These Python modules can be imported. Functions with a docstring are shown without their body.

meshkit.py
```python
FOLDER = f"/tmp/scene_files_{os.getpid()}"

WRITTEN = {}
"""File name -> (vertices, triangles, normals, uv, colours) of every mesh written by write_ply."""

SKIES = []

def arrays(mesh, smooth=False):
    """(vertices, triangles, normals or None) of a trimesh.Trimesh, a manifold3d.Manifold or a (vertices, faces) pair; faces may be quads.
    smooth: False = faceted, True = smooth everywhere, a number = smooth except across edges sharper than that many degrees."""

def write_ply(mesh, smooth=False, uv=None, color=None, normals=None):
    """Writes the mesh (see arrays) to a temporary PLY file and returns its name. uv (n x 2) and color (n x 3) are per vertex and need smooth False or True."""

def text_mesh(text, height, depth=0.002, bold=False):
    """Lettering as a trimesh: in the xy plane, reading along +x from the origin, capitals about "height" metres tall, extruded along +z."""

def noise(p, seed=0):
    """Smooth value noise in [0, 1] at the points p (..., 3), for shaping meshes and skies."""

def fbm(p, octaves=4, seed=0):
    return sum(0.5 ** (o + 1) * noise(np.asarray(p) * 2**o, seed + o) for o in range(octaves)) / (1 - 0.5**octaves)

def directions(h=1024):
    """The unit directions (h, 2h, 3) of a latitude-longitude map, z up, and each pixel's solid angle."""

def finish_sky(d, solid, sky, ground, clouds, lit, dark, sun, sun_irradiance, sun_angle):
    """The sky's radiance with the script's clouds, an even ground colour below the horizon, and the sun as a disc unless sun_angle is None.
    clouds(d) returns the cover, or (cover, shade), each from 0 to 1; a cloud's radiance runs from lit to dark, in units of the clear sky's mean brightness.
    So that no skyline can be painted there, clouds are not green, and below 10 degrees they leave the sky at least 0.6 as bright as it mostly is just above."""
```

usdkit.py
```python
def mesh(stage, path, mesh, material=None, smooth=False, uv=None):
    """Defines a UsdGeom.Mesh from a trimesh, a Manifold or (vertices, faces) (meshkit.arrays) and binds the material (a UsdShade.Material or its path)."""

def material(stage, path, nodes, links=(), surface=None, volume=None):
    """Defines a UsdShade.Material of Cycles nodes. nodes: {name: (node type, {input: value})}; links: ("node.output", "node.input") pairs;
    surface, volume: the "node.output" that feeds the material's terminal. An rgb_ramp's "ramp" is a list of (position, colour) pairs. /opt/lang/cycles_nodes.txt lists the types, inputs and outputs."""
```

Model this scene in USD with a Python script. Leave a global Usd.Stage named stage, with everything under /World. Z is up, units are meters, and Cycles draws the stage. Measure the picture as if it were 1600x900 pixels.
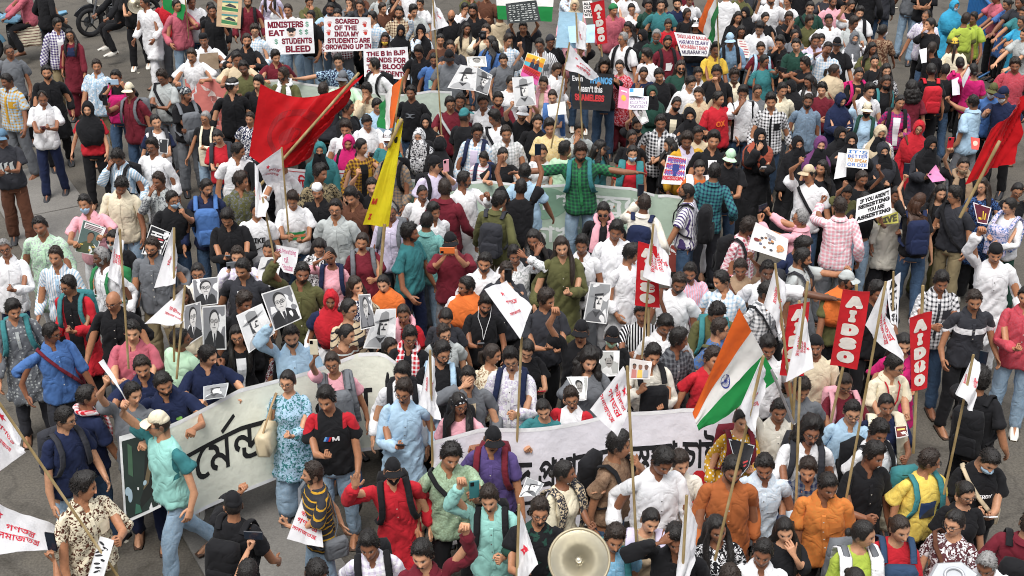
import math, random, numpy as np, trimesh, usdkit, meshkit, mapbox_earcut
from manifold3d import Manifold, Mesh as MMesh, OpType
from pxr import Usd, UsdGeom, UsdLux, UsdShade, Sdf, Gf, Vt
from shapely.geometry import Polygon, box as sbox
from shapely.ops import unary_union

EXPOSURE, SKY, SUN = 0.78, 0.14, 0.42
stage = Usd.Stage.CreateInMemory()
UsdGeom.SetStageUpAxis(stage, 'Z'); UsdGeom.SetStageMetersPerUnit(stage, 1.0)
UsdGeom.Xform.Define(stage, '/World'); UsdGeom.Scope.Define(stage, '/World/Looks')

# ---------------------------------------------------------------- camera, sky, sun
PITCH, CAM_H = math.radians(27.28), 7.52
cam = UsdGeom.Camera.Define(stage, '/World/view_camera')
cam.AddTranslateOp().Set((0, 0, CAM_H)); cam.AddRotateXOp().Set(90 - math.degrees(PITCH))
cam.CreateHorizontalApertureAttr(36.0); cam.CreateFocalLengthAttr(45.0)
cam.CreateClippingRangeAttr((0.1, 2000.0)); cam.CreateExposureAttr(EXPOSURE)
SUN_EL, SUN_AZ = math.radians(62), math.radians(200)
usdkit.material(stage, '/World/Looks/overcast', {
    'sky': ('sky_texture', {'sky_type': 'single_scattering', 'sun_disc': False, 'sun_elevation': SUN_EL, 'sun_rotation': SUN_AZ, 'aerosol_density': 3.0, 'air_density': 1.0}),
    'tc': ('texture_coordinate', {}), 'n': ('noise_texture', {'scale': 1.6, 'detail': 5, 'roughness': .55}), 'sx': ('separate_xyz', {}),
    'h': ('map_range', {'from_min': .5, 'from_max': 1.0, 'to_min': .52, 'to_max': 1.2}),  # an overcast sky is brightest overhead
    'r': ('rgb_ramp', {'ramp': [(0.0, (5.6, 5.75, 6.0)), (1.0, (7.0, 7.0, 7.0))]}), 'v': ('vector_math', {'math_type': 'scale'}),
    'm': ('mix', {'fac': 0.9}), 'bg': ('background_shader', {'strength': SKY})},
    [('tc.generated', 'n.vector'), ('tc.generated', 'sx.vector'), ('sx.z', 'h.value'), ('n.fac', 'r.fac'), ('r.color', 'v.vector1'), ('h.result', 'v.scale'), ('sky.color', 'm.color1'), ('v.vector', 'm.color2'), ('m.color', 'bg.color')], surface='bg.background')
dome = UsdLux.DomeLight.Define(stage, '/World/sky')
UsdShade.MaterialBindingAPI.Apply(dome.GetPrim()).Bind(UsdShade.Material.Get(stage, '/World/Looks/overcast'))
dome.GetPrim().SetCustomDataByKey('kind', 'structure')
sun = UsdLux.DistantLight.Define(stage, '/World/sun')
sun.CreateIntensityAttr(SUN); sun.CreateAngleAttr(28.0); sun.CreateColorAttr(Gf.Vec3f(1.0, .965, .92))
sun.GetPrim().CreateAttribute('inputs:normalize', Sdf.ValueTypeNames.Bool).Set(True)
sun.AddRotateZOp().Set(-math.degrees(SUN_AZ)); sun.AddRotateXOp().Set(-(90 - math.degrees(SUN_EL)))

# ---------------------------------------------------------------- small helpers
def lin(c):
    if isinstance(c, str): c = [int(c[i:i + 2], 16) / 255 for i in (0, 2, 4)]
    return tuple((x / 12.92 if x <= .04045 else ((x + .055) / 1.055) ** 2.4) for x in c)

names = {}
def fresh(parent, name):
    k = (parent, name); n = names.get(k, 0); names[k] = n + 1
    return f'{parent}/{name}' if n == 0 else f'{parent}/{name}_{n:03d}'

def vnormals(v, f):
    n = np.zeros_like(v); c = np.cross(v[f[:, 1]] - v[f[:, 0]], v[f[:, 2]] - v[f[:, 0]])
    for k in range(3): np.add.at(n, f[:, k], c)
    return n / np.maximum(np.linalg.norm(n, axis=1, keepdims=True), 1e-12)

CROWD = None   # while a list, people are gathered into the one mass of far people instead of standing alone
AT = [None]
def obj(name, mesh, mat, parent='/World', smooth=True, rest=None, tint=None):
    """one Mesh prim of the scene"""
    if hasattr(mesh, 'vertices'): v, f = np.asarray(mesh.vertices, float), np.asarray(mesh.faces, int)
    else: v, f = mesh
    v = np.asarray(v, float); f = np.asarray(f, int)
    if CROWD is not None:
        loc, rz = AT[0]; CROWD.append((v @ rotm([0, 0, 1], math.radians(rz)).T + loc, f, mat, rest, tint)); return None
    parent = str(parent.GetPath()) if hasattr(parent, 'GetPath') else parent
    path = fresh(parent, name)
    if not smooth:
        v = v[f.ravel()]; rest = None if rest is None else rest[f.ravel()]; tint = None if tint is None else tint[f.ravel()]
        f = np.arange(len(v)).reshape(-1, 3)
    m = UsdGeom.Mesh.Define(stage, path)
    m.CreatePointsAttr(Vt.Vec3fArray.FromNumpy(v.astype(np.float32)))
    m.CreateFaceVertexCountsAttr(Vt.IntArray.FromNumpy(np.full(len(f), 3, np.int32)))
    m.CreateFaceVertexIndicesAttr(Vt.IntArray.FromNumpy(f.astype(np.int32).ravel()))
    if smooth:
        m.CreateNormalsAttr(Vt.Vec3fArray.FromNumpy(vnormals(v, f).astype(np.float32))); m.SetNormalsInterpolation('vertex')
    m.CreateSubdivisionSchemeAttr('none')
    api = UsdGeom.PrimvarsAPI(m)
    for nm, a in (('rest', rest), ('tint', tint)):
        if a is not None:
            api.CreatePrimvar(nm, Sdf.ValueTypeNames.Color3fArray, 'vertex').Set(Vt.Vec3fArray.FromNumpy(np.asarray(a, np.float32)))
    UsdShade.MaterialBindingAPI.Apply(m.GetPrim()).Bind(UsdShade.Material.Get(stage, mat) if isinstance(mat, str) else mat)
    return m.GetPrim()

def tag(p, label=None, cat=None, group=None, kind=None):
    if p is None: return None
    for k, x in (('label', label), ('category', cat), ('group', group), ('kind', kind)):
        if x: p.SetCustomDataByKey(k, x)
    return p

def thing(name, label, cat, loc=(0, 0, 0), rz=0.0, group=None, kind=None):
    if CROWD is not None: AT[0] = (np.array(loc, float), rz); return None
    x = UsdGeom.Xform.Define(stage, fresh('/World', name))
    x.AddTranslateOp().Set(tuple(map(float, loc)))
    if rz: x.AddRotateZOp().Set(float(rz))
    return tag(x.GetPrim(), label, cat, group, kind)

def cat_mesh(parts):
    V, F, n = [], [], 0
    for v, f in parts:
        V.append(np.asarray(v, float)); F.append(np.asarray(f, int) + n); n += len(v)
    return np.vstack(V), np.vstack(F)

def nrm(a): a = np.asarray(a, float); return a / max(np.linalg.norm(a), 1e-12)

def loft(rings, cap=True):
    """rings: list of (n,3) arrays"""
    R = np.array(rings); k, n, _ = R.shape; v = R.reshape(-1, 3); f = []
    for i in range(k - 1):
        a = i * n + np.arange(n); b = i * n + (np.arange(n) + 1) % n
        f += [np.stack([a, b, b + n], 1), np.stack([a, b + n, a + n], 1)]
    f = np.vstack(f)
    if cap:
        v = np.vstack([v, R[0].mean(0), R[-1].mean(0)]); c0, c1 = k * n, k * n + 1
        i = np.arange(n); j = (i + 1) % n
        f = np.vstack([f, np.stack([np.full(n, c0), j, i], 1), np.stack([np.full(n, c1), (k - 1) * n + i, (k - 1) * n + j], 1)])
    m = (v, f)
    t = np.einsum('ij,ij->i', v[f[:, 0]], np.cross(v[f[:, 1]], v[f[:, 2]])).sum()
    return m if t > 0 else (v, f[:, ::-1])

def tube(pts, rad, n=8, flat=1.0, up=None, cap=True):
    pts = np.asarray(pts, float); rad = np.broadcast_to(np.asarray(rad, float), (len(pts),)); rings = []
    a = np.linspace(0, 2 * np.pi, n, endpoint=False); u = None
    for i, p in enumerate(pts):
        d = nrm(pts[min(i + 1, len(pts) - 1)] - pts[max(i - 1, 0)])
        if up is not None: u = nrm(np.cross(d, up))
        else:
            if u is None: u = nrm(np.cross(d, [0, 0, 1.]) if abs(d[2]) < .9 else np.cross(d, [0, 1., 0]))
            u = nrm(u - d * (u @ d))
        w = np.cross(d, u)
        rings.append(p + rad[i] * (np.cos(a)[:, None] * u + flat * np.sin(a)[:, None] * w))
    return loft(rings, cap)

def bx(c, s, r=0.0, rot=None):
    c, s = np.asarray(c, float), np.asarray(s, float) / 2
    if r <= 0: m = trimesh.creation.box(extents=s * 2); v, f = np.array(m.vertices), np.array(m.faces)
    else:
        r = min(r, s.min() * .98); pts = []
        for sx in (-1, 1):
            for sy in (-1, 1):
                for sz in (-1, 1):
                    q = np.array([sx, sy, sz]) * (s - r)
                    for ax in np.eye(3): pts.append(q + r * np.array([sx, sy, sz]) * ax)
                    pts.append(q + r * .6 * np.array([sx, sy, sz]))
        v, f = mani_out(Manifold.hull_points(np.array(pts)))
    if rot is not None: v = v @ np.asarray(rot).T
    return v + c, f

def mani(m): return Manifold(MMesh(np.asarray(m[0], np.float32), np.asarray(m[1], np.uint32)))
def mani_out(m):
    k = m.to_mesh(); return np.array(k.vert_properties[:, :3], float), np.array(k.tri_verts, int)
def union(ms): return mani_out(Manifold.batch_boolean([mani(m) for m in ms], OpType.Add))
def refine(m, l): return mani_out(mani(m).refine_to_length(l))
def taubin(m, it=6):
    t = trimesh.Trimesh(m[0], m[1], process=False); trimesh.smoothing.filter_taubin(t, iterations=it); return np.array(t.vertices), np.array(t.faces)
def rotm(axis, a):
    return trimesh.transformations.rotation_matrix(a, axis)[:3, :3]
def sm(x, a, b): t = np.clip((x - a) / (b - a), 0, 1); return t * t * (3 - 2 * t)

# ---------------------------------------------------------------- materials
PAL = dict(wh='eeeef0', ow='e6e1d4', cr='e3d9bf', bk='19191c', ch='33343a', gy='6b6e73', lg='b4b9b8', nv='1e2745', bl='4a6fa8', lb='a9c6dc', tl='3a7a7e', aq='96cdc4', gn='2f7a4a',
    dg='23443a', ol='5a5a38', mt='bfe0c0', mr='6b1f2c', rd='bb2430', pk='e7a9b4', mg='c2216b', rs='b9606e', pr='55467a', plum='6b3a6a', lv='cfc6dc', br='5d3b2c', tn='a48a70', bg='cdbb9d', yl='dcb748',
    mu='c99a2e', dn='7d9cb8', dd='2f4460', kh='8f8163', cy='3a9cc2', lime='a6b94a', lemon='f0dd78', amber='c18743', rust='a5533f', rust2='a65e33', brd='5a3438', gb='5f7f99', silver='b9bcc0', wood='b08a52', orr='e8702a')
PAL['or'] = 'd87034'
made = {}
def simple(name, color, rough=.6, metal=0.0, noise=.12, scale=9.0, spec=.5):
    k = ('s', name)
    if k in made: return made[k]
    c = np.array(lin(color)); path = f'/World/Looks/{name}'
    made[k] = usdkit.material(stage, path, {
        'tc': ('texture_coordinate', {}), 'n': ('noise_texture', {'scale': scale, 'detail': 4, 'roughness': .6}),
        'r': ('rgb_ramp', {'ramp': [(.25, tuple(c * (1 - noise))), (.75, tuple(np.minimum(c * (1 + noise), .9)))]}),
        'p': ('principled_bsdf', {'roughness': rough, 'metallic': metal, 'specular_ior_level': spec})},
        [('tc.object', 'n.vector'), ('n.fac', 'r.fac'), ('r.color', 'p.base_color')], surface='p.BSDF')
    return made[k]

def cloth(spec):
    """spec: colour[:pattern:colour2]; patterns run in the garment's own rest coordinates"""
    k = ('c', spec)
    if k in made: return made[k]
    s = (spec.split(':') + ['', ''])[:3]; c1 = np.array(lin(PAL[s[0]])); c2 = np.array(lin(PAL.get(s[2], s[2] or 'ffffff'))) * .95
    if s[0] in ('wh', 'ow'): c1 = c1 * .93
    path = '/World/Looks/cloth_' + spec.replace(':', '_')
    N = {'at': ('attribute', {'attribute': 'rest'}), 'oi': ('object_info', {}), 'w': ('noise_texture', {'scale': 8.0, 'detail': 3, 'roughness': .5, 'distortion': .6}), 'rg': ('noise_texture', {'type': 'ridged_multifractal', 'use_normalize': True, 'scale': 6.5, 'detail': 2.5, 'roughness': .45, 'lacunarity': 2.2, 'offset': .9, 'gain': 1.6, 'distortion': .9}),
         'p': ('principled_bsdf', {'roughness': .88, 'sheen_weight': .03, 'specular_ior_level': .25}),
         'b': ('bump', {'strength': .55, 'distance': .012, 'invert': True}), 'fn': ('noise_texture', {'scale': 160.0, 'detail': 2}),
         'var': ('map_range', {'from_min': .3, 'from_max': .7, 'to_min': .9, 'to_max': 1.08})}
    L = [('at.vector', 'w.vector'), ('at.vector', 'fn.vector'), ('at.vector', 'rg.vector'), ('rg.fac', 'b.height'), ('b.normal', 'p.normal'), ('w.fac', 'var.value')]
    sep = {'sx': ('separate_xyz', {})}; pat = s[1]; t = None
    def math_(n, typ, a=None, b=None, v1=None, v2=None):
        N[n] = ('math', {'math_type': typ, **({'value1': v1} if v1 is not None else {}), **({'value2': v2} if v2 is not None else {})})
        if a: L.append((a, n + '.value1'))
        if b: L.append((b, n + '.value2'))
        return n + '.value'
    if pat in ('c', 's', 'h', 'b', 'y', 'v', 'q', 'r'):
        N.update(sep); L.append(('at.vector', 'sx.vector'))
        def stripe(o, per, duty, n):
            x = math_(n + 'a', 'multiply', o, v2=1 / per); x = math_(n + 'b', 'fraction', x); return math_(n + 'c', 'less_than', x, v2=duty)
        if pat == 'c':
            a = stripe('sx.x', .044, .42, 'a'); b = stripe('sx.z', .044, .42, 'z'); t = math_('su', 'add', a, b); t = math_('sh', 'multiply', t, v2=.5)
        elif pat == 's': t = stripe('sx.x', .03, .4, 'a')
        elif pat == 'h': t = stripe('sx.z', .055, .25, 'a')
        elif pat == 'b':
            a = math_('g1', 'greater_than', 'sx.z', v2=1.235); b = math_('g2', 'less_than', 'sx.z', v2=1.30); t = math_('g3', 'multiply', a, b)
        elif pat == 'y':
            ab = math_('ab', 'absolute', 'sx.x'); a = math_('g1', 'greater_than', ab, v2=.11); b = math_('g2', 'greater_than', 'sx.z', v2=1.33); t = math_('g3', 'multiply', a, b)
        elif pat == 'v':
            ab = math_('ab', 'absolute', 'sx.x'); t = math_('g2', 'less_than', ab, v2=.085)
        elif pat == 'q':
            ab = math_('ab', 'absolute', 'sx.x'); a = math_('g1', 'greater_than', ab, v2=.125); b = math_('g2', 'less_than', ab, v2=.16); t = math_('g3', 'multiply', a, b)
        elif pat == 'r':
            ab = math_('ab', 'absolute', 'sx.x'); a = math_('g1', 'greater_than', ab, v2=.165); b = math_('g2', 'greater_than', 'sx.z', v2=1.14); t = math_('g3', 'multiply', a, b)
    elif pat == 'f':
        N['v'] = ('noise_texture', {'scale': 30.0, 'detail': 2, 'distortion': 1.5}); L.append(('at.vector', 'v.vector')); t = math_('g', 'greater_than', 'v.fac', v2=.53)
    elif pat == 'p':
        N['v'] = ('voronoi_texture', {'scale': 26.0, 'randomness': .35}); L.append(('at.vector', 'v.vector')); t = math_('g', 'less_than', 'v.distance', v2=.3)
    elif pat == 't':
        N['v'] = ('noise_texture', {'scale': 60.0, 'detail': 3}); L.append(('at.vector', 'v.vector')); t = 'v.fac'
    N['m'] = ('mix', {'fac': 0.0, 'color1': tuple(c1), 'color2': tuple(c2)})
    if t: L.append((t, 'm.fac'))
    N['mul'] = ('vector_math', {'math_type': 'scale'}); L += [('m.color', 'mul.vector1'), ('var.result', 'mul.scale'), ('mul.vector', 'p.base_color')]
    made[k] = usdkit.material(stage, path, N, L, surface='p.BSDF'); return made[k]

skin_mat = usdkit.material(stage, '/World/Looks/skin', {
    'at': ('attribute', {'attribute': 'tint'}), 'tc': ('texture_coordinate', {}), 'n': ('noise_texture', {'scale': 38.0, 'detail': 3}),
    'mr': ('map_range', {'from_min': .3, 'from_max': .7, 'to_min': .88, 'to_max': 1.1}), 'm': ('vector_math', {'math_type': 'scale'}),
    'p': ('principled_bsdf', {'roughness': .5, 'specular_ior_level': .4, 'sheen_weight': .04})},
    [('tc.object', 'n.vector'), ('n.fac', 'mr.value'), ('at.color', 'm.vector1'), ('mr.result', 'm.scale'), ('m.vector', 'p.base_color')], surface='p.BSDF')
def hair_mat(c):
    k = ('h', c)
    if k in made: return made[k]
    col = {'bk': (.012, .010, .009), 'br': (.024, .016, .012), 'bd': (.05, .022, .012), 'gr': (.24, .235, .23), 'dy': (.09, .055, .03)}[c]
    made[k] = usdkit.material(stage, '/World/Looks/hair_' + c, {
        'at': ('attribute', {'attribute': 'rest'}), 'mp': ('mapping', {'scale': (150, 150, 26)}), 'n': ('noise_texture', {'scale': 1.0, 'detail': 3}),
        'r': ('rgb_ramp', {'ramp': [(.3, tuple(np.array(col) * .6)), (.7, tuple(np.array(col) * 1.7))]}),
        'b': ('bump', {'strength': .9, 'distance': .008}), 'p': ('principled_bsdf', {'roughness': .42, 'specular_ior_level': .45})},
        [('at.vector', 'mp.vector'), ('mp.vector', 'n.vector'), ('n.fac', 'r.fac'), ('n.fac', 'b.height'), ('b.normal', 'p.normal'), ('r.color', 'p.base_color')], surface='p.BSDF')
    return made[k]

# ---------------------------------------------------------------- the human template
def sk(sex):
    sx = .163 if sex == 'M' else .147
    d = dict(hip=(.09, 0, .90), knee=(.10, -.01, .49), ank=(.105, .02, .08), sh=(sx, .0, 1.372 if sex == 'M' else 1.362), l1=.285 if sex == 'M' else .27, l2=.255 if sex == 'M' else .24)
    return d
SEG = 16
def ring(z, a, b, y=0.0, n=SEG, e=.85):
    t = np.linspace(0, 2 * np.pi, n, endpoint=False) - np.pi / 2
    c, s = np.cos(t), np.sin(t)
    return np.stack([a * np.sign(c) * np.abs(c) ** e, y + b * np.sign(s) * np.abs(s) ** e, np.full(n, z)], 1)

HC = np.array([0, -.012, 1.587])
def head_dirs(fine=True):
    if fine:
        u = np.linspace(-1, 1, 33)[:-1]; az = np.pi * (.40 * u + .60 * u ** 3)
        zs = np.concatenate([[-.985], np.linspace(-.9, -.66, 3), np.linspace(-.6, -.42, 6), np.linspace(-.34, .0, 5), np.linspace(.025, .27, 9), np.linspace(.42, .9, 4), [.99]])
    else:
        u = np.linspace(-1, 1, 25)[:-1]; az = np.pi * (.45 * u + .55 * u ** 3); zs = np.concatenate([[-.985], np.linspace(-.9, -.62, 3), np.linspace(-.52, -.02, 6), np.linspace(.04, .26, 5), [.45, .7, .9, .99]])
    return az, zs
def head_point(az, s, shout=False):
    c = np.sqrt(np.maximum(0, 1 - s * s))
    x, y, z = .0765 * np.sin(az) * c, -.097 * np.cos(az) * c, .116 * s
    front = np.maximum(0, np.cos(az)) ** 1.2 * c
    t = np.clip((-z - .005) / .105, 0, 1)
    x = x * (1 - .30 * t ** 1.3); y = np.where(y > 0, y * (1 - .35 * t), y)
    y = y + np.where(y < 0, -.006 * t * front, 0)
    z = z - .006 * t * front * (3.0 if shout else 1)
    X, Z = x, z + HC[2]
    g = lambda cx, cz, sx_, sz_: np.exp(-((X - cx) / sx_) ** 2 - ((Z - cz) / sz_) ** 2)
    f = (np.cos(az) > 0) * 1.0
    nose = .020 * np.exp(-(X / .0125) ** 2) * np.clip((1.606 - Z) / .05, 0, 1) * (Z > 1.553) + .014 * g(0, 1.556, .017, .009)
    dy = -nose + .010 * (g(.031, 1.592, .017, .011) + g(-.031, 1.592, .017, .011)) - .0045 * (g(.028, 1.613, .024, .007) + g(-.028, 1.613, .024, .007)) - .0045 * (g(.042, 1.568, .02, .014) + g(-.042, 1.568, .02, .014))
    dy = dy - .006 * g(0, 1.530, .022, .007) + (.012 * g(0, 1.517, .016, .012) if shout else -.005 * g(0, 1.519, .02, .006)) - .006 * g(0, 1.493, .02, .012)
    return np.stack([x + HC[0], y + dy * f + HC[1], z + HC[2]], -1)
def grid_mesh(P):
    k, n, _ = P.shape; return loft([P[i] for i in range(k)])

def hand(sgn, kind, s0):
    """hand in its frame: wrist origin, e1 along, e2 palm normal, e3 thumb side"""
    parts = []
    pal = []
    for (x, w, h) in ((-.01, .024, .019), (.035, .036, .016), (.088, .040, .0125)):
        for a in np.linspace(0, 2 * np.pi, 8, endpoint=False): pal.append((x, h * math.sin(a), w * math.cos(a)))
    pal += [(.10, 0, .03), (.10, 0, -.03), (-.025, .015, 0), (-.025, -.015, 0)]
    parts.append(mani_out(Manifold.hull_points(np.array(pal))))
    cu = {'relax': .38, 'grip': 1.25, 'open': .06}[kind]
    def finger(base, L, r, yaw, curl, n=4):
        p = np.array(base, float); pts = [p]; a = 0.0
        for k, fr in enumerate((.44, .32, .24)):
            a += curl * (1.0 if k else .75)
            d = np.array([math.cos(a) * math.cos(yaw), math.sin(a), math.cos(a) * math.sin(yaw)]); p = p + d * L * fr; pts.append(p)
        return tube(pts, [r * 1.1, r * 1.05, r * .95, r * .7], n)
    for i, (z, L) in enumerate(((.029, .078), (.0095, .086), (-.0105, .080), (-.029, .062))):
        parts.append(finger((.075, 0, z), L, .0098, (z * (5.0 if kind == 'open' else 1.5)), cu * (1 + .06 * i)))
    th = [(0.015, .004, .022), (.045, .012 if kind != 'grip' else .03, .052 if kind != 'grip' else .042), (.078, .018 if kind != 'grip' else .055, .068 if kind != 'grip' else .03), (.098, .022 if kind != 'grip' else .058, .072 if kind != 'grip' else .008)]
    parts.append(tube(th, [.0125, .012, .0105, .007], 5))
    v, f = union(parts); v = v * .97
    if sgn < 0: pass
    return v, f
def hand_frame(e1, e2):
    e1 = nrm(e1); e2 = nrm(e2 - e1 * (np.asarray(e2) @ e1)); return e1, e2, np.cross(e1, e2)

def arm_rest(sex, sgn):
    d = sk(sex); S = np.array([sgn * d['sh'][0], d['sh'][1], d['sh'][2]]); dr = np.array([sgn * .7071, 0, -.7071])
    E = S + dr * d['l1']; W = E + dr * d['l2']; return S, E, W, dr
def place_hand(sex, sgn, kind):
    S, E, W, dr = arm_rest(sex, sgn)
    e1, e2, _ = hand_frame(dr, [-sgn * .7, 0, -.7]); e3 = np.array([0, -1.0, 0])
    v, f = HANDS[kind]; w = W + v[:, :1] * e1 + v[:, 1:2] * e2 + v[:, 2:] * e3
    if np.linalg.det(np.array([e1, e2, e3])) < 0: f = f[:, ::-1]
    return w, f
HANDS = {k: hand(1, k, 0) for k in ('relax', 'grip', 'open')}

def torso_rings(sex, off=-.012):
    M = [(.80, .13, .10, .0), (.86, .168, .118, .005), (.93, .172, .12, .005), (1.0, .158, .108, 0), (1.08, .152, .103, -.005), (1.18, .162, .108, -.005), (1.27, .170, .115, -.005), (1.33, .168, .104, 0), (1.375, .14, .088, .004), (1.41, .10, .074, .007), (1.44, .065, .062, .009)]
    Fm = [(.80, .14, .105, .0), (.86, .175, .125, .008), (.93, .178, .125, .008), (1.0, .15, .105, 0), (1.08, .134, .095, -.003), (1.18, .14, .103, -.012), (1.26, .152, .122, -.02), (1.33, .152, .103, -.005), (1.39, .11, .08, .005), (1.435, .06, .06, .008)]
    return [ring(z, a + off * (z < 1.42), b + off * (z < 1.42), y) for z, a, b, y in (M if sex == 'M' else Fm)]

def body_template(sex, hl, hr, shout, fine):
    az, zs = head_dirs(fine == 2)
    P = head_point(az[None, :] * np.ones((len(zs), 1)), zs[:, None] * np.ones((1, len(az))), shout)
    parts = [grid_mesh(P)]
    neck = loft([ring(1.40, .075, .07, .01, 12), ring(1.46, .055 if sex == 'M' else .046, .057 if sex == 'M' else .049, .012, 12), ring(1.56, .052 if sex == 'M' else .045, .056, .02, 12)])
    parts += [neck, loft(torso_rings(sex)[::1])]
    for sgn in (-1, 1):
        parts.append((lambda m: (m[0] * [.012, .022, .032] + [sgn * .078, .006, 1.578], m[1]))((lambda t: (np.array(t.vertices), np.array(t.faces)))(trimesh.creation.icosphere(1))))
        S, E, W, dr = arm_rest(sex, sgn); k = 1.0 if sex == 'M' else .84
        arm = tube([S - dr * .05, S, S + dr * .1, E - dr * .02, E + dr * .05, E + dr * .13, W, W + dr * .03], np.array([.026, .036, .042, .040, .041, .036, .027, .022]) * k, 10, up=[0, 1, 0])
        parts.append(arm); parts.append(place_hand(sex, sgn, hl if sgn < 0 else hr))
        d = sk(sex); H, K, A = [np.array(d[q]) * [sgn, 1, 1] for q in ('hip', 'knee', 'ank')]
        parts.append(tube([H + [0, 0, .04], H + [0, 0, -.06], (H + K) / 2, K, K + [0, .01, -.1], (K + A) / 2, A, A - [0, 0, .03]], [.08, .085, .07, .055, .056, .045, .036, .036], 8))
        parts.append(mani_out(Manifold.hull_points(np.array([A + [x * .042, y, z] for x, y, z in ((-1, .05, -.07), (1, .05, -.07), (-.8, .06, -.03), (.8, .06, -.03), (-1.1, -.12, -.075), (1.1, -.12, -.075), (-.8, -.20, -.075), (.8, -.20, -.075), (-.9, -.12, -.045), (.9, -.12, -.045), (0, -.2, -.055), (0, -.02, .02))]))))
    rest = Manifold.batch_boolean([mani(m) for m in parts[1:]], OpType.Add).simplify((.009, .006, .003)[fine])
    v, f = mani_out(rest + mani(parts[0]))
    t = trimesh.Trimesh(v, f, process=True)
    return np.array(t.vertices), np.array(t.faces)

def smoothmask(v, w): pass
BONES = None
def bones(sex):
    d = sk(sex); B = [((0, 0, .86), (0, 0, 1.0), .17), ((0, 0, 1.06), (0, 0, 1.38), .16), ((0, -.01, 1.52), (0, -.01, 1.66), .10)]
    for sgn in (-1, 1):
        S, E, W, dr = arm_rest(sex, sgn); B += [(S + dr * .02, E, .062), (E, W, .06), (W + dr * .02, W + dr * .16, .05)]
        H, K, A = [np.array(d[q]) * [sgn, 1, 1] for q in ('hip', 'knee', 'ank')]; B += [(H - [0, 0, .05], K, .09), (K, A, .08), (A - [0, 0, .04], A - [0, .15, .06], .06)]
    return B
def weights(v, sex):
    W = []
    for a, b, r in bones(sex):
        a, b = np.asarray(a, float), np.asarray(b, float); t = np.clip((v - a) @ (b - a) / ((b - a) @ (b - a)), 0, 1)
        d = np.linalg.norm(v - a - t[:, None] * (b - a), axis=1) / r; W.append(np.exp(-2.5 * d * d) + 1e-9 / (1 + d ** 4))
    W = np.array(W).T; return W / W.sum(1, keepdims=True)
# bone order: 0 pelvis 1 chest 2 head | 3 uarm 4 farm 5 hand 6 thigh 7 shin 8 foot (image side -x) | 9..14 (+x)

def basis(d, h):
    d = nrm(d); h = nrm(np.asarray(h) - d * (np.asarray(h) @ d)); return np.stack([d, h, np.cross(d, h)], 1)

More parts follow.
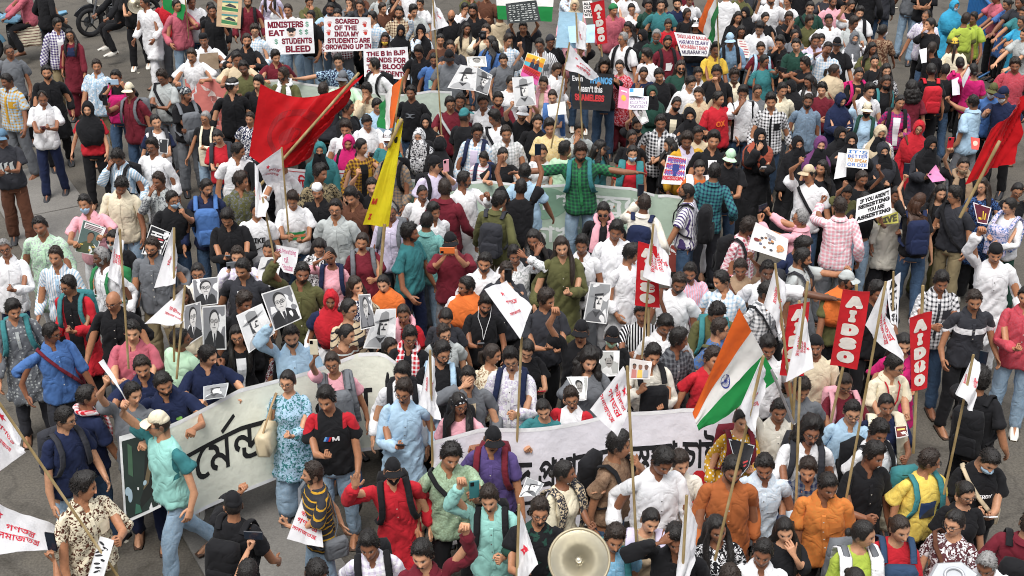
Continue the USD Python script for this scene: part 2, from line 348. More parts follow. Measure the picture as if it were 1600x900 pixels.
# hand tokens: wrist position (x outward), elbow pole, palm normal, finger direction or None, hand kind
TOK = {
 'dn': ((.27, -.04, .86), (.25, 1, -.1), (-1, 0, 0), None, 'relax'), 'ph': ((.07, -.30, 1.16), (.7, .35, -1), (-.4, -.1, .9), (-.25, -.6, .5), 'grip'),
 'cr': ((-.04, -.24, 1.14), (.8, .2, -1), (0, 1, 0), None, 'relax'), 'fc': ((.085, -.27, 1.50), (.8, 0, -1), (-.8, .5, 0), (-.1, 0, 1), 'grip'),
 'mo': ((.05, -.19, 1.44), (.6, 0, -1), (-.3, 1, 0), (-.4, .2, .8), 'relax'), 'hd': ((.12, -.16, 1.60), (1, -.1, -.5), (-.2, 1, -.2), (-.8, .2, .5), 'relax'),
 'up': ((.26, -.14, 1.84), (1, .1, -.7), (-.2, -1, 0), (0, 0, 1), 'grip'), 'wv': ((.30, -.16, 1.64), (1, .1, -.8), (-.1, -1, 0), (.05, -.1, 1), 'open'),
 'ov': ((.17, -.24, 1.78), (1, 0, -.6), (-.5, .6, 0), (-.1, -.1, 1), 'grip'), 'pl': ((.2, -.30, 1.36), (1, .2, -1), (-.6, .5, .2), (-.3, -.3, .8), 'grip'),
 'bn': ((.2, -.30, 1.27), (1, .4, -.8), (0, .6, -.5), (-.2, -.9, .1), 'grip'), 'po': ((.12, -.33, 1.22), (.8, .4, -1), (-.9, 0, .1), (-.3, -.9, .2), 'grip'),
 'pk': ((.36, -.02, 1.02), (.8, .8, .2), (-1, 0, 0), None, 'relax'), 'bh': ((-.02, .2, 1.0), (1, .6, 0), (0, 1, 0), None, 'relax'), 'sh': ((.15, -.18, 1.30), (1, .3, -1), (0, 1, 0), (-.2, 0, 1), 'grip'),
 'fw': ((.13, -.47, 1.46), (.8, .2, -1), (-.8, .3, 0), (0, -.2, 1), 'grip'), 'ou': ((.66, -.12, 1.34), (0, 1, -.6), (0, -.6, -.7), None, 'open'), 'rl': ((.14, -.45, 1.10), (.8, .3, -.6), (0, .2, -1), (-.2, -1, -.2), 'relax'),
 'hb': ((.25, -.42, 1.02), (.9, .3, -.3), (0, 0, -1), (-.2, -1, 0), 'grip'),
}

def pose_bones(sex, p, rng):
    d = sk(sex); B = [None] * 15
    lean = math.radians(rng.uniform(-3, 7)); twist = math.radians(rng.uniform(-12, 12)); roll = math.radians(rng.uniform(-5, 5))
    I = np.eye(3)
    def aff(R, c, c2=None): c = np.asarray(c, float); c2 = c if c2 is None else c2; return R, np.asarray(c2) - R @ c
    seat = p['lt'] == 'seat'
    B[0] = (I, np.zeros(3))
    Rc = rotm([0, 0, 1], twist) @ rotm([1, 0, 0], lean) @ rotm([0, 1, 0], roll)
    B[1] = aff(Rc, (0, .02, 1.0))
    ap = lambda b, x: b[0] @ np.asarray(x, float) + b[1]
    Rh = rotm([0, 0, 1], math.radians(p['hy'] + rng.normal(0, 7))) @ rotm([0, 1, 0], math.radians(rng.uniform(-9, 9))) @ rotm([1, 0, 0], math.radians(p['nod'] + rng.uniform(-3, 3)))
    hs = p.get('hs', 1.0); n0 = np.array([0, .015, 1.47])
    B[2] = (Rh * hs, ap(B[1], n0) - hs * Rh @ n0)
    for k, (sgn, tk) in enumerate(((-1, p['lt']), (1, p['rt']))):
        if seat: tk = 'hb'
        S0, E0, W0, d0 = arm_rest(sex, sgn)
        tg, pole, pn, fd, _ = TOK[tk]; m = np.array([sgn, 1, 1])
        jit = rng.uniform(-.03, .03, 3) if tk != 'dn' else np.array([sgn * rng.uniform(-.05, .06), rng.uniform(-.20, .06), rng.uniform(-.02, .12)])
        S = ap(B[1], S0); T = ap(B[1], np.array(tg) * m + jit) if tk != 'dn' else np.array(tg) * m + jit
        if sex == 'F': T = T * [.92, 1, 1]
        el = sm(T[2] - S[2], -.1, .5); S = S + np.array([-sgn * .02, 0, .05]) * el
        L1, L2 = d['l1'], d['l2']; D = T - S; L = np.linalg.norm(D); Lm = (L1 + L2) * .995
        if L > Lm: T = S + D * Lm / L; D = T - S; L = Lm
        L = max(L, .12); u = D / L
        po = nrm(np.array(pole) * m); bend = nrm(po - u * (po @ u)); ca = np.clip((L1 * L1 + L * L - L2 * L2) / (2 * L1 * L), -1, 1)
        E = S + u * L1 * ca + bend * L1 * math.sqrt(max(0, 1 - ca * ca))
        h1 = np.cross(u, bend); h0 = np.cross(d0, nrm(np.array([0, 1.0, 0])))
        R1 = basis(E - S, h1) @ basis(d0, h0).T; R2 = basis(T - E, h1) @ basis(d0, h0).T
        j = 3 + 6 * k
        B[j] = aff(R1, S0, S); B[j + 1] = aff(R2, E0, E)
        fdir = nrm(T - E) if fd is None else nrm(.45 * nrm(T - E) + nrm(np.array(fd) * m))
        e2 = np.array(pn) * m
        e20 = np.array([-sgn * .7, 0, -.7])
        R3 = basis(fdir, e2) @ basis(d0, e20).T; B[j + 2] = aff(R3, W0, T)
        H, K, A = [np.array(d[q]) * [sgn, 1, 1] for q in ('hip', 'knee', 'ank')]
        if seat: th, kn, sp = 72, -82, sgn * 14
        else:
            st = p.get('stride', 0) * (1 if k else -1); th, kn, sp = st * (1 if st > 0 else 1.1), -abs(st) * (.4 if st > 0 else .75), sgn * 1.5
        Rt = rotm([0, 1, 0], math.radians(-sp)) @ rotm([1, 0, 0], math.radians(-th)); B[j + 3] = aff(Rt, H)
        K2 = ap(B[j + 3], K); Rs = rotm([0, 1, 0], math.radians(-sp)) @ rotm([1, 0, 0], math.radians(-th - kn)); B[j + 4] = aff(Rs, K, K2)
        B[j + 5] = aff(rotm([1, 0, 0], math.radians(-(th + kn) * .35)), A, ap(B[j + 4], A))
    low = min(ap(B[j], np.array(d['ank']) * [s, 1, 1])[2] for j, s in ((8, -1), (14, 1))) - .08
    if seat: low = .13
    return [(R, t - np.array([0, 0, low])) for R, t in B]

def skin(v, W, B):
    out = np.zeros_like(v)
    for i, (R, t) in enumerate(B):
        w = W[:, i]; idx = w > 1e-4
        if idx.any(): out[idx] += w[idx, None] * (v[idx] @ R.T + t)
    return out / np.maximum((W * (W > 1e-4)).sum(1, keepdims=True), 1e-9)

# ---------------------------------------------------------------- clothing templates (rest pose)
def crumple(m, seed, amp=.012, vert=0.0, z0=.9):
    v, f = m; n = vnormals(v, f)
    a = meshkit.fbm(v * [9, 9, 7] + seed * 7.3, 3, seed) - .5
    sx = v[:, :1] * (1 if seed % 2 else -1); w = v * [5, 5, 13] + np.hstack([0 * sx, 0 * sx, sx * 16 + v[:, 1:2] * 7]) + 1.1 * meshkit.noise(v * 6 + seed, seed)[:, None]
    q = (1 - np.abs(2 * meshkit.noise(w + seed * 3.1, seed + 5) - 1)) ** 3.2
    w2 = v * [16, 16, 4] + seed * 1.3 + 1.5 * meshkit.noise(v * 5 + seed, seed + 2)[:, None]; q2 = (1 - np.abs(2 * meshkit.noise(w2, seed + 9) - 1)) ** 2.5
    d = amp * a * 1.3 + amp * 1.7 * (q - .25) * (.45 + .55 * sm(1.30 - v[:, 2], 0, .25)) + amp * .9 * (q2 - .3) * sm(1.25 - v[:, 2], -.05, .3)
    d = np.where(np.abs(v[:, 0]) > .195, np.maximum(d, -.003) + .004, d)
    if vert: d = d + vert * np.sin(np.arctan2(v[:, 0], -v[:, 1]) * 9 + 4 * meshkit.noise(v * 3 + seed)) * sm(z0 - v[:, 2], -.1, .5)
    return v + n * d[:, None], f
def sleeve(sex, sgn, t0, L, r0, r1, k=1.0):
    S, E, W, dr = arm_rest(sex, sgn); pts = [S - dr * .06, S + dr * .01, S + dr * .08]; rr = [.036, r0 * .92, r0]
    n = max(2, int(L / .09))
    for i in range(1, n + 1): s = .07 + (L - .07) * i / n; pts.append(S + dr * s); rr.append(r0 + (r1 - r0) * i / n)
    return tube(pts, np.array(rr) * k, 12, up=[0, 1, 0])
def top_template(kind, sex, var, fine=0):
    base = {'M': [(.86, .185, .135, 0), (.95, .183, .132, 0), (1.05, .175, .127, -.005), (1.15, .177, .126, -.008), (1.25, .183, .130, -.008), (1.32, .186, .120, -.003), (1.37, .168, .102, .003), (1.405, .128, .088, .006), (1.435, .088, .076, .009), (1.458, .070, .069, .01)],
            'F': [(.88, .185, .14, 0), (.96, .178, .132, 0), (1.05, .158, .117, -.003), (1.15, .155, .118, -.010), (1.24, .168, .14, -.02), (1.31, .165, .12, -.006), (1.36, .148, .098, .003), (1.395, .11, .082, .007), (1.43, .072, .066, .01)]}[sex]
    rings = [[z, a * (.95 if 1.0 < z < 1.42 else 1), b * (.97 if 1.0 < z < 1.42 else 1.02), y] for z, a, b, y in base]; vneck = .035
    long = {'ku': .52, 'ks': .55, 'ab': .06}.get(kind)
    if kind in ('sh', 'ls', 'rs', 'po', 'jk'): rings[0][0] -= .05; vneck = .075
    if kind == 'ku': vneck = .06
    if kind == 'crop': rings = [r for r in rings if r[0] > 1.0]
    if long is not None:
        fl = {'ku': .03, 'ks': .04, 'ab': .10}[kind]; low = []
        for i, z in enumerate(np.linspace(long, rings[0][0] - .08, 4 if kind != 'ab' else 7)):
            t = (rings[0][0] - z) / (rings[0][0] - long); low.append([z, rings[0][1] + fl * t, rings[0][2] + fl * .9 * t, 0])
        rings = low + rings
        if kind == 'ab': rings = [[z, a + .02, b + .02, y] for z, a, b, y in rings[:-2]] + rings[-2:]
    R = []
    for z, a, b, y in rings:
        q = ring(z, a, b, y, 20)
        if z > 1.41: q[:, 2] -= vneck * sm(-np.cos(np.arctan2(q[:, 0], q[:, 1])), .72, 1.0) * (1 if z > 1.43 else .5)
        R.append(q)
    parts = [loft(R)]
    S, E, W, dr = arm_rest(sex, 1); lt = np.linalg.norm(W - S)
    L, r0, r1 = {'te': (.20, .054, .070), 'po': (.20, .054, .063), 'sh': (.22, .055, .072), 'rs': (.33, .054, .054), 'ls': (lt - .02, .053, .040), 'jk': (lt - .02, .058, .048), 'ku': (lt - .03, .055, .046), 'ks': (.25, .054, .062), 'ab': (lt, .066, .075), 'crop': (.14, .056, .062)}[kind]
    for sgn in (-1, 1): parts.append(sleeve(sex, sgn, 0, L, r0, r1, (1.0 if sex == 'M' else .88) * (1.14, 1.07, 1.0)[fine]))
    m = refine(union(parts), (.085, .064, .038)[fine]); m = taubin(m, (2, 3, 8)[fine])
    return crumple(m, var * 11 + len(kind), .013, vert={'ku': .012, 'ks': .014, 'ab': .02}.get(kind, 0), z0=.95)
def trouser_template(kind, sex, var):
    d = sk(sex); parts = []
    wide = {'jean': 1.0, 'loose': 1.25, 'wide': 1.75}[kind]
    parts.append(loft([ring(.82, .145, .11, .005), ring(.86, .160, .116, .006), ring(.93, .158, .112, .004), ring(1.0, .145, .10, 0)]))
    for sgn in (-1, 1):
        H, K, A = [np.array(d[q]) * [sgn, 1, 1] for q in ('hip', 'knee', 'ank')]
        parts.append(tube([H + [0, 0, .02], H - [0, 0, .07], (H + K) / 2, K, (K + A) / 2, A + [0, 0, .05], A - [0, 0, .01]], np.array([.08, .086, .080, .068 * (wide + 1) / 2, .062 * wide, .057 * wide, .06 * wide]), 10))
    m = refine(union(parts), .15); m = taubin(m, 2); return crumple(m, var * 7 + 3, .011)
def shoe_template(sex, sgn, sandal=False):
    A = np.array(sk(sex)['ank']) * [sgn, 1, 1]; k = .05; top = -.035 if not sandal else -.06
    pts = [A + [x * k, y, z] for x, y, z in ((-.9, .07, -.08), (.9, .07, -.08), (-.8, .075, top), (.8, .075, top), (-1.1, -.12, -.08), (1.1, -.12, -.08), (-.8, -.21, -.08), (.8, -.21, -.08), (-.9, -.13, top - .005), (.9, -.13, top - .005), (-.5, -.22, -.06), (.5, -.22, -.06))]
    if not sandal: pts += [A + [x * k, y, .0] for x, y in ((-.7, .05), (.7, .05), (-.6, -.04), (.6, -.04))]
    return mani_out(Manifold.hull_points(np.array(pts)))

def shell(region, thick, sink=.014, fine=False, n_az=34, n_s=18, noise=0.0, seed=0, fn=None):
    """a closed shell over the head: stands proud where region(p, az) is true and sinks under the skin elsewhere"""
    az = np.linspace(-np.pi, np.pi, n_az, endpoint=False); s = np.sin(np.linspace(-1.3, 1.5, n_s))
    AZ, SS = np.meshgrid(az, s); P = head_point(AZ, SS); C = HC + np.array([0, 0, -.01])
    D = P - C; D /= np.linalg.norm(D, axis=-1, keepdims=True)
    m = region(P, AZ); th = thick(P, AZ) if callable(thick) else thick
    nz = noise * (meshkit.fbm(P * 55 + seed * 5.1, 2, seed) - .45) * 2 if noise else 0
    off = m * (th + nz) - (1 - m) * sink
    Q = P + D * off[..., None]
    if fn is not None: Q = fn(Q, P, AZ, m)
    v, f = grid_mesh(Q); k = np.concatenate([m.ravel() > .03, [False, m[-1].mean() > .03]]); f = f[k[f].any(1)]   # what lies under the skin is left out
    u, inv = np.unique(f, return_inverse=True); return v[u], inv.reshape(-1, 3)
def hairline(AZ, high=0.0):
    a = np.degrees(np.abs(AZ)); return np.interp(a, [0, 30, 48, 62, 78, 95, 120, 180], [1.652 + high, 1.652 + high * 1.2, 1.640 + high * .6, 1.605, 1.565, 1.575, 1.525, 1.505])
def tufts(n, rs, high=0.0, length=.022, lift=.35, back=.0, thick=.02, topk=1.0):
    """small pointed locks over the scalp"""
    rg = np.random.default_rng(rs); V, F = [], []; k = 0
    while len(V) < n:
        az, s = rg.uniform(-np.pi, np.pi), rg.uniform(-.2, .99); p = head_point(np.array(az), np.array(s)); 
        if p[2] < hairline(np.array(az), high) + .008: continue
        o = nrm(p - HC); up = np.array([0, 0, 1.0]); t = nrm(np.cross(np.cross(o, up + rg.normal(0, .35, 3)), o)) * -1
        if p[2] > 1.66: t = nrm(np.array([rg.normal(0, .7), -1.0 + rg.normal(0, .8), rg.normal(.2, .4)]) - o * 0)
        base = p + o * (.006 + thick * sm(p[2], 1.60, 1.69) * .75); L = length * rg.uniform(.6, 1.3) * (1 + (topk - 1) * sm(p[2], 1.62, 1.69)); d = nrm(t + o * (lift + rg.uniform(0, .4)))
        e = nrm(np.cross(d, o)); w = rg.uniform(.005, .009); g = np.cross(e, d)
        V.append(np.array([base + e * w, base - e * w, base + g * w * .9 + o * .002, base + d * L])); F.append(np.array([(0, 1, 3), (1, 2, 3), (2, 0, 3), (0, 2, 1)]) + 4 * k); k += 1
    return np.vstack(V), np.vstack(F)
def hair_template(style, sex, var, lod=1):
    rs = var * 13 + 1; h = {'r': .072, 'g': .012}.get(style, 0.0)
    reg = lambda P, AZ: sm(P[..., 2] - hairline(AZ, h) - .006 * np.sin(AZ * 7 + rs), 0, .012)
    top = lambda P: sm(P[..., 2], 1.60, 1.69)
    fr = lambda AZ: np.maximum(0, np.cos(AZ))
    if style in ('s', 'g', 'r'): m = cat_mesh([shell(reg, lambda P, AZ: .007 + (.012 if style == 's' else .008) * top(P), noise=.006, seed=rs), tufts(int(lod * 120), rs, h, .019, .2, thick=.012 if style == 's' else .008)])
    elif style == 'u': m = cat_mesh([shell(reg, lambda P, AZ: .008 + .026 * top(P) + .010 * fr(AZ) * top(P), noise=.010, seed=rs), tufts(int(lod * 150), rs, h, .024, .45, thick=.024, topk=1.5)])
    elif style == 'c': m = cat_mesh([shell(reg, lambda P, AZ: .013 + .021 * top(P), noise=.017, seed=rs), tufts(int(lod * 190), rs, h, .026, .9, thick=.03, topk=1.2)])
    elif style == 'z': m = shell(reg, .004, noise=.001, seed=rs)
    elif style in ('t', 'G'):
        m = shell(reg, lambda P, AZ: .009 + .007 * top(P) - .006 * np.exp(-(P[..., 0] / .008) ** 2) * fr(AZ), noise=.004, seed=rs)
        bun = trimesh.creation.icosphere(2); b = (np.array(bun.vertices) * [.038, .032, .036] + [0, .105, 1.565 + .03 * (var % 2)], np.array(bun.faces)) if var != 1 else tube([(0, .085, 1.60), (0, .125, 1.575), (.01, .125, 1.47), (.012, .12, 1.36), (.012, .115, 1.27)], [.02, .03, .03, .024, .008], 8)
        m = cat_mesh([m, b])
    elif style in ('L', 'D'):
        m = shell(reg, lambda P, AZ: .012 + .01 * top(P) - .008 * np.exp(-((P[..., 0] - .006) / .008) ** 2) * fr(AZ), noise=.005, seed=rs)
        R = []
        for i, (z, a, b, y) in enumerate(((1.63, .088, .075, .03), (1.55, .098, .07, .05), (1.47, .108, .062, .065), (1.40, .125, .055, .085), (1.32, .13, .045, .11), (1.25, .115, .035, .125), (1.19, .07, .02, .13))):
            q = ring(z, a, b, y, 24, .9); an = np.arctan2(q[:, 0], q[:, 1] - y); q[:, :2] *= (1 + .10 * np.sin(an * 9 + rs + i * .6))[:, None] * [1, 1]; R.append(q)
        body = loft(R)
        locks = [tube([(s * .072, -.035, 1.60), (s * .088, -.03, 1.54), (s * .098, -.055, 1.45), (s * .10, -.105, 1.38), (s * .095, -.135, 1.28), (s * .09, -.14, 1.20)], [.016, .024, .028, .03, .026, .008], 8) for s in ((-1, 1) if var % 2 == 0 else (1,))]
        m = cat_mesh([m, body] + locks)
    elif style == 'C':
        m = shell(reg, lambda P, AZ: .03 + .03 * top(P), noise=.026, seed=rs)
        t = trimesh.creation.icosphere(3); v = np.array(t.vertices) * [.145, .085, .16] + [0, .06, 1.50]
        v = v + vnormals(v, np.array(t.faces)) * ((meshkit.fbm(v * 28 + rs, 2, rs) - .45) * .07)[:, None]; m = cat_mesh([m, (v, np.array(t.faces))])
        if sex == 'F': m = cat_mesh([m] + [(lambda t_: (np.array(t_.vertices) * [.04, .045, .12] + [s * .105, -.035, 1.45] + .03 * (meshkit.fbm(np.array(t_.vertices) * 3 + rs + s, 2, 3)[:, None] - .45) * np.array(t_.vertices), np.array(t_.faces)))(trimesh.creation.icosphere(2)) for s in (-1, 1)])
    else: return None
    return m
def jaw(P, AZ, lo=1.46, hi=1.548):
    a = np.degrees(np.abs(AZ)); up = np.interp(a, [0, 18, 40, 70, 85, 95], [1.545, 1.545, 1.545, 1.575, 1.59, 1.59])
    lips = np.exp(-((P[..., 0] / .022) ** 2 + ((P[..., 2] - 1.527) / .010) ** 2) ** 2)
    return sm(up - P[..., 2], 0, .008) * sm(92 - a, 0, 8) * sm(P[..., 2] - lo, 0, .02) * (1 - sm(lips, .3, .6))
def face_template(what, var=0):
    if what == 'beard': return shell(jaw, .0045, sink=.008, noise=.004, seed=3, n_az=44, n_s=26)
    if what == 'moustache': return tube([(-.030, -.097, 1.531), (-.022, -.107, 1.537), (-.010, -.1145, 1.5415), (0, -.116, 1.5415), (.010, -.1145, 1.5415), (.022, -.107, 1.537), (.030, -.097, 1.531)], [.002, .004, .0052, .0045, .0052, .004, .002], 6)
    if what == 'mask': return shell(lambda P, AZ: sm(1.568 - .02 * (np.abs(P[..., 0]) / .07) - P[..., 2], 0, .006) * sm(72 - np.degrees(np.abs(AZ)), 0, 6) * sm(P[..., 2] - 1.472, 0, .01), lambda P, AZ: .010 + .008 * np.maximum(0, np.cos(AZ)) ** 3, sink=.01, n_az=44, n_s=26)
    if what == 'veil':
        m = shell(lambda P, AZ: sm(1.572 - P[..., 2], 0, .006) * sm(100 - np.degrees(np.abs(AZ)), 0, 6), .016, sink=.004, n_az=40, n_s=22)
        R = []
        for z, a, b, y in ((1.555, .078, .036, -.082), (1.50, .088, .04, -.088), (1.42, .11, .045, -.10), (1.33, .135, .05, -.105), (1.27, .14, .05, -.105)): R.append(ring(z, a, b, y, 20))
        return cat_mesh([m, loft(R)])
    if what == 'glasses':
        P = []
        for s in (-1, 1):
            a = np.linspace(0, 2 * np.pi, 12); P.append(tube(np.stack([s * .031 + .022 * np.cos(a), -.122 + .010 * np.abs(np.cos(a) * .4) + 0 * a + .006 * (np.abs(s * .031 + .022 * np.cos(a)) / .05), 1.590 + .0175 * np.sin(a)], 1), .0030, 4, cap=False))
            P.append(tube([(s * .053, -.110, 1.596), (s * .079, -.06, 1.597), (s * .083, .0, 1.592)], .0028, 4))
        P.append(tube([(-.01, -.122, 1.594), (0, -.124, 1.597), (.01, -.122, 1.594)], .0026, 4)); return cat_mesh(P)
    if what == 'lenses':
        P = []
        for s in (-1, 1):
            a = np.linspace(0, 2 * np.pi, 12, endpoint=False); r = np.stack([s * .031 + .021 * np.cos(a), -.1195 + .006 * (np.abs(s * .031 + .021 * np.cos(a)) / .05), 1.590 + .0165 * np.sin(a)], 1); P.append(loft([r, r + [0, .002, 0]]))
        return cat_mesh(P)
    if what == 'cap':
        m = shell(lambda P, AZ: sm(P[..., 2] - np.interp(np.abs(AZ), [0, 1.2, 3.2], [1.640, 1.628, 1.605]), 0, .006), lambda P, AZ: .013 + .012 * sm(P[..., 2], 1.655, 1.70), sink=.012)
        R = [];
        th = np.linspace(-.86, .86, 13); top = []; bot = []
        for r, z in ((.095, 1.640), (.135, 1.634), (.168, 1.620)):
            top.append(np.stack([np.sin(th) * r * .80, -np.cos(th) * r - .008, z - .012 * np.abs(np.sin(th)) + 0 * th], 1))
        T = np.vstack(top); Bt = T - [0, 0, .006]; n = len(th); f = []
        for i in range(2):
            for j in range(n - 1):
                a, b, c, d = i * n + j, i * n + j + 1, (i + 1) * n + j + 1, (i + 1) * n + j; f += [(a, d, c), (a, c, b)]
        f = np.array(f); f2 = f[:, ::-1] + len(T); e = [(2 * n + j, 2 * n + j + 1) for j in range(n - 1)]
        f3 = np.array([(a, a + len(T), b) for a, b in e] + [(b, a + len(T), b + len(T)) for a, b in e]); return cat_mesh([m, (np.vstack([T, Bt]), np.vstack([f, f2, f3]))])
    if what == 'skullcap':
        def flat(Q, P, AZ, m):
            Q = Q.copy(); hi = m > .5; Q[..., 2] = np.where(hi & (Q[..., 2] > 1.706), 1.706 + (Q[..., 2] - 1.706) * .35, Q[..., 2]); return Q
        return shell(lambda P, AZ: sm(P[..., 2] - 1.640, 0, .004), lambda P, AZ: .018 + .012 * sm(P[..., 2], 1.64, 1.68), sink=.012, fn=flat)
    if what == 'bandana':
        m = shell(lambda P, AZ: sm(P[..., 2] - np.interp(np.abs(AZ), [0, 1.2, 3.2], [1.640, 1.61, 1.56]), 0, .006), .016, sink=.012, noise=.003, seed=2); return m
    if what == 'headband': return shell(lambda P, AZ: sm(P[..., 2] - 1.632, 0, .004) * sm(1.662 - P[..., 2], 0, .004), .026, sink=.01, n_s=40)
    if what == 'hijab':
        m = shell(lambda P, AZ: 1 - sm(1.0 - ((AZ / .80) ** 2 + ((P[..., 2] - 1.575) / .083) ** 2), 0, .2), lambda P, AZ: .020 + .006 * np.sin(AZ * 5), sink=.02, noise=.006, n_az=40, n_s=24, seed=4)
        R = [];
        for i, (z, a, b, y) in enumerate(((1.52, .075, .082, .0), (1.475, .088, .095, -.002), (1.43, .125, .11, 0), (1.39, .175, .125, 0), (1.33, .20, .148, -.01), (1.25, .205, .168, -.015), (1.16, .165, .165, -.02), (1.05, .12, .155, -.03))):
            q = ring(z, a, b, y, 26); an = np.arctan2(q[:, 0], q[:, 1]); k = 1 + .035 * np.sin(an * 8 + i * .7) * min(1, i / 2); q[:, :2] *= k[:, None]
            if i >= 6: q[:, 2] += .05 * np.cos(an * 2) - .03
            R.append(q)
        return cat_mesh([m, loft(R)])
    if what == 'shawl':
        R = []
        for i, (z, a, b, y) in enumerate(((1.50, .078, .08, .01), (1.475, .098, .105, 0), (1.43, .135, .12, 0), (1.39, .19, .135, 0), (1.32, .225, .155, -.01), (1.22, .22, .165, -.015), (1.12, .215, .165, -.01))):
            q = ring(z, a, b, y, 26); an = np.arctan2(q[:, 0], q[:, 1]); q[:, :2] *= (1 + .03 * np.sin(an * 7 + i))[:, None]; R.append(q)
        return loft(R)
    if what == 'scarf':
        a = np.linspace(.55, 2 * np.pi - .55, 12); loop = np.stack([.098 * np.sin(a), -.098 * np.cos(a) + .01, 1.455 - .03 * np.cos(a) + .012 * np.sin(a * 3)], 1)
        P = [tube(loop, .034, 8, .75)]
        for s in (-1, 1): P.append(tube([(s * .06, -.085, 1.43), (s * .085, -.125, 1.37), (s * .09, -.155, 1.27), (s * .095, -.158, 1.15), (s * .10, -.155, 1.02 if s > 0 else 1.10)], [.03, .042, .048, .05, .05], 8, .3, up=[0, 1, 0]))
        return cat_mesh(P)
    if what == 'dupatta':
        a = np.linspace(0, np.pi, 9); P = []
        path = [(.16, -.13, .95), (.15, -.155, 1.12), (.135, -.155, 1.28), (.13, -.10, 1.40), (.125, .0, 1.447), (.11, .10, 1.40), (.1, .15, 1.25)]
        P.append(tube([(-.17, -.12, 1.0), (-.15, -.15, 1.15), (-.13, -.15, 1.30), (-.125, -.08, 1.415), (-.12, .02, 1.445), (-.11, .11, 1.38), (-.1, .15, 1.25)], [.04, .05, .055, .055, .05, .05, .04], 8, .28))
        P.append(tube(path, [.04, .05, .055, .055, .05, .05, .04], 8, .28)); return cat_mesh(P)
    if what == 'vest':
        m = top_template('crop', 'M', 5); v, f = m; v = v.copy(); v[:, 0] *= 1.02; v[:, 1] *= 1.09; return v, f
    if what == 'collar':
        th = np.linspace(.35, 2 * np.pi - .35, 17); n = len(th); rows = []
        for r, z, k in ((.060, 1.462, 0), (.068, 1.478, 0), (.088, 1.452, 1), (.098, 1.438, 1)):
            dip = .045 * np.maximum(0, np.cos(th)) ** 3 * (1.3 if k else .9)
            rows.append(np.stack([np.sin(th) * r, -np.cos(th) * r * 1.02 + .008, z - dip + 0 * th], 1))
        V = np.vstack(rows); f = []
        for i in range(3):
            for j in range(n - 1): a_, b_, c_, d_ = i * n + j, i * n + j + 1, (i + 1) * n + j + 1, (i + 1) * n + j; f += [(a_, b_, c_), (a_, c_, d_)]
        f = np.array(f); return np.vstack([V, V - [0, 0, .003]]), np.vstack([f, f[:, ::-1] + len(V)])
def bag_template(side, var=0):
    s = 1 if side == 'back' else -1; y0 = .20 if s > 0 else -.225; hl = 1.0 + .06 * (var % 3)
    bag = refine(bx((0, y0 + s * .02, 1.17), (.28, .145, .42 * hl), .06), .09)
    bag = crumple(bag, 9 + var, .012)
    pocket = bx((0, y0 + s * .10, 1.07), (.22, .05, .19), .028)
    straps = []
    for q in (-1, 1):
        if s > 0: path = [(q * .135, .09, 1.02), (q * .185, .0, 1.06), (q * .165, -.115, 1.12), (q * .135, -.148, 1.22), (q * .122, -.138, 1.33), (q * .118, -.07, 1.432), (q * .112, .02, 1.458), (q * .10, .10, 1.40)]
        else: path = [(q * .12, -.17, 1.36), (q * .12, -.08, 1.435), (q * .118, .02, 1.462), (q * .12, .12, 1.38), (q * .14, .145, 1.2), (q * .18, .02, 1.05), (q * .14, -.12, 1.0)]
        straps.append(tube(path, .029, 6, .28))
    return bag, pocket, straps
def sling_path(): return [(-.15, -.02, 1.448), (-.11, -.115, 1.38), (.0, -.158, 1.22), (.12, -.155, 1.06), (.2, -.06, .93), (.2, .06, .93), (.1, .15, 1.08), (-.05, .145, 1.27), (-.13, .08, 1.41), (-.15, -.02, 1.448)]

TPL = {}
def tpl(key, fn, sex, bone=None):
    """template: rest vertices, faces, skin weights; bone: rigid to one bone"""
    if key not in TPL:
        m = fn()
        if m is None: TPL[key] = None
        else:
            v, f = m; v = np.asarray(v, float)
            if bone is None: W = weights(v, sex)
            else: W = np.zeros((len(v), 15)); W[:, bone] = 1
            TPL[key] = (v, np.asarray(f), W)
    return TPL[key]
def chest_weights(v):
    W = np.zeros((len(v), 15)); h = sm(v[:, 2], 1.44, 1.52); W[:, 2] = h; W[:, 1] = 1 - h; return W

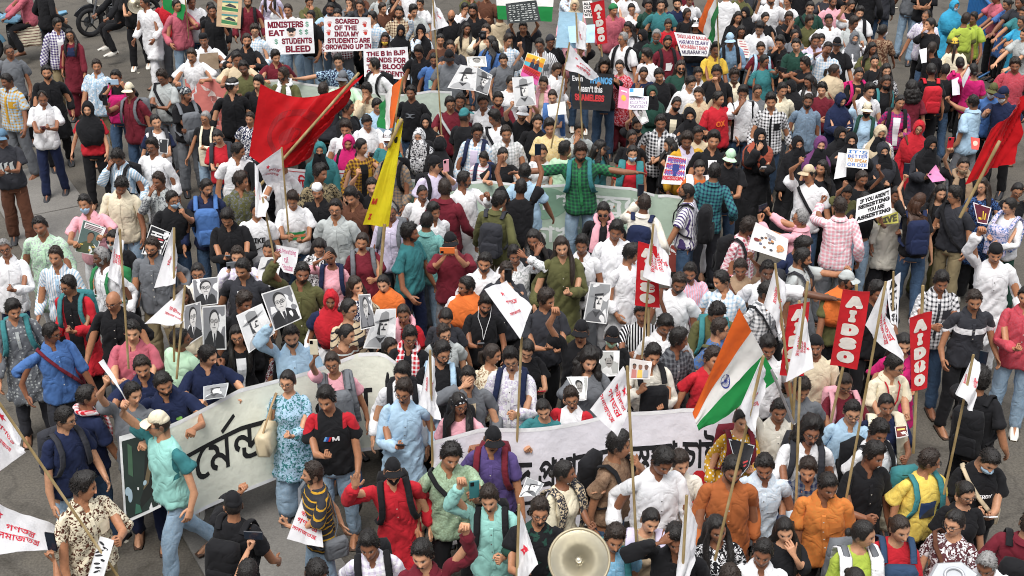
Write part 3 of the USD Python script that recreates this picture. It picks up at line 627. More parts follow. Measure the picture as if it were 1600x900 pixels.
SKIN = {1: 'd3a587', 2: 'c08e6e', 3: 'a87556', 4: '8a5b42', 5: '64412f'}
def face_tint(v, tone, face, fine=True, bald=False, k=1.0):
    base = np.array(lin(SKIN[tone])) * k; c = np.tile(base, (len(v), 1)); x, y, z = v.T; fr = (y < HC[1] - .035) & (z > 1.46)
    def put(mask, col):
        m = np.clip(mask, 0, 1)[:, None] * fr[:, None]; c[:] = c * (1 - m) + np.array(col) * m
    ax = np.abs(x)
    if not bald:
        az = np.arctan2(x, -(y - HC[1])); e = (.75 * sm(z - hairline(az) + .012, 0, .014) * (z > 1.5))[:, None]; c[:] = c * (1 - e) + np.array((.02, .014, .011)) * e
    ck = (.30 * np.exp(-(((ax - .042) / .02) ** 2 + ((z - 1.562) / .018) ** 2)) + .25 * np.exp(-((x / .013) ** 2 + ((z - 1.558) / .012) ** 2)))[:, None] * fr[:, None]; c[:] = c * (1 - ck) + base * np.array([1.15, .93, .90]) * ck
    if 'S' in face or 'B' in face: put(.34 * (1 - sm(z, 1.535, 1.552)) * sm(z, 1.462, 1.48), base * .33)
    put((.75 if fine else .6) * np.exp(-(((ax - .034) / .020) ** 4 + ((z - 1.6135 + .12 * np.abs(ax - .034)) / .0052) ** 2)), base * .07)
    put((1.0 if fine else .7) * np.exp(-(((ax - .031) / .0155) ** 4 + ((z - 1.5915) / .0065) ** 2)), (.40, .37, .35))
    put((1.2 if fine else .8) * np.exp(-(((ax - .031) / .0092) ** 4 + ((z - 1.5915) / .0092) ** 4)), (.010, .007, .005))
    put((.75 if fine else .5) * np.exp(-(((ax - .031) / .019) ** 4 + ((z - 1.5995) / .0038) ** 2)), base * .08)
    put(.8 * np.exp(-(((ax - .010) / .006) ** 2 + ((z - 1.551) / .004) ** 2)), base * .25)
    lipc = base * [.80, .52, .50]
    if 'o' in face:
        put(np.exp(-((x / .026) ** 4 + ((z - 1.515) / .024) ** 4)), lipc); put(1.2 * np.exp(-((x / .018) ** 4 + ((z - 1.514) / .0155) ** 4)), (.03, .008, .008)); put(np.exp(-((x / .014) ** 4 + ((z - 1.526) / .004) ** 2)), (.5, .48, .45))
    elif ':)' in face:
        put(np.exp(-((x / .030) ** 4 + ((z - 1.526 - 6 * x * x) / .011) ** 4)), lipc); put(1.1 * np.exp(-((x / .022) ** 4 + ((z - 1.5275 - 6 * x * x) / .0052) ** 4)), (.62, .60, .56))
    else: put(.95 * np.exp(-((x / .024) ** 4 + ((z - 1.527) / .0085) ** 4)), lipc); put(.9 * np.exp(-((x / .022) ** 4 + ((z - 1.5275) / .002) ** 2)), base * .2)
    return c

def to_matrix(loc, yaw):
    return None
# ---------------------------------------------------------------- flat print and lettering
import glob
from PIL import Image, ImageDraw, ImageFont
from shapely import affinity
_font = ImageFont.truetype(glob.glob('/opt/blender-*/*/datafiles/fonts/Inter.woff2')[0], 64)
TXT = {}
def text_poly(s, bold=2):
    """lettering as a shapely shape, capitals one unit tall, starting at x = 0"""
    if (s, bold) in TXT: return TXT[(s, bold)]
    x0, y0, x1, y1 = _font.getbbox(s, anchor='ls', stroke_width=bold)
    im = Image.new('L', (x1 - x0 + 8, y1 - y0 + 8)); ImageDraw.Draw(im).text((4 - x0, 4 - y0), s, 255, _font, anchor='ls', stroke_width=bold)
    on = np.pad(np.asarray(im) > 127, ((0, 0), (1, 1))).astype(np.int8)
    r, a = np.nonzero(np.diff(on, axis=1) == 1); b = np.nonzero(np.diff(on, axis=1) == -1)[1]
    g = unary_union([sbox(p, -q - 1, e, -q) for p, q, e in zip(a, r, b)]).buffer(.6).buffer(-.6).simplify(.8)
    k = 1 / 46.6; g = affinity.affine_transform(g, [k, 0, 0, k, -4 * k, (4 - y0) * k])
    TXT[(s, bold)] = g; return g
def bengali(key):
    if key in TXT: return TXT[key]
    P = []
    for g in BENGALI[key][1].split(';'):
        rs = [[tuple(map(float, q.split(','))) for q in r.split(' ')] for r in g.split('|')]
        P.append(Polygon(rs[0], rs[1:]).buffer(0))
    g = affinity.scale(unary_union(P), 1 / 160, 1 / 160, origin=(0, 0)); TXT[key] = g; return g
def fit(g, x0, y0, x1, y1, keep=True):
    """the shape moved into a box (y up)"""
    a, b, c, d = g.bounds; sx, sy = (x1 - x0) / (c - a), (y1 - y0) / (d - b)
    if keep: sx = sy = min(sx, sy)
    g = affinity.affine_transform(g, [sx, 0, 0, sy, (x0 + x1) / 2 - sx * (a + c) / 2, (y0 + y1) / 2 - sy * (b + d) / 2]); return g
def star(cx, cy, r, n=5, k=.42):
    a = np.pi / 2 + np.arange(2 * n) * np.pi / n; q = np.where(np.arange(2 * n) % 2 == 0, r, r * k); return Polygon(np.stack([cx + q * np.cos(a), cy + q * np.sin(a)], 1))
def disc(cx, cy, rx, ry=None, n=20):
    a = np.linspace(0, 2 * np.pi, n, endpoint=False); return Polygon(np.stack([cx + rx * np.cos(a), cy + (ry or rx) * np.sin(a)], 1))
def triangulate(g, cell=None):
    V, F, n = [], [], 0; gs = [g]
    if cell:
        a, b, c, d = g.bounds; gs = []
        for i in range(int(math.floor(a / cell[0])), int(math.ceil(c / cell[0]))):
            col = g.intersection(sbox(i * cell[0], b - 1, (i + 1) * cell[0], d + 1))
            if col.is_empty: continue
            for j in range(int(math.floor(b / cell[1])), int(math.ceil(d / cell[1]))): gs.append(col.intersection(sbox(a - 1, j * cell[1], c + 1, (j + 1) * cell[1])))
    for q in gs:
        for p in getattr(q, 'geoms', [q]):
            if p.is_empty or p.geom_type != 'Polygon' or p.area < 1e-9: continue
            rs = [np.array(p.exterior.coords)[:-1]] + [np.array(h.coords)[:-1] for h in p.interiors]
            v = np.vstack(rs); e = np.cumsum([len(r) for r in rs]).astype(np.uint32); t = mapbox_earcut.triangulate_float64(v, e).reshape(-1, 3).astype(int)
            V.append(v); F.append(t + n); n += len(v)
    if not V: return None
    return np.vstack(V), np.vstack(F)

class Sheet:
    """a cloth or card between four corners (TL, TR, BR, BL); u runs right, v runs down, both 0..1"""
    def __init__(s, c, wave=0.0, seed=0, k=(7.0, 3.0), free=0, sag=0.0, th=.003):
        s.crease = 0.0; s.c = np.array(c, float); s.wave, s.seed, s.k, s.free, s.sag, s.th = wave, seed, k, free, sag, th
        s.w = np.linalg.norm(s.c[1] - s.c[0] + s.c[2] - s.c[3]) / 2; s.h = np.linalg.norm(s.c[3] - s.c[0] + s.c[2] - s.c[1]) / 2
        n = nrm(np.cross(s.c[1] - s.c[0] + s.c[2] - s.c[3], s.c[3] - s.c[0] + s.c[2] - s.c[1])); s.n = n
        if s.n @ (np.array([0, 0, CAM_H]) - s.c.mean(0)) < 0: s.n = -n
    def P(s, uv):
        u, v = np.clip(uv[:, :1], -.2, 1.2), np.clip(uv[:, 1:2], -.2, 1.2); a, b, c, d = s.c
        p = a * (1 - u) * (1 - v) + b * u * (1 - v) + c * u * v + d * (1 - u) * v
        if s.wave:
            q = np.hstack([u, v, 0 * u]); f = np.clip(u if s.free == 0 else v, 0, 2) ** .7 if s.free >= 0 else 1
            ph = s.seed * 1.7
            z = np.sin(u * s.k[0] + v * 2.1 + ph) * .5 + np.sin(v * s.k[1] - u * 2.6 + 2 * ph) * .3 + 1.6 * (meshkit.fbm(q * 3.2 + s.seed * 5.7, 3, s.seed)[:, None] - .5)
            if s.crease: z = z + s.crease * ((1 - np.abs(2 * meshkit.noise(q * [5.5, 3.2, 1] + np.hstack([0 * u, u * 5, 0 * u]) + s.seed, 3)[:, None] - 1)) ** 2.5 - .3)
            p = p + s.n * s.wave * z * f
        if s.sag: p = p - [0, 0, 1] * (s.sag * 4 * u * (1 - u) * (1 - v * .3))
        return p
    def N(s, uv):
        e = 2e-3; a = s.P(uv + [e, 0]) - s.P(uv - [e, 0]); b = s.P(uv + [0, e]) - s.P(uv - [0, e]); n = np.cross(a, b)
        n = n / np.maximum(np.linalg.norm(n, axis=1, keepdims=True), 1e-12); return n * np.sign((n @ s.n) + 1e-9)[:, None]
    def body(s, nu, nv, outline=None):
        U, V = np.meshgrid(np.linspace(0, 1, nu + 1), np.linspace(0, 1, nv + 1)); uv = np.stack([U.ravel(), V.ravel()], 1)
        if outline is not None: uv = outline(uv)
        p, n = s.P(uv), s.N(uv); i = np.arange(nv)[:, None] * (nu + 1) + np.arange(nu); i = i.ravel()
        f = np.vstack([np.stack([i, i + 1, i + nu + 2], 1), np.stack([i, i + nu + 2, i + nu + 1], 1)])
        A, B = p + n * s.th / 2, p - n * s.th / 2; m = len(p)
        e = np.concatenate([np.arange(nu), np.arange(nv) * (nu + 1) + nu, nv * (nu + 1) + np.arange(nu, 0, -1), np.arange(nv, 0, -1) * (nu + 1)]); e2 = np.roll(e, -1)
        sd = np.vstack([np.stack([e, e + m, e2], 1), np.stack([e2, e + m, e2 + m], 1)])
        t = np.cross(p[f[0, 1]] - p[f[0, 0]], p[f[0, 2]] - p[f[0, 0]]) @ n[f[0, 0]]
        F1 = f if t > 0 else f[:, ::-1]
        return np.vstack([A, B]), np.vstack([F1, F1[:, ::-1] + m, sd])
    def mark(s, g, off=.003, cell=.06, both=False):
        """g: shape in sheet metres, origin at the lower left corner, y up"""
        t = triangulate(g, (cell, cell) if cell else None)
        if t is None: return None
        v, f = t; uv = np.stack([v[:, 0] / s.w, 1 - v[:, 1] / s.h], 1); n = s.N(uv); p = s.P(uv) + n * (off + s.th / 2)
        q = np.cross(p[f[:, 1]] - p[f[:, 0]], p[f[:, 2]] - p[f[:, 0]]); flip = np.einsum('ij,ij->i', q, n[f[:, 0]]) < 0
        f = f.copy(); f[flip] = f[flip][:, ::-1]
        if both:
            p2 = s.P(uv) - n * (off + s.th / 2); return np.vstack([p, p2]), np.vstack([f, f[:, ::-1] + len(p)])
        return p, f

def cloth_mat(name, col, trans=.25, rough=.85, ramp2=None):
    k = ('k', name)
    if k in made: return made[k]
    c = lin(col)
    made[k] = usdkit.material(stage, '/World/Looks/' + name, {'tc': ('texture_coordinate', {}), 'n': ('noise_texture', {'scale': 3.5, 'detail': 5}), 'r': ('rgb_ramp', {'ramp': [(.3, tuple(np.array(c) * .9)), (.7, tuple(np.minimum(np.array(c) * 1.06, .92)))]}),
        'n2': ('noise_texture', {'scale': 11.0, 'detail': 4}), 'b': ('bump', {'strength': .35, 'distance': .03}),
        'p': ('principled_bsdf', {'roughness': rough, 'specular_ior_level': .3, 'sheen_weight': .1}), 't': ('translucent_bsdf', {'color': tuple(np.array(c) * .9)}), 'm': ('mix_closure', {'fac': trans})},
        [('tc.object', 'n.vector'), ('tc.object', 'n2.vector'), ('n.fac', 'r.fac'), ('r.color', 'p.base_color'), ('n2.fac', 'b.height'), ('b.normal', 'p.normal'), ('p.BSDF', 'm.closure1'), ('t.BSDF', 'm.closure2')], surface='m.closure')
    return made[k]

# ---------------------------------------------------------------- people
FRONT = {}
def front_y(key, v):
    """front surface depth of a garment at (x, z)"""
    if key not in FRONT:
        from scipy.spatial import cKDTree
        q = v[(v[:, 1] < -.02) & (np.abs(v[:, 0]) < .2) & (v[:, 2] > .7)]; FRONT[key] = (cKDTree(q[:, [0, 2]]), q[:, 1])
    return FRONT[key]
def chest_print(key, v, g, off=.008):
    t = triangulate(g, (.05, .05))
    if t is None: return None
    p, f = t; tree, ys = front_y(key, v); d, i = tree.query(p, 3); w = 1 / (d + .01); y = (ys[i] * w).sum(1) / w.sum(1)
    q = np.stack([p[:, 0], y - off, p[:, 1]], 1); n = np.cross(q[f[:, 1]] - q[f[:, 0]], q[f[:, 2]] - q[f[:, 0]])[:, 1] > 0
    f = f.copy(); f[n] = f[n][:, ::-1]; return q, f

HAND_ITEMS = []
def person(i, d):
    (label, sex, x, y, s, yaw, hy, nod, hair, face, top, bot, lt, rt, ext, tone, z0) = d
    ex = dict((e.split(':', 1) + [''])[:2] for e in ext.split(';') if e)
    rng = np.random.default_rng(1000 + i); var = i % 3; fine = 2 if y < 12.6 else 1 if y < 19 else 0
    child = sex == 'B'; sex = 'M' if child else sex
    P = dict(hy=hy, nod=nod, lt=lt, rt=rt if lt != 'seat' else 'seat', stride=(18 if 'walk' in ex else rng.uniform(-9, 9)) if y > 0 else 0, hs=(.915 + .25 * max(0, 1 - s)) * rng.uniform(.97, 1.03))
    root = thing('person', label, 'person', (x, y, z0), yaw, 'people in the march')
    B = pose_bones(sex, P, rng); wd = rng.uniform(.93, 1.03) * (1.10 if 'stout' in label or 'broad' in label else 1); sc = np.array([s * wd, s * wd, s])
    out = lambda v: v * sc
    def add(name, key, fn, mat, bone=None, W=None, rest=True, post=None):
        t = tpl(key, fn, sex, bone)
        if t is None: return None
        v, f, w = t
        if W is not None: w = W(v)
        q = skin(v, w, B)
        return obj(name, (out(q), f), mat, root, rest=v if rest else None)
    hk = lambda tk: TOK[tk if tk != 'seat' else 'hb'][4]
    bk = ('body', sex, hk(P['lt']), hk(P['rt']), 'o' in face, fine)
    v, f, w = tpl(bk, lambda: body_template(sex, bk[2], bk[3], bk[4], fine), sex)
    obj('body', (out(skin(v, w, B)), f), skin_mat, root, tint=face_tint(v, tone, face, fine == 2, hair[0] in 'b' and hair[:2] != 'bd', rng.uniform(.88, 1.14)))
    # clothes
    kind, _, spec = top.partition(':'); tk = kind if 'crop' not in ex else 'crop'
    nm = {'te': 'tee', 'sh': 'shirt', 'ls': 'shirt', 'rs': 'shirt', 'po': 'polo_shirt', 'ku': 'kurta', 'ks': 'kurta', 'ab': 'abaya', 'jk': 'jacket'}[kind]
    near = 2 if y < 13.0 else 1 if y < 19 else 0; tkey = ('top', tk, sex, var, near); tv, tf, tw = tpl(tkey, lambda: top_template(tk, sex, var, near), sex)
    g = obj(nm, (out(skin(tv, tw, B)), tf), cloth(spec), root, rest=tv)
    if kind in ('sh', 'ls', 'rs', 'po', 'jk') and sex == 'M': add('collar', ('collar',), lambda: face_template('collar'), cloth(spec), W=chest_weights)
    def pr(name, shape, mat, off=.008):
        m = chest_print(tkey, tv, shape, off)
        if m is not None: obj(name, (out(skin(m[0], weights(m[0], sex), B)), m[1]), mat, root)
    if kind in ('sh', 'ls', 'rs', 'ku', 'po') and sex == 'M':
        c = np.array(lin(PAL[spec.split(':')[0]])); pr('placket', sbox(-.016, .95 if kind not in ('ku', 'po') else 1.17, .016, 1.365), cloth(spec), .009)
        for bz in () if y > 12.5 else np.arange(1.05 if kind not in ('ku', 'po') else 1.2, 1.36, .085): pr('button', disc(0, bz, .0065, n=6), simple('button_' + ('pale' if c.mean() < .3 else 'dark'), 'cfc9bd' if c.mean() < .3 else '6d6a66'), .013)
    if kind in ('sh', 'ls', 'rs') and i % 2 == 0: pr('pocket', sbox(.045, 1.19, .135, 1.295), cloth(spec), .010)
    if 'inner' in ex: pr('undershirt', Polygon([(-.035, .92), (.035, .92), (.055, 1.36), (-.055, 1.36)]), cloth(ex['inner']), .012)
    pm = lambda c: simple('print_' + c, PAL.get(c, c), .8)
    if 'txt' in ex: pr('lettering', fit(text_poly(ex['txt'], 3), -.10, 1.20, .10, 1.28), pm('bk' if spec[:2] in ('wh', 'rd') and ex['txt'] != 'OX' else 'wh' if ex['txt'] != 'OX' else 'orr'))
    if 'swoosh' in ex: pr('tick_mark', Polygon([(-.09, 1.13), (-.06, 1.10), (-.03, 1.10), (.09, 1.17), (-.02, 1.125), (-.06, 1.125)]), pm('bk'))
    if 'ua' in ex:
        for q in (-1, 1): pr('chest_emblem', disc(q * .035, 1.27, .05, .032).difference(disc(q * .06, 1.27, .045, .02)), pm('gy'))
    if 'mlogo' in ex:
        for k_, (c, a) in enumerate((('6aa2d8', -.055), ('2b4f9c', -.035), ('cf1f2b', -.015))): pr('badge_stripe', Polygon([(a - .012, 1.235), (a + .006, 1.235), (a + .026, 1.28), (a + .008, 1.28)]), simple('badge_' + c, c))
        pr('badge_letter', fit(text_poly('M', 3), .012, 1.235, .075, 1.28, False), pm('wh'))
    if 'tri3' in ex:
        for k_, (c, z) in enumerate((('2f9a55', 1.15), ('e08a5a', 1.11), ('2f9a55', 1.07))): pr('chest_band', sbox(-.13, z, .13, z + .035), simple('band_' + c, c))
    if 'bear' in ex:
        for q in (-.07, .0, .07): pr('print', Polygon([(q - .03, 1.10), (q + .03, 1.12), (q + .02, 1.24), (q + .035, 1.27), (q - .02, 1.25)]), pm('lg'))
    for kx, (c, c2) in {'print2': ('9fd6d0', 'e9e2d0'), 'print3': ('wh', 'wh'), 'print4': ('9fd6d0', 'wh'), 'pic': ('7fb7d6', 'e59a3f'), 'up': ('2b3f63', '3a3a3a'), 'logo': ('8fcf6a', 'wh')}.items():
        if kx in ex:
            if kx == 'logo': pr('chest_logo', disc(.085, 1.255, .026, .02), simple('logo_green', c)); pr('chest_logo', sbox(.06, 1.222, .11, 1.234), pm('wh'))
            else:
                w_ = .075; pr('print', sbox(-w_, 1.12, w_, 1.27) if kx != 'print3' else sbox(-.05, 1.13, .05, 1.25), simple('print_' + c, PAL.get(c, c)))
                pr('print', Polygon([(-w_, 1.12), (w_ * .6, 1.12), (w_, 1.22), (0, 1.2)]), simple('print_' + c2, PAL.get(c2, c2)), .010)
    if 'yoke' in ex: pr('yoke', Polygon([(-.08, 1.22), (.08, 1.22), (.09, 1.37), (-.09, 1.37)]), cloth(ex['yoke'] + ':f:rs'))
    if 'neck' in ex: pr('neckline', disc(0, 1.33, .05, .08), skin_mat) if False else None
    bt = 'wide' if 'palazzo' in ex or (sex == 'F' and kind in ('ku', 'ks')) else 'loose' if bot in ('wh', 'kh', 'br', 'ol', 'gy') else 'jean'
    if kind != 'ab':
        btex = bot + (':t:' + {'dn': 'a9bccb', 'dd': '4d6580'}[bot] if bot in ('dn', 'dd') else '')
        add('jeans' if bot in ('dn', 'dd') else 'trousers', ('bot', bt, sex, var), lambda: trouser_template(bt, sex, var), cloth(btex))
    sand = 'sandal' in ex or i % 3 == 0; sm_ = simple('sandal_brown', '4a3426', .7) if sand else simple('shoe_white', 'd8d5cc', .6) if ex.get('shoe') == 'wh' or i % 5 == 1 else simple('shoe_dark', '26272b', .5)
    for sg in (-1, 1): add('sandal' if sand else 'shoe', ('shoe', sex, sg, sand), lambda: shoe_template(sex, sg, sand), sm_, bone=8 if sg < 0 else 14, rest=False)
    # head wear
    hd = hair.split(':'); hs = hd[0]; hmat = hair_mat('gr' if hs in ('g', 'G') else 'bd' if hs == 'D' else ('bk', 'br', 'bk', 'bk')[i % 4])
    style = {'cap': 'z', 'top': 'z', 'bd': 'z'}.get(hs, hs)
    if sex == 'F' and hs in ('cap', 'bd'): style = 't' if i % 2 else 'L'
    if sex == 'F' and hs == 's': style = 's'
    if hs not in ('b', 'hj', 'nq'): add('hair', ('hair', style, sex, i % 4, fine > 0), lambda: hair_template(style, sex, i % 4, 1 if fine else .4), hmat, W=(lambda v_: np.where((v_[:, 2] < 1.46)[:, None], chest_weights(v_), np.eye(15)[2])) if style in ('L', 'D', 'C', 't', 'G') else None, bone=2)
    c = hd[1] if len(hd) > 1 else 'bk'
    if hs == 'cap':
        cp = add('cap', ('cap',), lambda: face_template('cap'), cloth(c), bone=2)
    elif hs == 'top': add('skullcap', ('skullcap',), lambda: face_template('skullcap'), cloth(c), bone=2)
    elif hs == 'bd': add('bandana', ('bandana',), lambda: face_template('bandana'), cloth(c if 'polka' not in label and 'dotted' not in label else 'bk:p:wh') if 'patterned' not in label else cloth('ch:f:lg'), bone=2)
    elif hs == 'hj': add('hijab', ('hijab',), lambda: face_template('hijab'), cloth(c), W=chest_weights)
    elif hs == 'nq':
        add('hijab', ('hijab',), lambda: face_template('hijab'), cloth(c if c not in ('wh',) else 'wh:f:ch'), W=chest_weights); add('face_veil', ('veil',), lambda: face_template('veil'), cloth(hd[2] if hd[2] != 'wh' else 'wh:f:ch'), W=lambda v_: (lambda h: np.stack([0 * h, 1 - h, h] + [0 * h] * 12, 1))(sm(v_[:, 2], 1.36, 1.46)))
    if 'band' in ex: add('headband', ('headband',), lambda: face_template('headband'), cloth('wh'), bone=2)
    if 'B' in face: add('beard', ('beard',), lambda: face_template('beard'), hair_mat('gr' if hs == 'g' else 'bk'), bone=2)
    if 'M' in face or 'B' in face: add('moustache', ('moustache',), lambda: face_template('moustache'), hair_mat('gr' if hs == 'g' else 'bk'), bone=2)
    if 'K' in face:
        add('glasses', ('glasses',), lambda: face_template('glasses'), simple('glasses_frame', '17171a', .35), bone=2, rest=False)
        if 'sunglass' in label or 'dark glasses' in label or i in (): add('lens', ('lenses',), lambda: face_template('lenses'), simple('dark_lens', '101114', .15), bone=2, rest=False)
    if 'k:' in face: add('face_mask', ('mask',), lambda: face_template('mask'), cloth(face.split('k:')[1]), bone=2)
    if 'sc' in ex:
        cs = ex['sc']; kind_s = 'shawl' if cs in ('or', 'rust') or 'sari' in label else 'dupatta' if sex == 'F' and cs not in ('pk', 'tn') else 'scarf'
        cspec = 'rd:c:wh' if cs == 'rd:c' else 'ch:f:bg' if cs == 'ch' and sex == 'F' else cs
        add('shawl' if kind_s == 'shawl' else 'stole', (kind_s,), lambda: face_template(kind_s), cloth(cspec), W=chest_weights)
    if 'vest' in ex: add('vest', ('vest',), lambda: face_template('vest'), cloth(ex['vest']))
    if 'ear' in ex: add('earphone_wire', ('ear',), lambda: cat_mesh([tube([(.082, -.01, 1.57), (.07, -.10, 1.45), (.03, -.155, 1.33), (.0, -.165, 1.2)], .0035, 5), tube([(-.082, -.01, 1.57), (-.07, -.10, 1.45), (-.02, -.155, 1.33), (.0, -.165, 1.2)], .0035, 5)]), simple('white_wire', 'e8e8e8'), W=chest_weights, rest=False)
    if 'lan' in ex: add('lanyard', ('lan',), lambda: cat_mesh([tube([(q * .075, .03, 1.46), (q * .07, -.10, 1.41), (q * .04, -.155, 1.28), (0, -.158, 1.16)], .009, 5, .4) for q in (-1, 1)] + [bx((0, -.165, 1.11), (.06, .006, .09))]), cloth('rd'), W=chest_weights)
    # bags are things of their own
    who = label.split(',')[0]
    def separate(nm, lab, cat, parts):
        r = thing(nm, lab, cat, (x, y, z0), yaw, 'bags worn in the march')
        for pn, key, m, mat in parts:
            v, f = m; W = np.zeros((len(v), 15)); W[:, 1] = 1; obj(pn, (out(skin(np.asarray(v, float), W, B)), f), mat, r, rest=np.asarray(v, float))
    colname = {'bk': 'black', 'ch': 'dark grey', 'gy': 'grey', 'nv': 'navy', 'bl': 'blue', 'lb': 'light blue', 'tl': 'teal', 'gn': 'green', 'dg': 'dark green', 'mr': 'maroon', 'rd': 'red', 'mg': 'bright pink', 'pk': 'pink', 'lv': 'pale floral', 'dd': 'denim', 'lg': 'pale', 'br': 'brown', 'bg': 'beige', 'ol': 'olive', 'cr': 'cream', 'wh': 'white'}
    bagm = lambda c: cloth(c if c != 'lv' else 'lv:f:bl')
    short = ' '.join(who.split()[:9])
    while short.split()[-1] in ('and', 'the', 'with', 'a', 'of', 'in', 'to', 'at', 'by', 'his', 'her', 'over', 'on', 'from'): short = ' '.join(short.split()[:-1])
    for kx, side in (('bp', 'back'), ('bf', 'front')):
        if kx in ex:
            bag, pk, st = BAGS[(side, i % 3)]; c = ex[kx]
            separate('backpack', f"{colname[c]} {'backpack' if side == 'back' else 'chest bag'} of the {short}", 'backpack', [('bag', 0, bag, bagm(c)), ('pocket', 0, pk, bagm(c))] + [('strap', 0, q, bagm('bk' if c in ('mg', 'rd') and side == 'back' and False else c)) for q in st])
    if 'sl' in ex:
        m = tube(sling_path(), .021, 6, .3); b = bx((.2, .09, .90), (.10, .22, .20), .03)
        separate('sling_bag', f"{colname[ex['sl']]} sling bag of the {short}", 'bag', [('strap', 0, m, bagm(ex['sl'])), ('bag', 0, b, bagm(ex['sl']))])
    if 'bag' in ex:
        separate('handbag', f"cream leather handbag of the {short}", 'handbag', [('bag', 0, bx((-.25, -.12, 1.0), (.16, .36, .26), .05), simple('leather_cream', 'cdbd9e', .5)), ('strap', 0, tube([(-.25, -.25, 1.10), (-.16, -.11, 1.36), (-.13, .0, 1.44), (-.2, .05, 1.3), (-.25, .02, 1.1)], .014, 6, .5), simple('leather_tan', 'a58862', .5))])
    if 'tote' in ex:
        separate('tote_bag', f"{colname[ex['tote']]} cloth tote of the {short}", 'bag', [('bag', 0, bx((.06, -.2, 1.02), (.30, .08, .34), .03), cloth(ex['tote']))] + [('strap', 0, tube([(q, -.19, 1.18), (q * .9, -.155, 1.32), (q * .9, -.03, 1.45), (q * .9, .1, 1.38)], .02, 6, .3), cloth(ex['tote'])) for q in (-.06, .12)])
    # held phones and cameras
    def held(spec, hands, nm='phone'):
        Js = [5 if h == 'l' else 11 for h in hands]; cs = []
        for j in Js:
            S_, E_, W_, dr = arm_rest(sex, -1 if j == 5 else 1); cs.append(B[j][0] @ (W_ + dr * .10) + B[j][1])
        c = np.mean(cs, 0) + (np.array([0, -.015, .03]) if len(cs) == 1 else np.array([0, -.03, .02]))
        high = c[2] > 1.32; fwd = nrm(np.array([0, -1.0, .0]) if high else np.array([0, -.55, -.8]))
        up = nrm(np.array([0, 0, 1.0]) if high else np.array([0, -.8, .55])); lft = np.cross(up, fwd)
        Rm = np.stack([lft, fwd, up], 1)
        if len(cs) == 2 and high or 'held level' in label: Rm = np.stack([up, fwd, -lft], 1)
        r = thing(nm, None, nm.split('_')[-1], (x, y, z0), yaw, 'phones and cameras held up in the march')
        place = lambda m: (out(m[0] @ Rm.T + c), m[1])
        if nm == 'phone':
            tag(r, f"{colname.get(spec, {'cr': 'gold', 'or': 'orange'}.get(spec, spec))} phone held by the {short}")
            obj('case', place(bx((0, 0, .03), (.078, .012, .160), .005)), simple('phone_' + spec, PAL[spec], .4), r, smooth=False)
            obj('screen', place(bx((0, -.0075 * -1 * -1, .03), (.070, .004, .150))) if False else place(bx((0, -.0075, .03), (.070, .003, .150))), simple('phone_screen', '1b2430', .12), r, smooth=False)
            obj('camera_lens', place(bx((-.018, .0078, .085), (.028, .004, .034), .001)), simple('phone_lens', '0c0c0e', .15), r, smooth=False)
        else:
            tag(r, f"black camera in the hands of the {short}")
            obj('camera_body', place(bx((0, 0, .01), (.135, .06, .095), .015)), simple('camera_black', '17171a', .45), r, smooth=False)
            obj('lens', place((lambda t: (t[0], t[1]))(tube([(0, .02, .005), (0, .05, .005), (0, .11, .005)], [.036, .038, .034], 14))), simple('camera_black', '17171a', .45), r)
            obj('viewfinder', place(bx((0, 0, .068), (.05, .045, .03), .006)), simple('camera_black', '17171a', .45), r, smooth=False)
    if 'fn' in ex: held(ex['fn'], 'lr')
    if 'fnl' in ex: held(ex['fnl'], 'l')
    if 'fnr' in ex: held(ex['fnr'], 'r')
    if 'cam' in ex: held('bk', 'lr', 'hand_camera')
    return root
BAGS = {(s, v): bag_template(s, v) for s in ('back', 'front') for v in range(3)}
# ---------------------------------------------------------------- banners, flags, cards
class PathSheet(Sheet):
    """a banner hung from a line of points; h is its drop"""
    def __init__(s, path, h, wave=.03, seed=0, tilt=(0, 0), th=.004):
        s.path = np.array(path, float); d = np.linalg.norm(np.diff(s.path, axis=0), axis=1); s.t = np.concatenate([[0], np.cumsum(d)]); s.w = s.t[-1]; s.t = s.t / s.w
        s.h, s.wave, s.seed, s.th, s.tilt = h, wave, seed, th, np.array([tilt[0], tilt[1], 0.0])
        e = s.path[-1] - s.path[0]; s.n = nrm(np.cross(e, [0, 0, 1.0])); s.n = s.n * np.sign(-s.n[1])
    def P(s, uv):
        u, v = np.clip(uv[:, 0], -.02, 1.02), np.clip(uv[:, 1:2], -.1, 1.1)
        t = np.stack([np.interp(u, s.t, s.path[:, k]) for k in range(3)], 1)
        q = np.stack([u * s.w * .9, uv[:, 1] * s.h * .7, 0 * u], 1)
        z = (meshkit.fbm(q * 1.6 + s.seed * 9.1, 3, s.seed) - .5) * 2 + .35 * np.sin(u * s.w * 5 + s.seed + uv[:, 1] * 2)
        sag = .05 * np.abs(np.sin(u * s.w * 2.6 + s.seed)) * (1 - uv[:, 1])
        return t + np.array([0, 0, -s.h]) * v + s.tilt * v + s.n * (s.wave * z * (.35 + v[:, 0]))[:, None] - np.array([0, 0, 1]) * sag[:, None]

def banner(name, label, path, h, colour, marks, seed=0, wave=.035, tilt=(0, -.12), edge=None):
    r = thing(name, label, 'banner'); S = PathSheet(path, h, wave, seed, tilt)
    obj('cloth', S.body(max(24, int(S.w / .09)), 12), cloth_mat('banner_' + name + '_' + colour, PAL.get(colour, colour), .15, .55), r)
    if edge: obj('hem', S.mark(sbox(0, 0, S.w, S.h).difference(sbox(.02, .035, S.w - .02, S.h - .035)), .002, .1), cloth_mat('hem_' + edge, PAL.get(edge, edge), .1), r)
    for nm, g, col in marks(S.w, S.h):
        m = S.mark(g, .004, .08)
        if m is not None: obj(nm, m, cloth_mat('ink_' + col, PAL.get(col, col), .0), r)
    return r

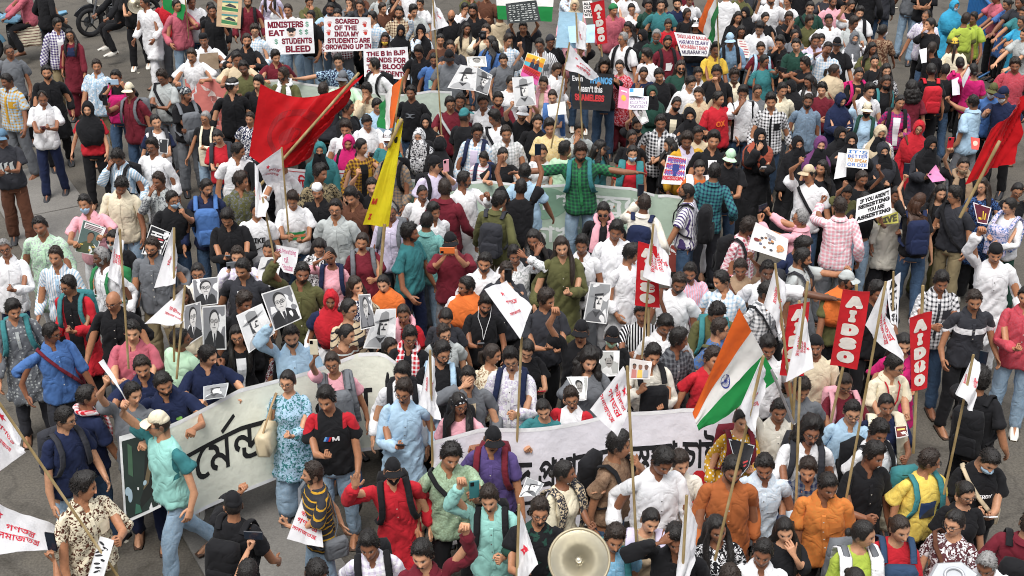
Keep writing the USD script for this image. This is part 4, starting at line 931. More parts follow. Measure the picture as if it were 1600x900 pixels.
def pole(r, a, b, rad=.0105, mat=None):
    a, b = np.array(a, float), np.array(b, float); n = 9; t = np.linspace(0, 1, n)[:, None]; p = a * (1 - t) + b * t
    rr = rad * (1 + .08 * (np.arange(n) % 3 == 1)); obj('pole', tube(p, rr, 8), mat or bamboo, r)
bamboo = usdkit.material(stage, '/World/Looks/bamboo', {'tc': ('texture_coordinate', {}), 'mp': ('mapping', {'scale': (14, 14, 5)}), 'n': ('noise_texture', {'scale': 1.0, 'detail': 4}), 'r': ('rgb_ramp', {'ramp': [(.3, lin('8b7449')), (.6, lin('b39c70')), (.8, lin('cbb892'))]}), 'p': ('principled_bsdf', {'roughness': .5})},
    [('tc.object', 'mp.vector'), ('mp.vector', 'n.vector'), ('n.fac', 'r.fac'), ('r.color', 'p.base_color')], surface='p.BSDF')
def oriented(S, ang):
    """marks turned by ang about the sheet's middle"""
    return lambda g: affinity.rotate(g, ang, origin=(S.w / 2, S.h / 2))
def white_flag(label, c, poles, style, ang=0, seed=0, wave=.06, fl='white_flag'):
    r = thing(fl, label, 'flag', group='white flags with red lettering'); S = Sheet(c, wave, seed, (6, 4), th=.004); S.crease = .3
    obj('cloth', S.body(20, 20), cloth_mat('flag_white', 'f6f5f8', .42), r)
    for a, b in poles: pole(r, a, b)
    red = cloth_mat('ink_flagred', 'c32338', .0); w, h = S.w, S.h; rot = oriented(S, ang); L = min(w, h)
    G = []
    if style in ('full', 'big'):
        W_, H_ = (w, h) if abs(ang) % 180 < 45 or abs(ang) % 180 > 135 else (h, w)
        cx, cy = w / 2, h / 2; k = .40 * W_
        G.append(('star', star(cx, cy + H_ * .34, min(.12 * W_, .09 * H_) * 1.4)))
        for q, (key, dy) in enumerate((('f1', .13), ('f2', -.07), ('f3', -.27))): G.append(('lettering', fit(bengali(key), cx - k, cy + H_ * (dy - .085), cx + k, cy + H_ * (dy + .085))))
    elif style == 'two':
        G.append(('star', star(w * .28, h * .72, .1 * L)))
        for key, dy in (('f2', .02), ('f3', -.2)): G.append(('lettering', fit(bengali(key), w * .3, h * (.42 + dy), w * .8, h * (.60 + dy))))
    elif style == 'star': G.append(('star', star(w / 2, h / 2, .36 * L, 5, .5)))
    elif style == 'aidso':
        for q, ch in enumerate('AIDS'): G.append(('letter', fit(text_poly(ch, 5), w * .2, h * (.78 - q * .24), w * .8, h * (.96 - q * .24), False)))
        red = simple('ink_black', '17171a', .7)
    elif style == 'small':
        for key, dy in (('f1', .0), ('f3', -.18)): G.append(('lettering', fit(bengali(key), w * .3, h * (.45 + dy), w * .85, h * (.6 + dy))))
    for nm, g in G:
        m = S.mark(rot(g), .003, .07)
        if m is not None: obj(nm, m, red, r)
    return r
def tricolour(label, c, poles, axis='v', seed=0, wave=.06, wheel=True, thin=False):
    r = thing('tricolour_flag', label, 'flag', group='orange, white and green flags'); S = Sheet(c, wave, seed, (5, 4), th=.004); S.crease = .3; n = 22
    cols = [('saffron_band', 'e8702a'), ('white_band', 'ecebe8'), ('green_band', '1f8a45')]
    for k, (nm, col) in enumerate(cols):
        a, b = k / 3, (k + 1) / 3
        o = (lambda uv, a=a, b=b: np.stack([uv[:, 0], a + (b - a) * uv[:, 1]], 1)) if axis == 'v' else (lambda uv, a=a, b=b: np.stack([a + (b - a) * uv[:, 0], uv[:, 1]], 1))
        obj(nm, S.body(n if axis == 'v' else 6, 6 if axis == 'v' else n, o), cloth_mat('flag_' + nm, col, .35), r)
    if wheel:
        R = min(S.w, S.h) * .12; cx, cy = S.w / 2, S.h / 2; g = disc(cx, cy, R, n=28).difference(disc(cx, cy, R * .84, n=28))
        sp = [affinity.rotate(sbox(cx - R * .03, cy, cx + R * .03, cy + R * .86), q * 15, origin=(cx, cy)) for q in range(24)]
        obj('wheel_emblem', S.mark(unary_union([g] + sp + [disc(cx, cy, R * .15)]), .003, .06, True), cloth_mat('ink_wheel', '27357c', 0), r)
    for a, b in poles: pole(r, a, b, .011, bamboo if not thin else simple('steel_rod', 'b9b9bb', .35, .6))
    return r
def plain_flag(name, label, c, poles, col, marks=None, seed=0, wave=.08, n=34, sag=0.0, crease=0.6):
    r = thing(name, label, 'flag'); S = Sheet(c, wave, seed, (6.5, 4.5), th=.004, sag=sag); S.crease = crease; obj('cloth', S.body(n, n), cloth_mat('flag_' + col, PAL.get(col, col), .42), r)
    for a, b in poles: pole(r, a, b, .017)
    for nm, g, c2 in (marks(S.w, S.h) if marks else ()):
        m = S.mark(g, .003, .06)
        if m is not None: obj(nm, m, cloth_mat('ink_' + c2, PAL.get(c2, c2), .2), r)
    return r
def red_sign(label, c, poles, text='AIDSO', seed=0):
    r = thing('vertical_sign', label, 'sign', group='red vertical signs'); S = Sheet(c, .02, seed, (4, 3), th=.006); obj('cloth', S.body(8, 16), cloth_mat('sign_red', 'd3222c', .1), r)
    n = len(text); wm = cloth_mat('sign_white', 'e9e3da', 0)
    for q, ch in enumerate(text):
        top = .94 - q * .9 / n; g = fit(text_poly(ch, 9), S.w * (.18 if ch != 'I' else .36), S.h * (top - .9 / n + .02), S.w * (.82 if ch != 'I' else .64), S.h * (top - .005), False); obj('letter', S.mark(g, .003, .1), wm, r)
    for a, b in poles: pole(r, a, b, .013)
    return r
def card(name, label, c, col, marks, cat='placard', seed=0, wave=.02, group=None, th=.005, sticks=(), trans=.05):
    r = thing(name, label, cat, group=group); S = Sheet(c, wave, seed, (3, 3), th=th); obj('sheet', S.body(8, 8), cloth_mat('card_' + col, PAL.get(col, col), trans, .6), r)
    by = {}
    for nm, g, c2 in marks(S.w, S.h): by.setdefault((nm, c2), []).append(g)
    for k, ((nm, c2), gs) in enumerate(by.items()):
        if nm == 'lettering' and 1 < len(gs) < 16:
            for g in gs: obj(nm, S.mark(g, .002 + .0012 * k, .12), simple('ink_' + c2, PAL.get(c2, c2), .8), r)
            continue
        m = S.mark(unary_union(gs), .002 + .0012 * k, .12)
        if m is not None: obj(nm, m, simple('ink_' + c2, PAL.get(c2, c2), .8), r)
    for a, b in sticks: pole(r, a, b, .012)
    return r
def lines(rows, colours, x0=.06, x1=.94, y0=.06, y1=.94, bold=3, jit=0, widths=None):
    def f(w, h):
        out = []; n = len(rows); rh = (y1 - y0) / n
        for k, t in enumerate(rows):
            if not t: continue
            a, b = (x0, x1) if not widths else widths[k]
            g = text_poly(t, bold); g = fit(g, w * a, h * (y1 - (k + .9) * rh), w * b, h * (y1 - (k + .12) * rh), False)
            if jit: g = affinity.rotate(g, [1.6, -1.2, .8, -1.5][(k + jit) % 4])
            out.append(('lettering', g, colours if isinstance(colours, str) else colours[k]))
        return out
    return f
def hand_print(w, h, cx, cy, s):
    g = [disc(cx, cy, .45 * s, .5 * s)] + [affinity.rotate(sbox(cx + q * .22 * s - .08 * s, cy + .3 * s, cx + q * .22 * s + .08 * s, cy + (1.25 - abs(q) * .12) * s), -q * 7, origin=(cx, cy)) for q in (-1.5, -.5, .5, 1.5)] + [affinity.rotate(sbox(cx - .09 * s, cy, cx + .09 * s, cy + .8 * s), 62, origin=(cx, cy))]
    return unary_union(g)
def portrait(kind, v=0):
    """a plain printed likeness of nobody in particular"""
    def f(w, h):
        o = []; B = lambda a, b, c, d: sbox(w * a, h * b, w * c, h * d); D = lambda x, y, rx, ry: disc(w * x, h * y, w * rx, h * ry, 24); G = lambda pts: Polygon([(w * x, h * y) for x, y in pts])
        if kind == 'suit':
            o += [('picture_ground', B(.04, .03, .96, .97), '77787c'), ('picture_suit', G([(.06, .03), (.94, .03), (.90, .30), (.68, .44), (.34, .44), (.10, .32)]), '222326'), ('picture_shirt', G([(.40, .45), (.62, .45), (.54, .10), (.50, .08)]), 'd8d8d8'), ('picture_tie', G([(.48, .38), (.56, .38), (.57, .10), (.50, .05), (.48, .10)]), '35363a'),
                  ('picture_face', D(.51, .64, .19, .235).union(B(.42, .40, .60, .52)), 'c3c1bf'), ('picture_hair', D(.51, .70, .215, .22).difference(D(.53, .63, .19, .225)), '2c2c2e'), ('picture_glasses', unary_union([D(q, .66, .075, .05).difference(D(q, .66, .06, .037)) for q in (.43, .60)] + [B(.49, .655, .54, .67)]), '1b1b1c'), ('picture_features', unary_union([D(.43, .66, .03, .018), D(.60, .66, .03, .018), B(.44, .505, .59, .518), G([(.5, .56), (.55, .56), (.53, .64)])]), '57575a')]
        elif kind == 'hat':
            o += [('picture_ground', B(.04, .03, .96, .97), 'd4d5d6' if v % 2 == 0 else '8f9193'), ('picture_coat', G([(.06, .03), (.95, .03), (.86, .22), (.66, .33), (.36, .33), (.14, .2)]), 'a9aaac' if v % 2 == 0 else '606164'), ('picture_face', G([(.36, .34), (.66, .34), (.70, .52), (.68, .70), (.34, .70), (.32, .5)]), 'dcdbd9'), ('picture_shade', unary_union([G([(.33, .36), (.45, .34), (.40, .52), (.42, .68), (.33, .68)]), D(.44, .61, .06, .028), D(.60, .61, .055, .026), B(.46, .465, .62, .495), G([(.3, .3), (.5, .14), (.66, .32), (.5, .26)]), G([(.5, .5), (.56, .5), (.54, .62)])]), '3a3b3e'), ('picture_hat', G([(.08, .66), (.30, .72), (.33, .90), (.50, .95), (.68, .90), (.70, .76), (.96, .80), (.70, .69), (.30, .645)]), '47484b' if v % 3 else '8b8c8e'), ('picture_hat_band', G([(.31, .72), (.70, .755), (.70, .70), (.31, .665)]), '232427')]
        elif kind == 'soldier':
            o += [('picture_ground', B(.03, .02, .97, .98), '4d5f5c'), ('picture_header', B(.12, .77, .95, .95), 'e6e2e0'), ('picture_uniform', G([(.06, .02), (.95, .02), (.88, .28), (.66, .40), (.38, .40), (.12, .28)]), '3d4630'), ('picture_face', D(.52, .55, .14, .15).union(B(.45, .36, .60, .5)), '7d5a45'), ('picture_hair', D(.52, .62, .15, .10).difference(D(.52, .55, .14, .14)), '1b1b1b'), ('picture_badges', unary_union([B(.14, .25, .3, .29), B(.72, .25, .88, .29), D(.68, .14, .05, .04)]), 'b99a4b'), ('lettering', unary_union([B(.16, y_, .9, y_ + .025) for y_ in (.79, .84, .89)]), '6b4a52')]
        elif kind == 'photo':
            o += [('picture_ground', B(.05, .05, .95, .95), 'a8a9a6'), ('picture_shirt', G([(.1, .05), (.92, .05), (.82, .32), (.6, .4), (.4, .4), (.16, .3)]), 'd6d6d4'), ('picture_face', D(.5, .58, .19, .22).union(B(.42, .34, .58, .5)), '8d8a86'), ('picture_hair', D(.5, .68, .21, .17).difference(D(.5, .56, .18, .2)).union(B(.38, .49, .62, .525)), '232323'), ('picture_features', unary_union([D(.43, .6, .03, .015), D(.57, .6, .03, .015)]), '2c2b2a')]
        elif kind == 'people':
            o += [('picture_ground', B(.04, .04, .96, .96), 'b9b2ae')]
            for q, (x, c, c2) in enumerate(((.22, 'a86a63', '6d4a3c'), (.5, 'c9a24c', '7a5340'), (.78, '8d8f96', '5b3f33'))): o += [('picture_figure', G([(x - .13, .05), (x + .13, .05), (x + .11, .48), (x - .11, .48)]), c), ('picture_face', D(x, .62, .08, .13), c2), ('picture_hair', D(x, .68, .09, .1).difference(D(x, .60, .08, .12)), '1c1a1a')]
        elif kind == 'figures':
            o += [('picture_band', B(.02, y_, .98, y_ + .165), c_) for y_, c_ in ((.81, 'e8b93a'), (.65, 'e58a2f'), (.49, '58b4c4'), (.33, 'd9473a'), (.17, 'd8437a'), (.02, 'd764a8'))]
            o += [('picture_figure', unary_union([G([(x - .12, .50), (x + .12, .50), (x + .09, .72), (x - .09, .72)]) for x in (.42, .66)]), '2b2f45'), ('picture_face', unary_union([D(x, .79, .07, .075) for x in (.42, .66)]), '7c5a48'), ('lettering', unary_union([B(.1, y_, .9 - .1 * (q % 2), y_ + .022) for q, y_ in enumerate((.42, .37, .32, .27, .22))]), 'a52222')]
        elif kind == 'twopics':
            for y_ in (.08, .54): o += [('picture_ground', B(.2, y_, .86, y_ + .38), 'd9cf9a'), ('picture_band', G([(.2, y_ + .05), (.86, y_ + .02), (.86, y_ + .12), (.2, y_ + .18)]), '3f7b4f'), ('picture_figure', G([(.3, y_ + .2), (.5, y_ + .3), (.75, y_ + .22), (.8, y_ + .14), (.5, y_ + .18)]), '3b3a3d'), ('picture_band', B(.2, y_ + .32, .86, y_ + .38), '4a8c8c')]
        elif kind == 'cartoon':
            for q in range(12):
                a = q * .55; x, y_ = .5 + .09 * q ** .6 * math.cos(a), .48 + .09 * q ** .6 * math.sin(a) * .8
                o += [('picture_figure', D(x, y_, .045, .05), ('8a6a55', '4a4a50', 'c08a5a', '6b6f86')[q % 4])]
            o += [('picture_figure', D(.8, .42, .1, .14), 'c98f5f'), ('picture_figure', D(.15, .42, .08, .06), '7d3838'), ('lettering', unary_union([B(.34 + .03 * k, .78 - .05 * k, .62 + .02 * k, .80 - .05 * k) for k in range(3)]), '77747a')]
        elif kind == 'scribble':
            rr = random.Random(v + 5)
            for k in range(8):
                for q in range(7): x = .08 + q * .125 + rr.uniform(-.02, .02); y_ = .1 + k * .105; o.append(('lettering', B(x, y_, x + rr.uniform(.04, .1), y_ + rr.uniform(.015, .05)), 'c9cdc9'))
        elif kind == 'art':
            o += [('picture_ground', B(.06, .04, .98, .94), '24312d'), ('picture_figure', G([(.3, .04), (.55, .3), (.62, .7), (.9, .86), (.97, .6), (.8, .2)]), '1b1f1d'), ('picture_figure', G([(.18, .55), (.3, .5), (.3, .85), (.2, .9)]), '41604a'), ('picture_figure', G([(.55, .3), (.7, .36), (.9, .8), (.8, .82)]), '6a5d46'), ('picture_figure', unary_union([D(.14, .36, .07, .05), D(.2, .3, .06, .08), D(.6, .38, .05, .03)]), '9fb6c2'), ('picture_figure', G([(.3, .06), (.5, .05), (.45, .14), (.34, .18)]), '3c6a58')]
        elif kind == 'strokes':
            rr = random.Random(v + 11); o = [('picture_stroke', affinity.rotate(D(rr.uniform(.25, .75), y_, rr.uniform(.14, .3), .028), rr.uniform(-30, 30)), '26272a') for y_ in np.linspace(.15, .85, 8)]
        elif kind == 'poster_black':
            o += [('picture_ground', B(.04, .03, .96, .97), '1b1c20'), ('lettering', unary_union([B(.14, y_, .8 - .12 * (k % 2), y_ + .055) for k, y_ in enumerate((.78, .68, .5, .3, .2))]), 'dcdcdc'), ('lettering', B(.14, .59, .8, .64), 'b6363c')]
        return o
    return f

# ---------------------------------------------------------------- street
def ground():
    asphalt = usdkit.material(stage, '/World/Looks/asphalt', {'g': ('geometry', {}), 'n1': ('noise_texture', {'scale': .35, 'detail': 5, 'roughness': .6}), 'n2': ('noise_texture', {'scale': 45.0, 'detail': 3}), 'n3': ('noise_texture', {'scale': 1.6, 'detail': 5, 'distortion': 1.5, 'roughness': .65}),
        'vo': ('voronoi_texture', {'feature': 'distance_to_edge', 'scale': .55}), 'wp': ('noise_texture', {'scale': 1.1, 'detail': 5}), 'ad': ('vector_math', {'math_type': 'multiply_add', 'vector2': (1.6, 1.6, 0)}), 'cr': ('rgb_ramp', {'ramp': [(0.0, (.45, .45, .45)), (.012, (.55, .55, .55)), (.03, (1, 1, 1))]}), 'm3': ('mix', {'mix_type': 'multiply', 'fac': .35}),
        'pt': ('voronoi_texture', {'scale': .22, 'metric': 'chebychev'}), 'pr': ('rgb_ramp', {'ramp': [(0.0, (.82, .82, .83)), (.5, (1.0, .99, .97)), (1.0, (1.1, 1.08, 1.05))]}), 'bw': ('rgb_to_bw', {}), 'm4': ('mix', {'mix_type': 'multiply', 'fac': .8}),
        'r': ('rgb_ramp', {'ramp': [(.25, (.084, .075, .064)), (.5, (.108, .098, .084)), (.8, (.132, .121, .105))]}), 'r2': ('rgb_ramp', {'ramp': [(.3, (.7, .7, .7)), (.7, (1.2, 1.2, 1.2))]}), 'r3': ('rgb_ramp', {'ramp': [(.32, (.66, .65, .63)), (.45, (.98, .98, .98)), (.65, (1.06, 1.05, 1.02))]}), 'm': ('mix', {'mix_type': 'multiply', 'fac': 1.0}), 'm2': ('mix', {'mix_type': 'multiply', 'fac': 1.0}), 'b': ('bump', {'strength': .35, 'distance': .01}), 'p': ('principled_bsdf', {'roughness': .85, 'specular_ior_level': .3})},
        [('g.position', 'n1.vector'), ('g.position', 'n2.vector'), ('g.position', 'n3.vector'), ('g.position', 'wp.vector'), ('wp.color', 'ad.vector1'), ('g.position', 'ad.vector3'), ('ad.vector', 'vo.vector'), ('g.position', 'pt.vector'), ('pt.color', 'bw.color'), ('bw.val', 'pr.fac'), ('vo.distance', 'cr.fac'), ('n1.fac', 'r.fac'), ('n2.fac', 'r2.fac'), ('n3.fac', 'r3.fac'), ('r.color', 'm.color1'), ('r2.color', 'm.color2'), ('m.color', 'm2.color1'), ('r3.color', 'm2.color2'), ('m2.color', 'm3.color1'), ('cr.color', 'm3.color2'), ('m3.color', 'm4.color1'), ('pr.color', 'm4.color2'), ('m4.color', 'p.base_color'), ('n2.fac', 'b.height'), ('b.normal', 'p.normal')], surface='p.BSDF')
    conc = usdkit.material(stage, '/World/Looks/concrete_strip', {'g': ('geometry', {}), 'n1': ('noise_texture', {'scale': 1.3, 'detail': 6, 'roughness': .65}), 'n2': ('noise_texture', {'scale': 60.0, 'detail': 2}), 'r': ('rgb_ramp', {'ramp': [(.3, (.15, .142, .13)), (.7, (.22, .208, .19))]}), 'r2': ('rgb_ramp', {'ramp': [(.3, (.8, .8, .8)), (.7, (1.1, 1.1, 1.1))]}), 'm': ('mix', {'mix_type': 'multiply', 'fac': 1.0}), 'p': ('principled_bsdf', {'roughness': .9})},
        [('g.position', 'n1.vector'), ('g.position', 'n2.vector'), ('n1.fac', 'r.fac'), ('n2.fac', 'r2.fac'), ('r.color', 'm.color1'), ('r2.color', 'm.color2'), ('m.color', 'p.base_color')], surface='p.BSDF')
    s = 600.0; tag(obj('ground', (np.array([(-s, -s, 0), (s, -s, 0), (s, s, 0), (-s, s, 0)], float), np.array([(0, 1, 2), (0, 2, 3)])), asphalt, smooth=False), kind='structure', label='worn grey asphalt road')
    # a strip of concrete slabs runs along the road, each slab a piece of its own
    r = thing('pavement', 'strip of concrete slabs let into the asphalt', None, kind='structure')
    (ax, ay), (bx_, by) = STRIP; d = nrm([bx_ - ax, by - ay, 0]); nn = np.array([-d[1], d[0], 0]); L = math.hypot(bx_ - ax, by - ay); k = 0; step = 1.9
    ang = math.atan2(d[1], d[0]); R = rotm([0, 0, 1], ang)
    rr = random.Random(3)
    while (k + 1) * step < L:
        c = np.array([ax, ay, 0]) + d * (k + .5) * step; obj('slab', bx((0, 0, 0), (step - .025, 1.15, .06), .01, None) if False else (lambda m: (m[0] @ rotm([0, 0, 1], ang + rr.uniform(-.004, .004)).T + c + [0, 0, rr.uniform(-.004, .006)], m[1]))(bx((0, 0, 0), (step - .025, 1.15, .05), .008)), conc, r); k += 1
def barricade(label, a, b, cols):
    a, b = np.array(a, float), np.array(b, float); d = nrm(b - a); L = np.linalg.norm(b - a); z = np.array([0, 0, 1.0])
    r = thing('steel_barricade', label, 'barricade', group='blue steel barricades')
    blue = simple('paint_blue', '2b6aa6', .4); wht = simple('paint_white', 'cfd4d8', .45); red = simple('paint_red', 'b5432f', .45)
    obj('top_rail', tube([a + z * 1.12, b + z * 1.12], .028, 8), blue, r); obj('bottom_rail', tube([a + z * .22, b + z * .22], .025, 8), blue, r)
    for p in (a, b): obj('post', tube([p + z * .05, p + z * 1.13], .032, 8), red if cols else blue, r)
    n = int(L / .105)
    for k in range(1, n): p = a + d * L * k / n; obj('bar', tube([p + z * .22, p + z * 1.11], .021, 6), (blue, wht)[k % 2] if cols else blue, r)
    for t in (.18, .82):
        p = a + d * L * t; q = np.cross(d, z); obj('foot', tube([p - q * .35 + z * .03, p + z * .24, p + q * .35 + z * .03], .022, 6), blue, r)
def motorbike(label, loc, rz, tank, bags=False):
    r = thing('motorcycle', label, 'motorcycle', loc, rz, 'motorcycles at the roadside')
    rub = simple('tyre_rubber', '17171a', .8); alloy = simple('alloy_black', '2a2b2e', .4, .5); steel = simple('bike_steel', '8f9296', .35, .8); body = simple('tank_' + tank, tank, .25, 0, .05); blk = simple('seat_black', '18181b', .6); glass = simple('headlamp_glass', 'cfd6da', .1, 0, .02)
    for wx in (-.66, .64):
        a = np.linspace(0, 2 * np.pi, 25); c = np.stack([wx + .255 * np.cos(a), 0 * a, .30 + .255 * np.sin(a)], 1); w = obj('wheel', tube(c, .048, 8, 1.05, up=[0, 1, 0], cap=False), rub, r)
        c2 = np.stack([wx + .215 * np.cos(a), 0 * a, .30 + .215 * np.sin(a)], 1); obj('rim', tube(c2, .016, 6, 1.6, up=[0, 1, 0], cap=False), alloy, str(w.GetPath()))
        for k in range(5): t = k * 2 * np.pi / 5 + .3; obj('spoke', tube([(wx, 0, .30), (wx + .21 * math.cos(t), 0, .30 + .21 * math.sin(t))], .016, 5), alloy, str(w.GetPath()))
        obj('brake_disc', (lambda m: (m[0] + [wx, .05, .30], m[1]))(tube([(0, 0, 0), (0, .006, 0)], .115, 16)), steel, str(w.GetPath()))
        t = np.linspace(.25, 2.6, 9) if wx < 0 else np.linspace(.5, 2.7, 9); obj('mudguard', tube(np.stack([wx + .325 * np.cos(t), 0 * t, .30 + .325 * np.sin(t)], 1), .055, 8, .3, up=[0, 1, 0]), body if wx < 0 else blk, r)
    for q in (-1, 1): obj('fork', tube([(-.66, q * .085, .30), (-.50, q * .085, .72), (-.43, q * .085, .92)], [.022, .022, .018], 8), steel, r)
    obj('fuel_tank', crumple(refine(mani_out(Manifold.hull_points(np.array([(-.40, -.07, .86), (-.40, .07, .86), (-.30, -.15, .80), (-.30, .15, .80), (-.3, -.1, .93), (-.3, .1, .93), (.02, -.13, .78), (.02, .13, .78), (.05, -.08, .86), (.05, .08, .86), (-.1, -.15, .74), (-.1, .15, .74)]))), .08), 3, .0), body, r)
    obj('seat', refine(bx((.36, 0, .80), (.72, .26, .10), .045), .12), blk, r)
    obj('side_panel', bx((.22, 0, .62), (.34, .22, .22), .05), body, r); obj('tail', mani_out(Manifold.hull_points(np.array([(.5, -.12, .70), (.5, .12, .70), (.55, -.1, .82), (.55, .1, .82), (.92, -.05, .80), (.92, .05, .80), (.9, 0, .87)]))), body, r)
    obj('engine', bx((-.05, 0, .42), (.42, .26, .32), .05), alloy, r)
    for k in range(4): obj('cylinder_fin', bx((-.12, 0, .50 + k * .035), (.26, .22, .012)), steel, r)
    obj('exhaust', tube([(-.2, .13, .42), (-.1, .16, .26), (.3, .17, .27), (.82, .18, .40)], [.024, .026, .045, .05], 10), steel, r)
    obj('headlamp', (lambda m: m)(tube([(-.40, 0, .88), (-.50, 0, .88), (-.56, 0, .87)], [.07, .095, .08], 12)), body, r); obj('headlamp_lens', tube([(-.555, 0, .87), (-.575, 0, .87)], [.078, .06], 12), glass, r)
    obj('handlebar', tube([(-.28, -.37, 1.02), (-.34, -.22, 1.04), (-.40, 0, .97), (-.34, .22, 1.04), (-.28, .37, 1.02)], .014, 8), blk, r)
    for q in (-1, 1): obj('mirror', bx((-.34, q * .33, 1.22), (.03, .14, .09), .014), blk, r); obj('mirror_stem', tube([(-.33, q * .26, 1.03), (-.34, q * .32, 1.20)], .007, 5), blk, r)
    obj('number_plate', bx((-.60, 0, .74), (.012, .22, .09)), simple('plate_white', 'd9d9d4', .5), r)
    for q in (-1, 1): obj('footrest', tube([(.05, q * .10, .33), (.05, q * .27, .32)], .013, 6), blk, r)
    if bags: obj('saddle_cloth', crumple(refine(bx((.1, -.23, .52), (.46, .13, .42), .05), .09), 4, .015), cloth('cr:h:mr'), r, rest=crumple(refine(bx((.1, -.23, .52), (.46, .13, .42), .05), .09), 4, .015)[0])
def horn(label, c, aim, R, rod, name='loudspeaker'):
    c = np.array(c, float); aim = nrm(aim); r = thing(name, label, 'loudspeaker')
    alu = usdkit.material(stage, '/World/Looks/spun_aluminium', {'tc': ('texture_coordinate', {}), 'n': ('noise_texture', {'scale': 5.0, 'detail': 4}), 'r': ('rgb_ramp', {'ramp': [(.35, (.60, .57, .48)), (.7, (.74, .71, .62))]}), 'p': ('principled_bsdf', {'roughness': .28, 'metallic': .8})}, [('tc.object', 'n.vector'), ('n.fac', 'r.fac'), ('r.color', 'p.base_color')], surface='p.BSDF') if ('al',) not in made else made[('al',)]
    made[('al',)] = alu
    prof = [(.0, 1.0), (-.06, .95), (-.25, .82), (-.6, .60), (-1.0, .38), (-1.5, .17)]
    u = nrm(np.cross(aim, [0, 0, 1.0])); w = np.cross(u, aim); a = np.linspace(0, 2 * np.pi, 40, endpoint=False); ri = lambda t, k: c + aim * t * R + R * k * (np.cos(a)[:, None] * u + np.sin(a)[:, None] * w)
    obj('bell', loft([ri(t, k) for t, k in prof[::-1]] + [ri(.015, .985)] + [ri(t + .02, k - .03) for t, k in prof[:-1]] + [ri(-1.42, .12)]), alu, r)
    obj('rim', tube(np.vstack([ri(0, 1.0), ri(0, 1.0)[:1]]), .012 * R / .25, 8, cap=False), simple('horn_rim', 'a79c82', .4, .3), r)
    obj('inner_cone', loft([ri(-1.3, .10), ri(-.85, .12), ri(-.8, .09), ri(-.78, .03)]), alu, r)
    obj('driver_unit', loft([ri(-1.45, .20), ri(-1.5, .34), ri(-1.9, .34), ri(-1.95, .25)]), simple('horn_grey', '77797a', .5), r)
    if rod is not None: obj('bracket', tube([c - aim * 1.6 * R, rod], .018, 8), simple('horn_grey', '77797a', .5), r)

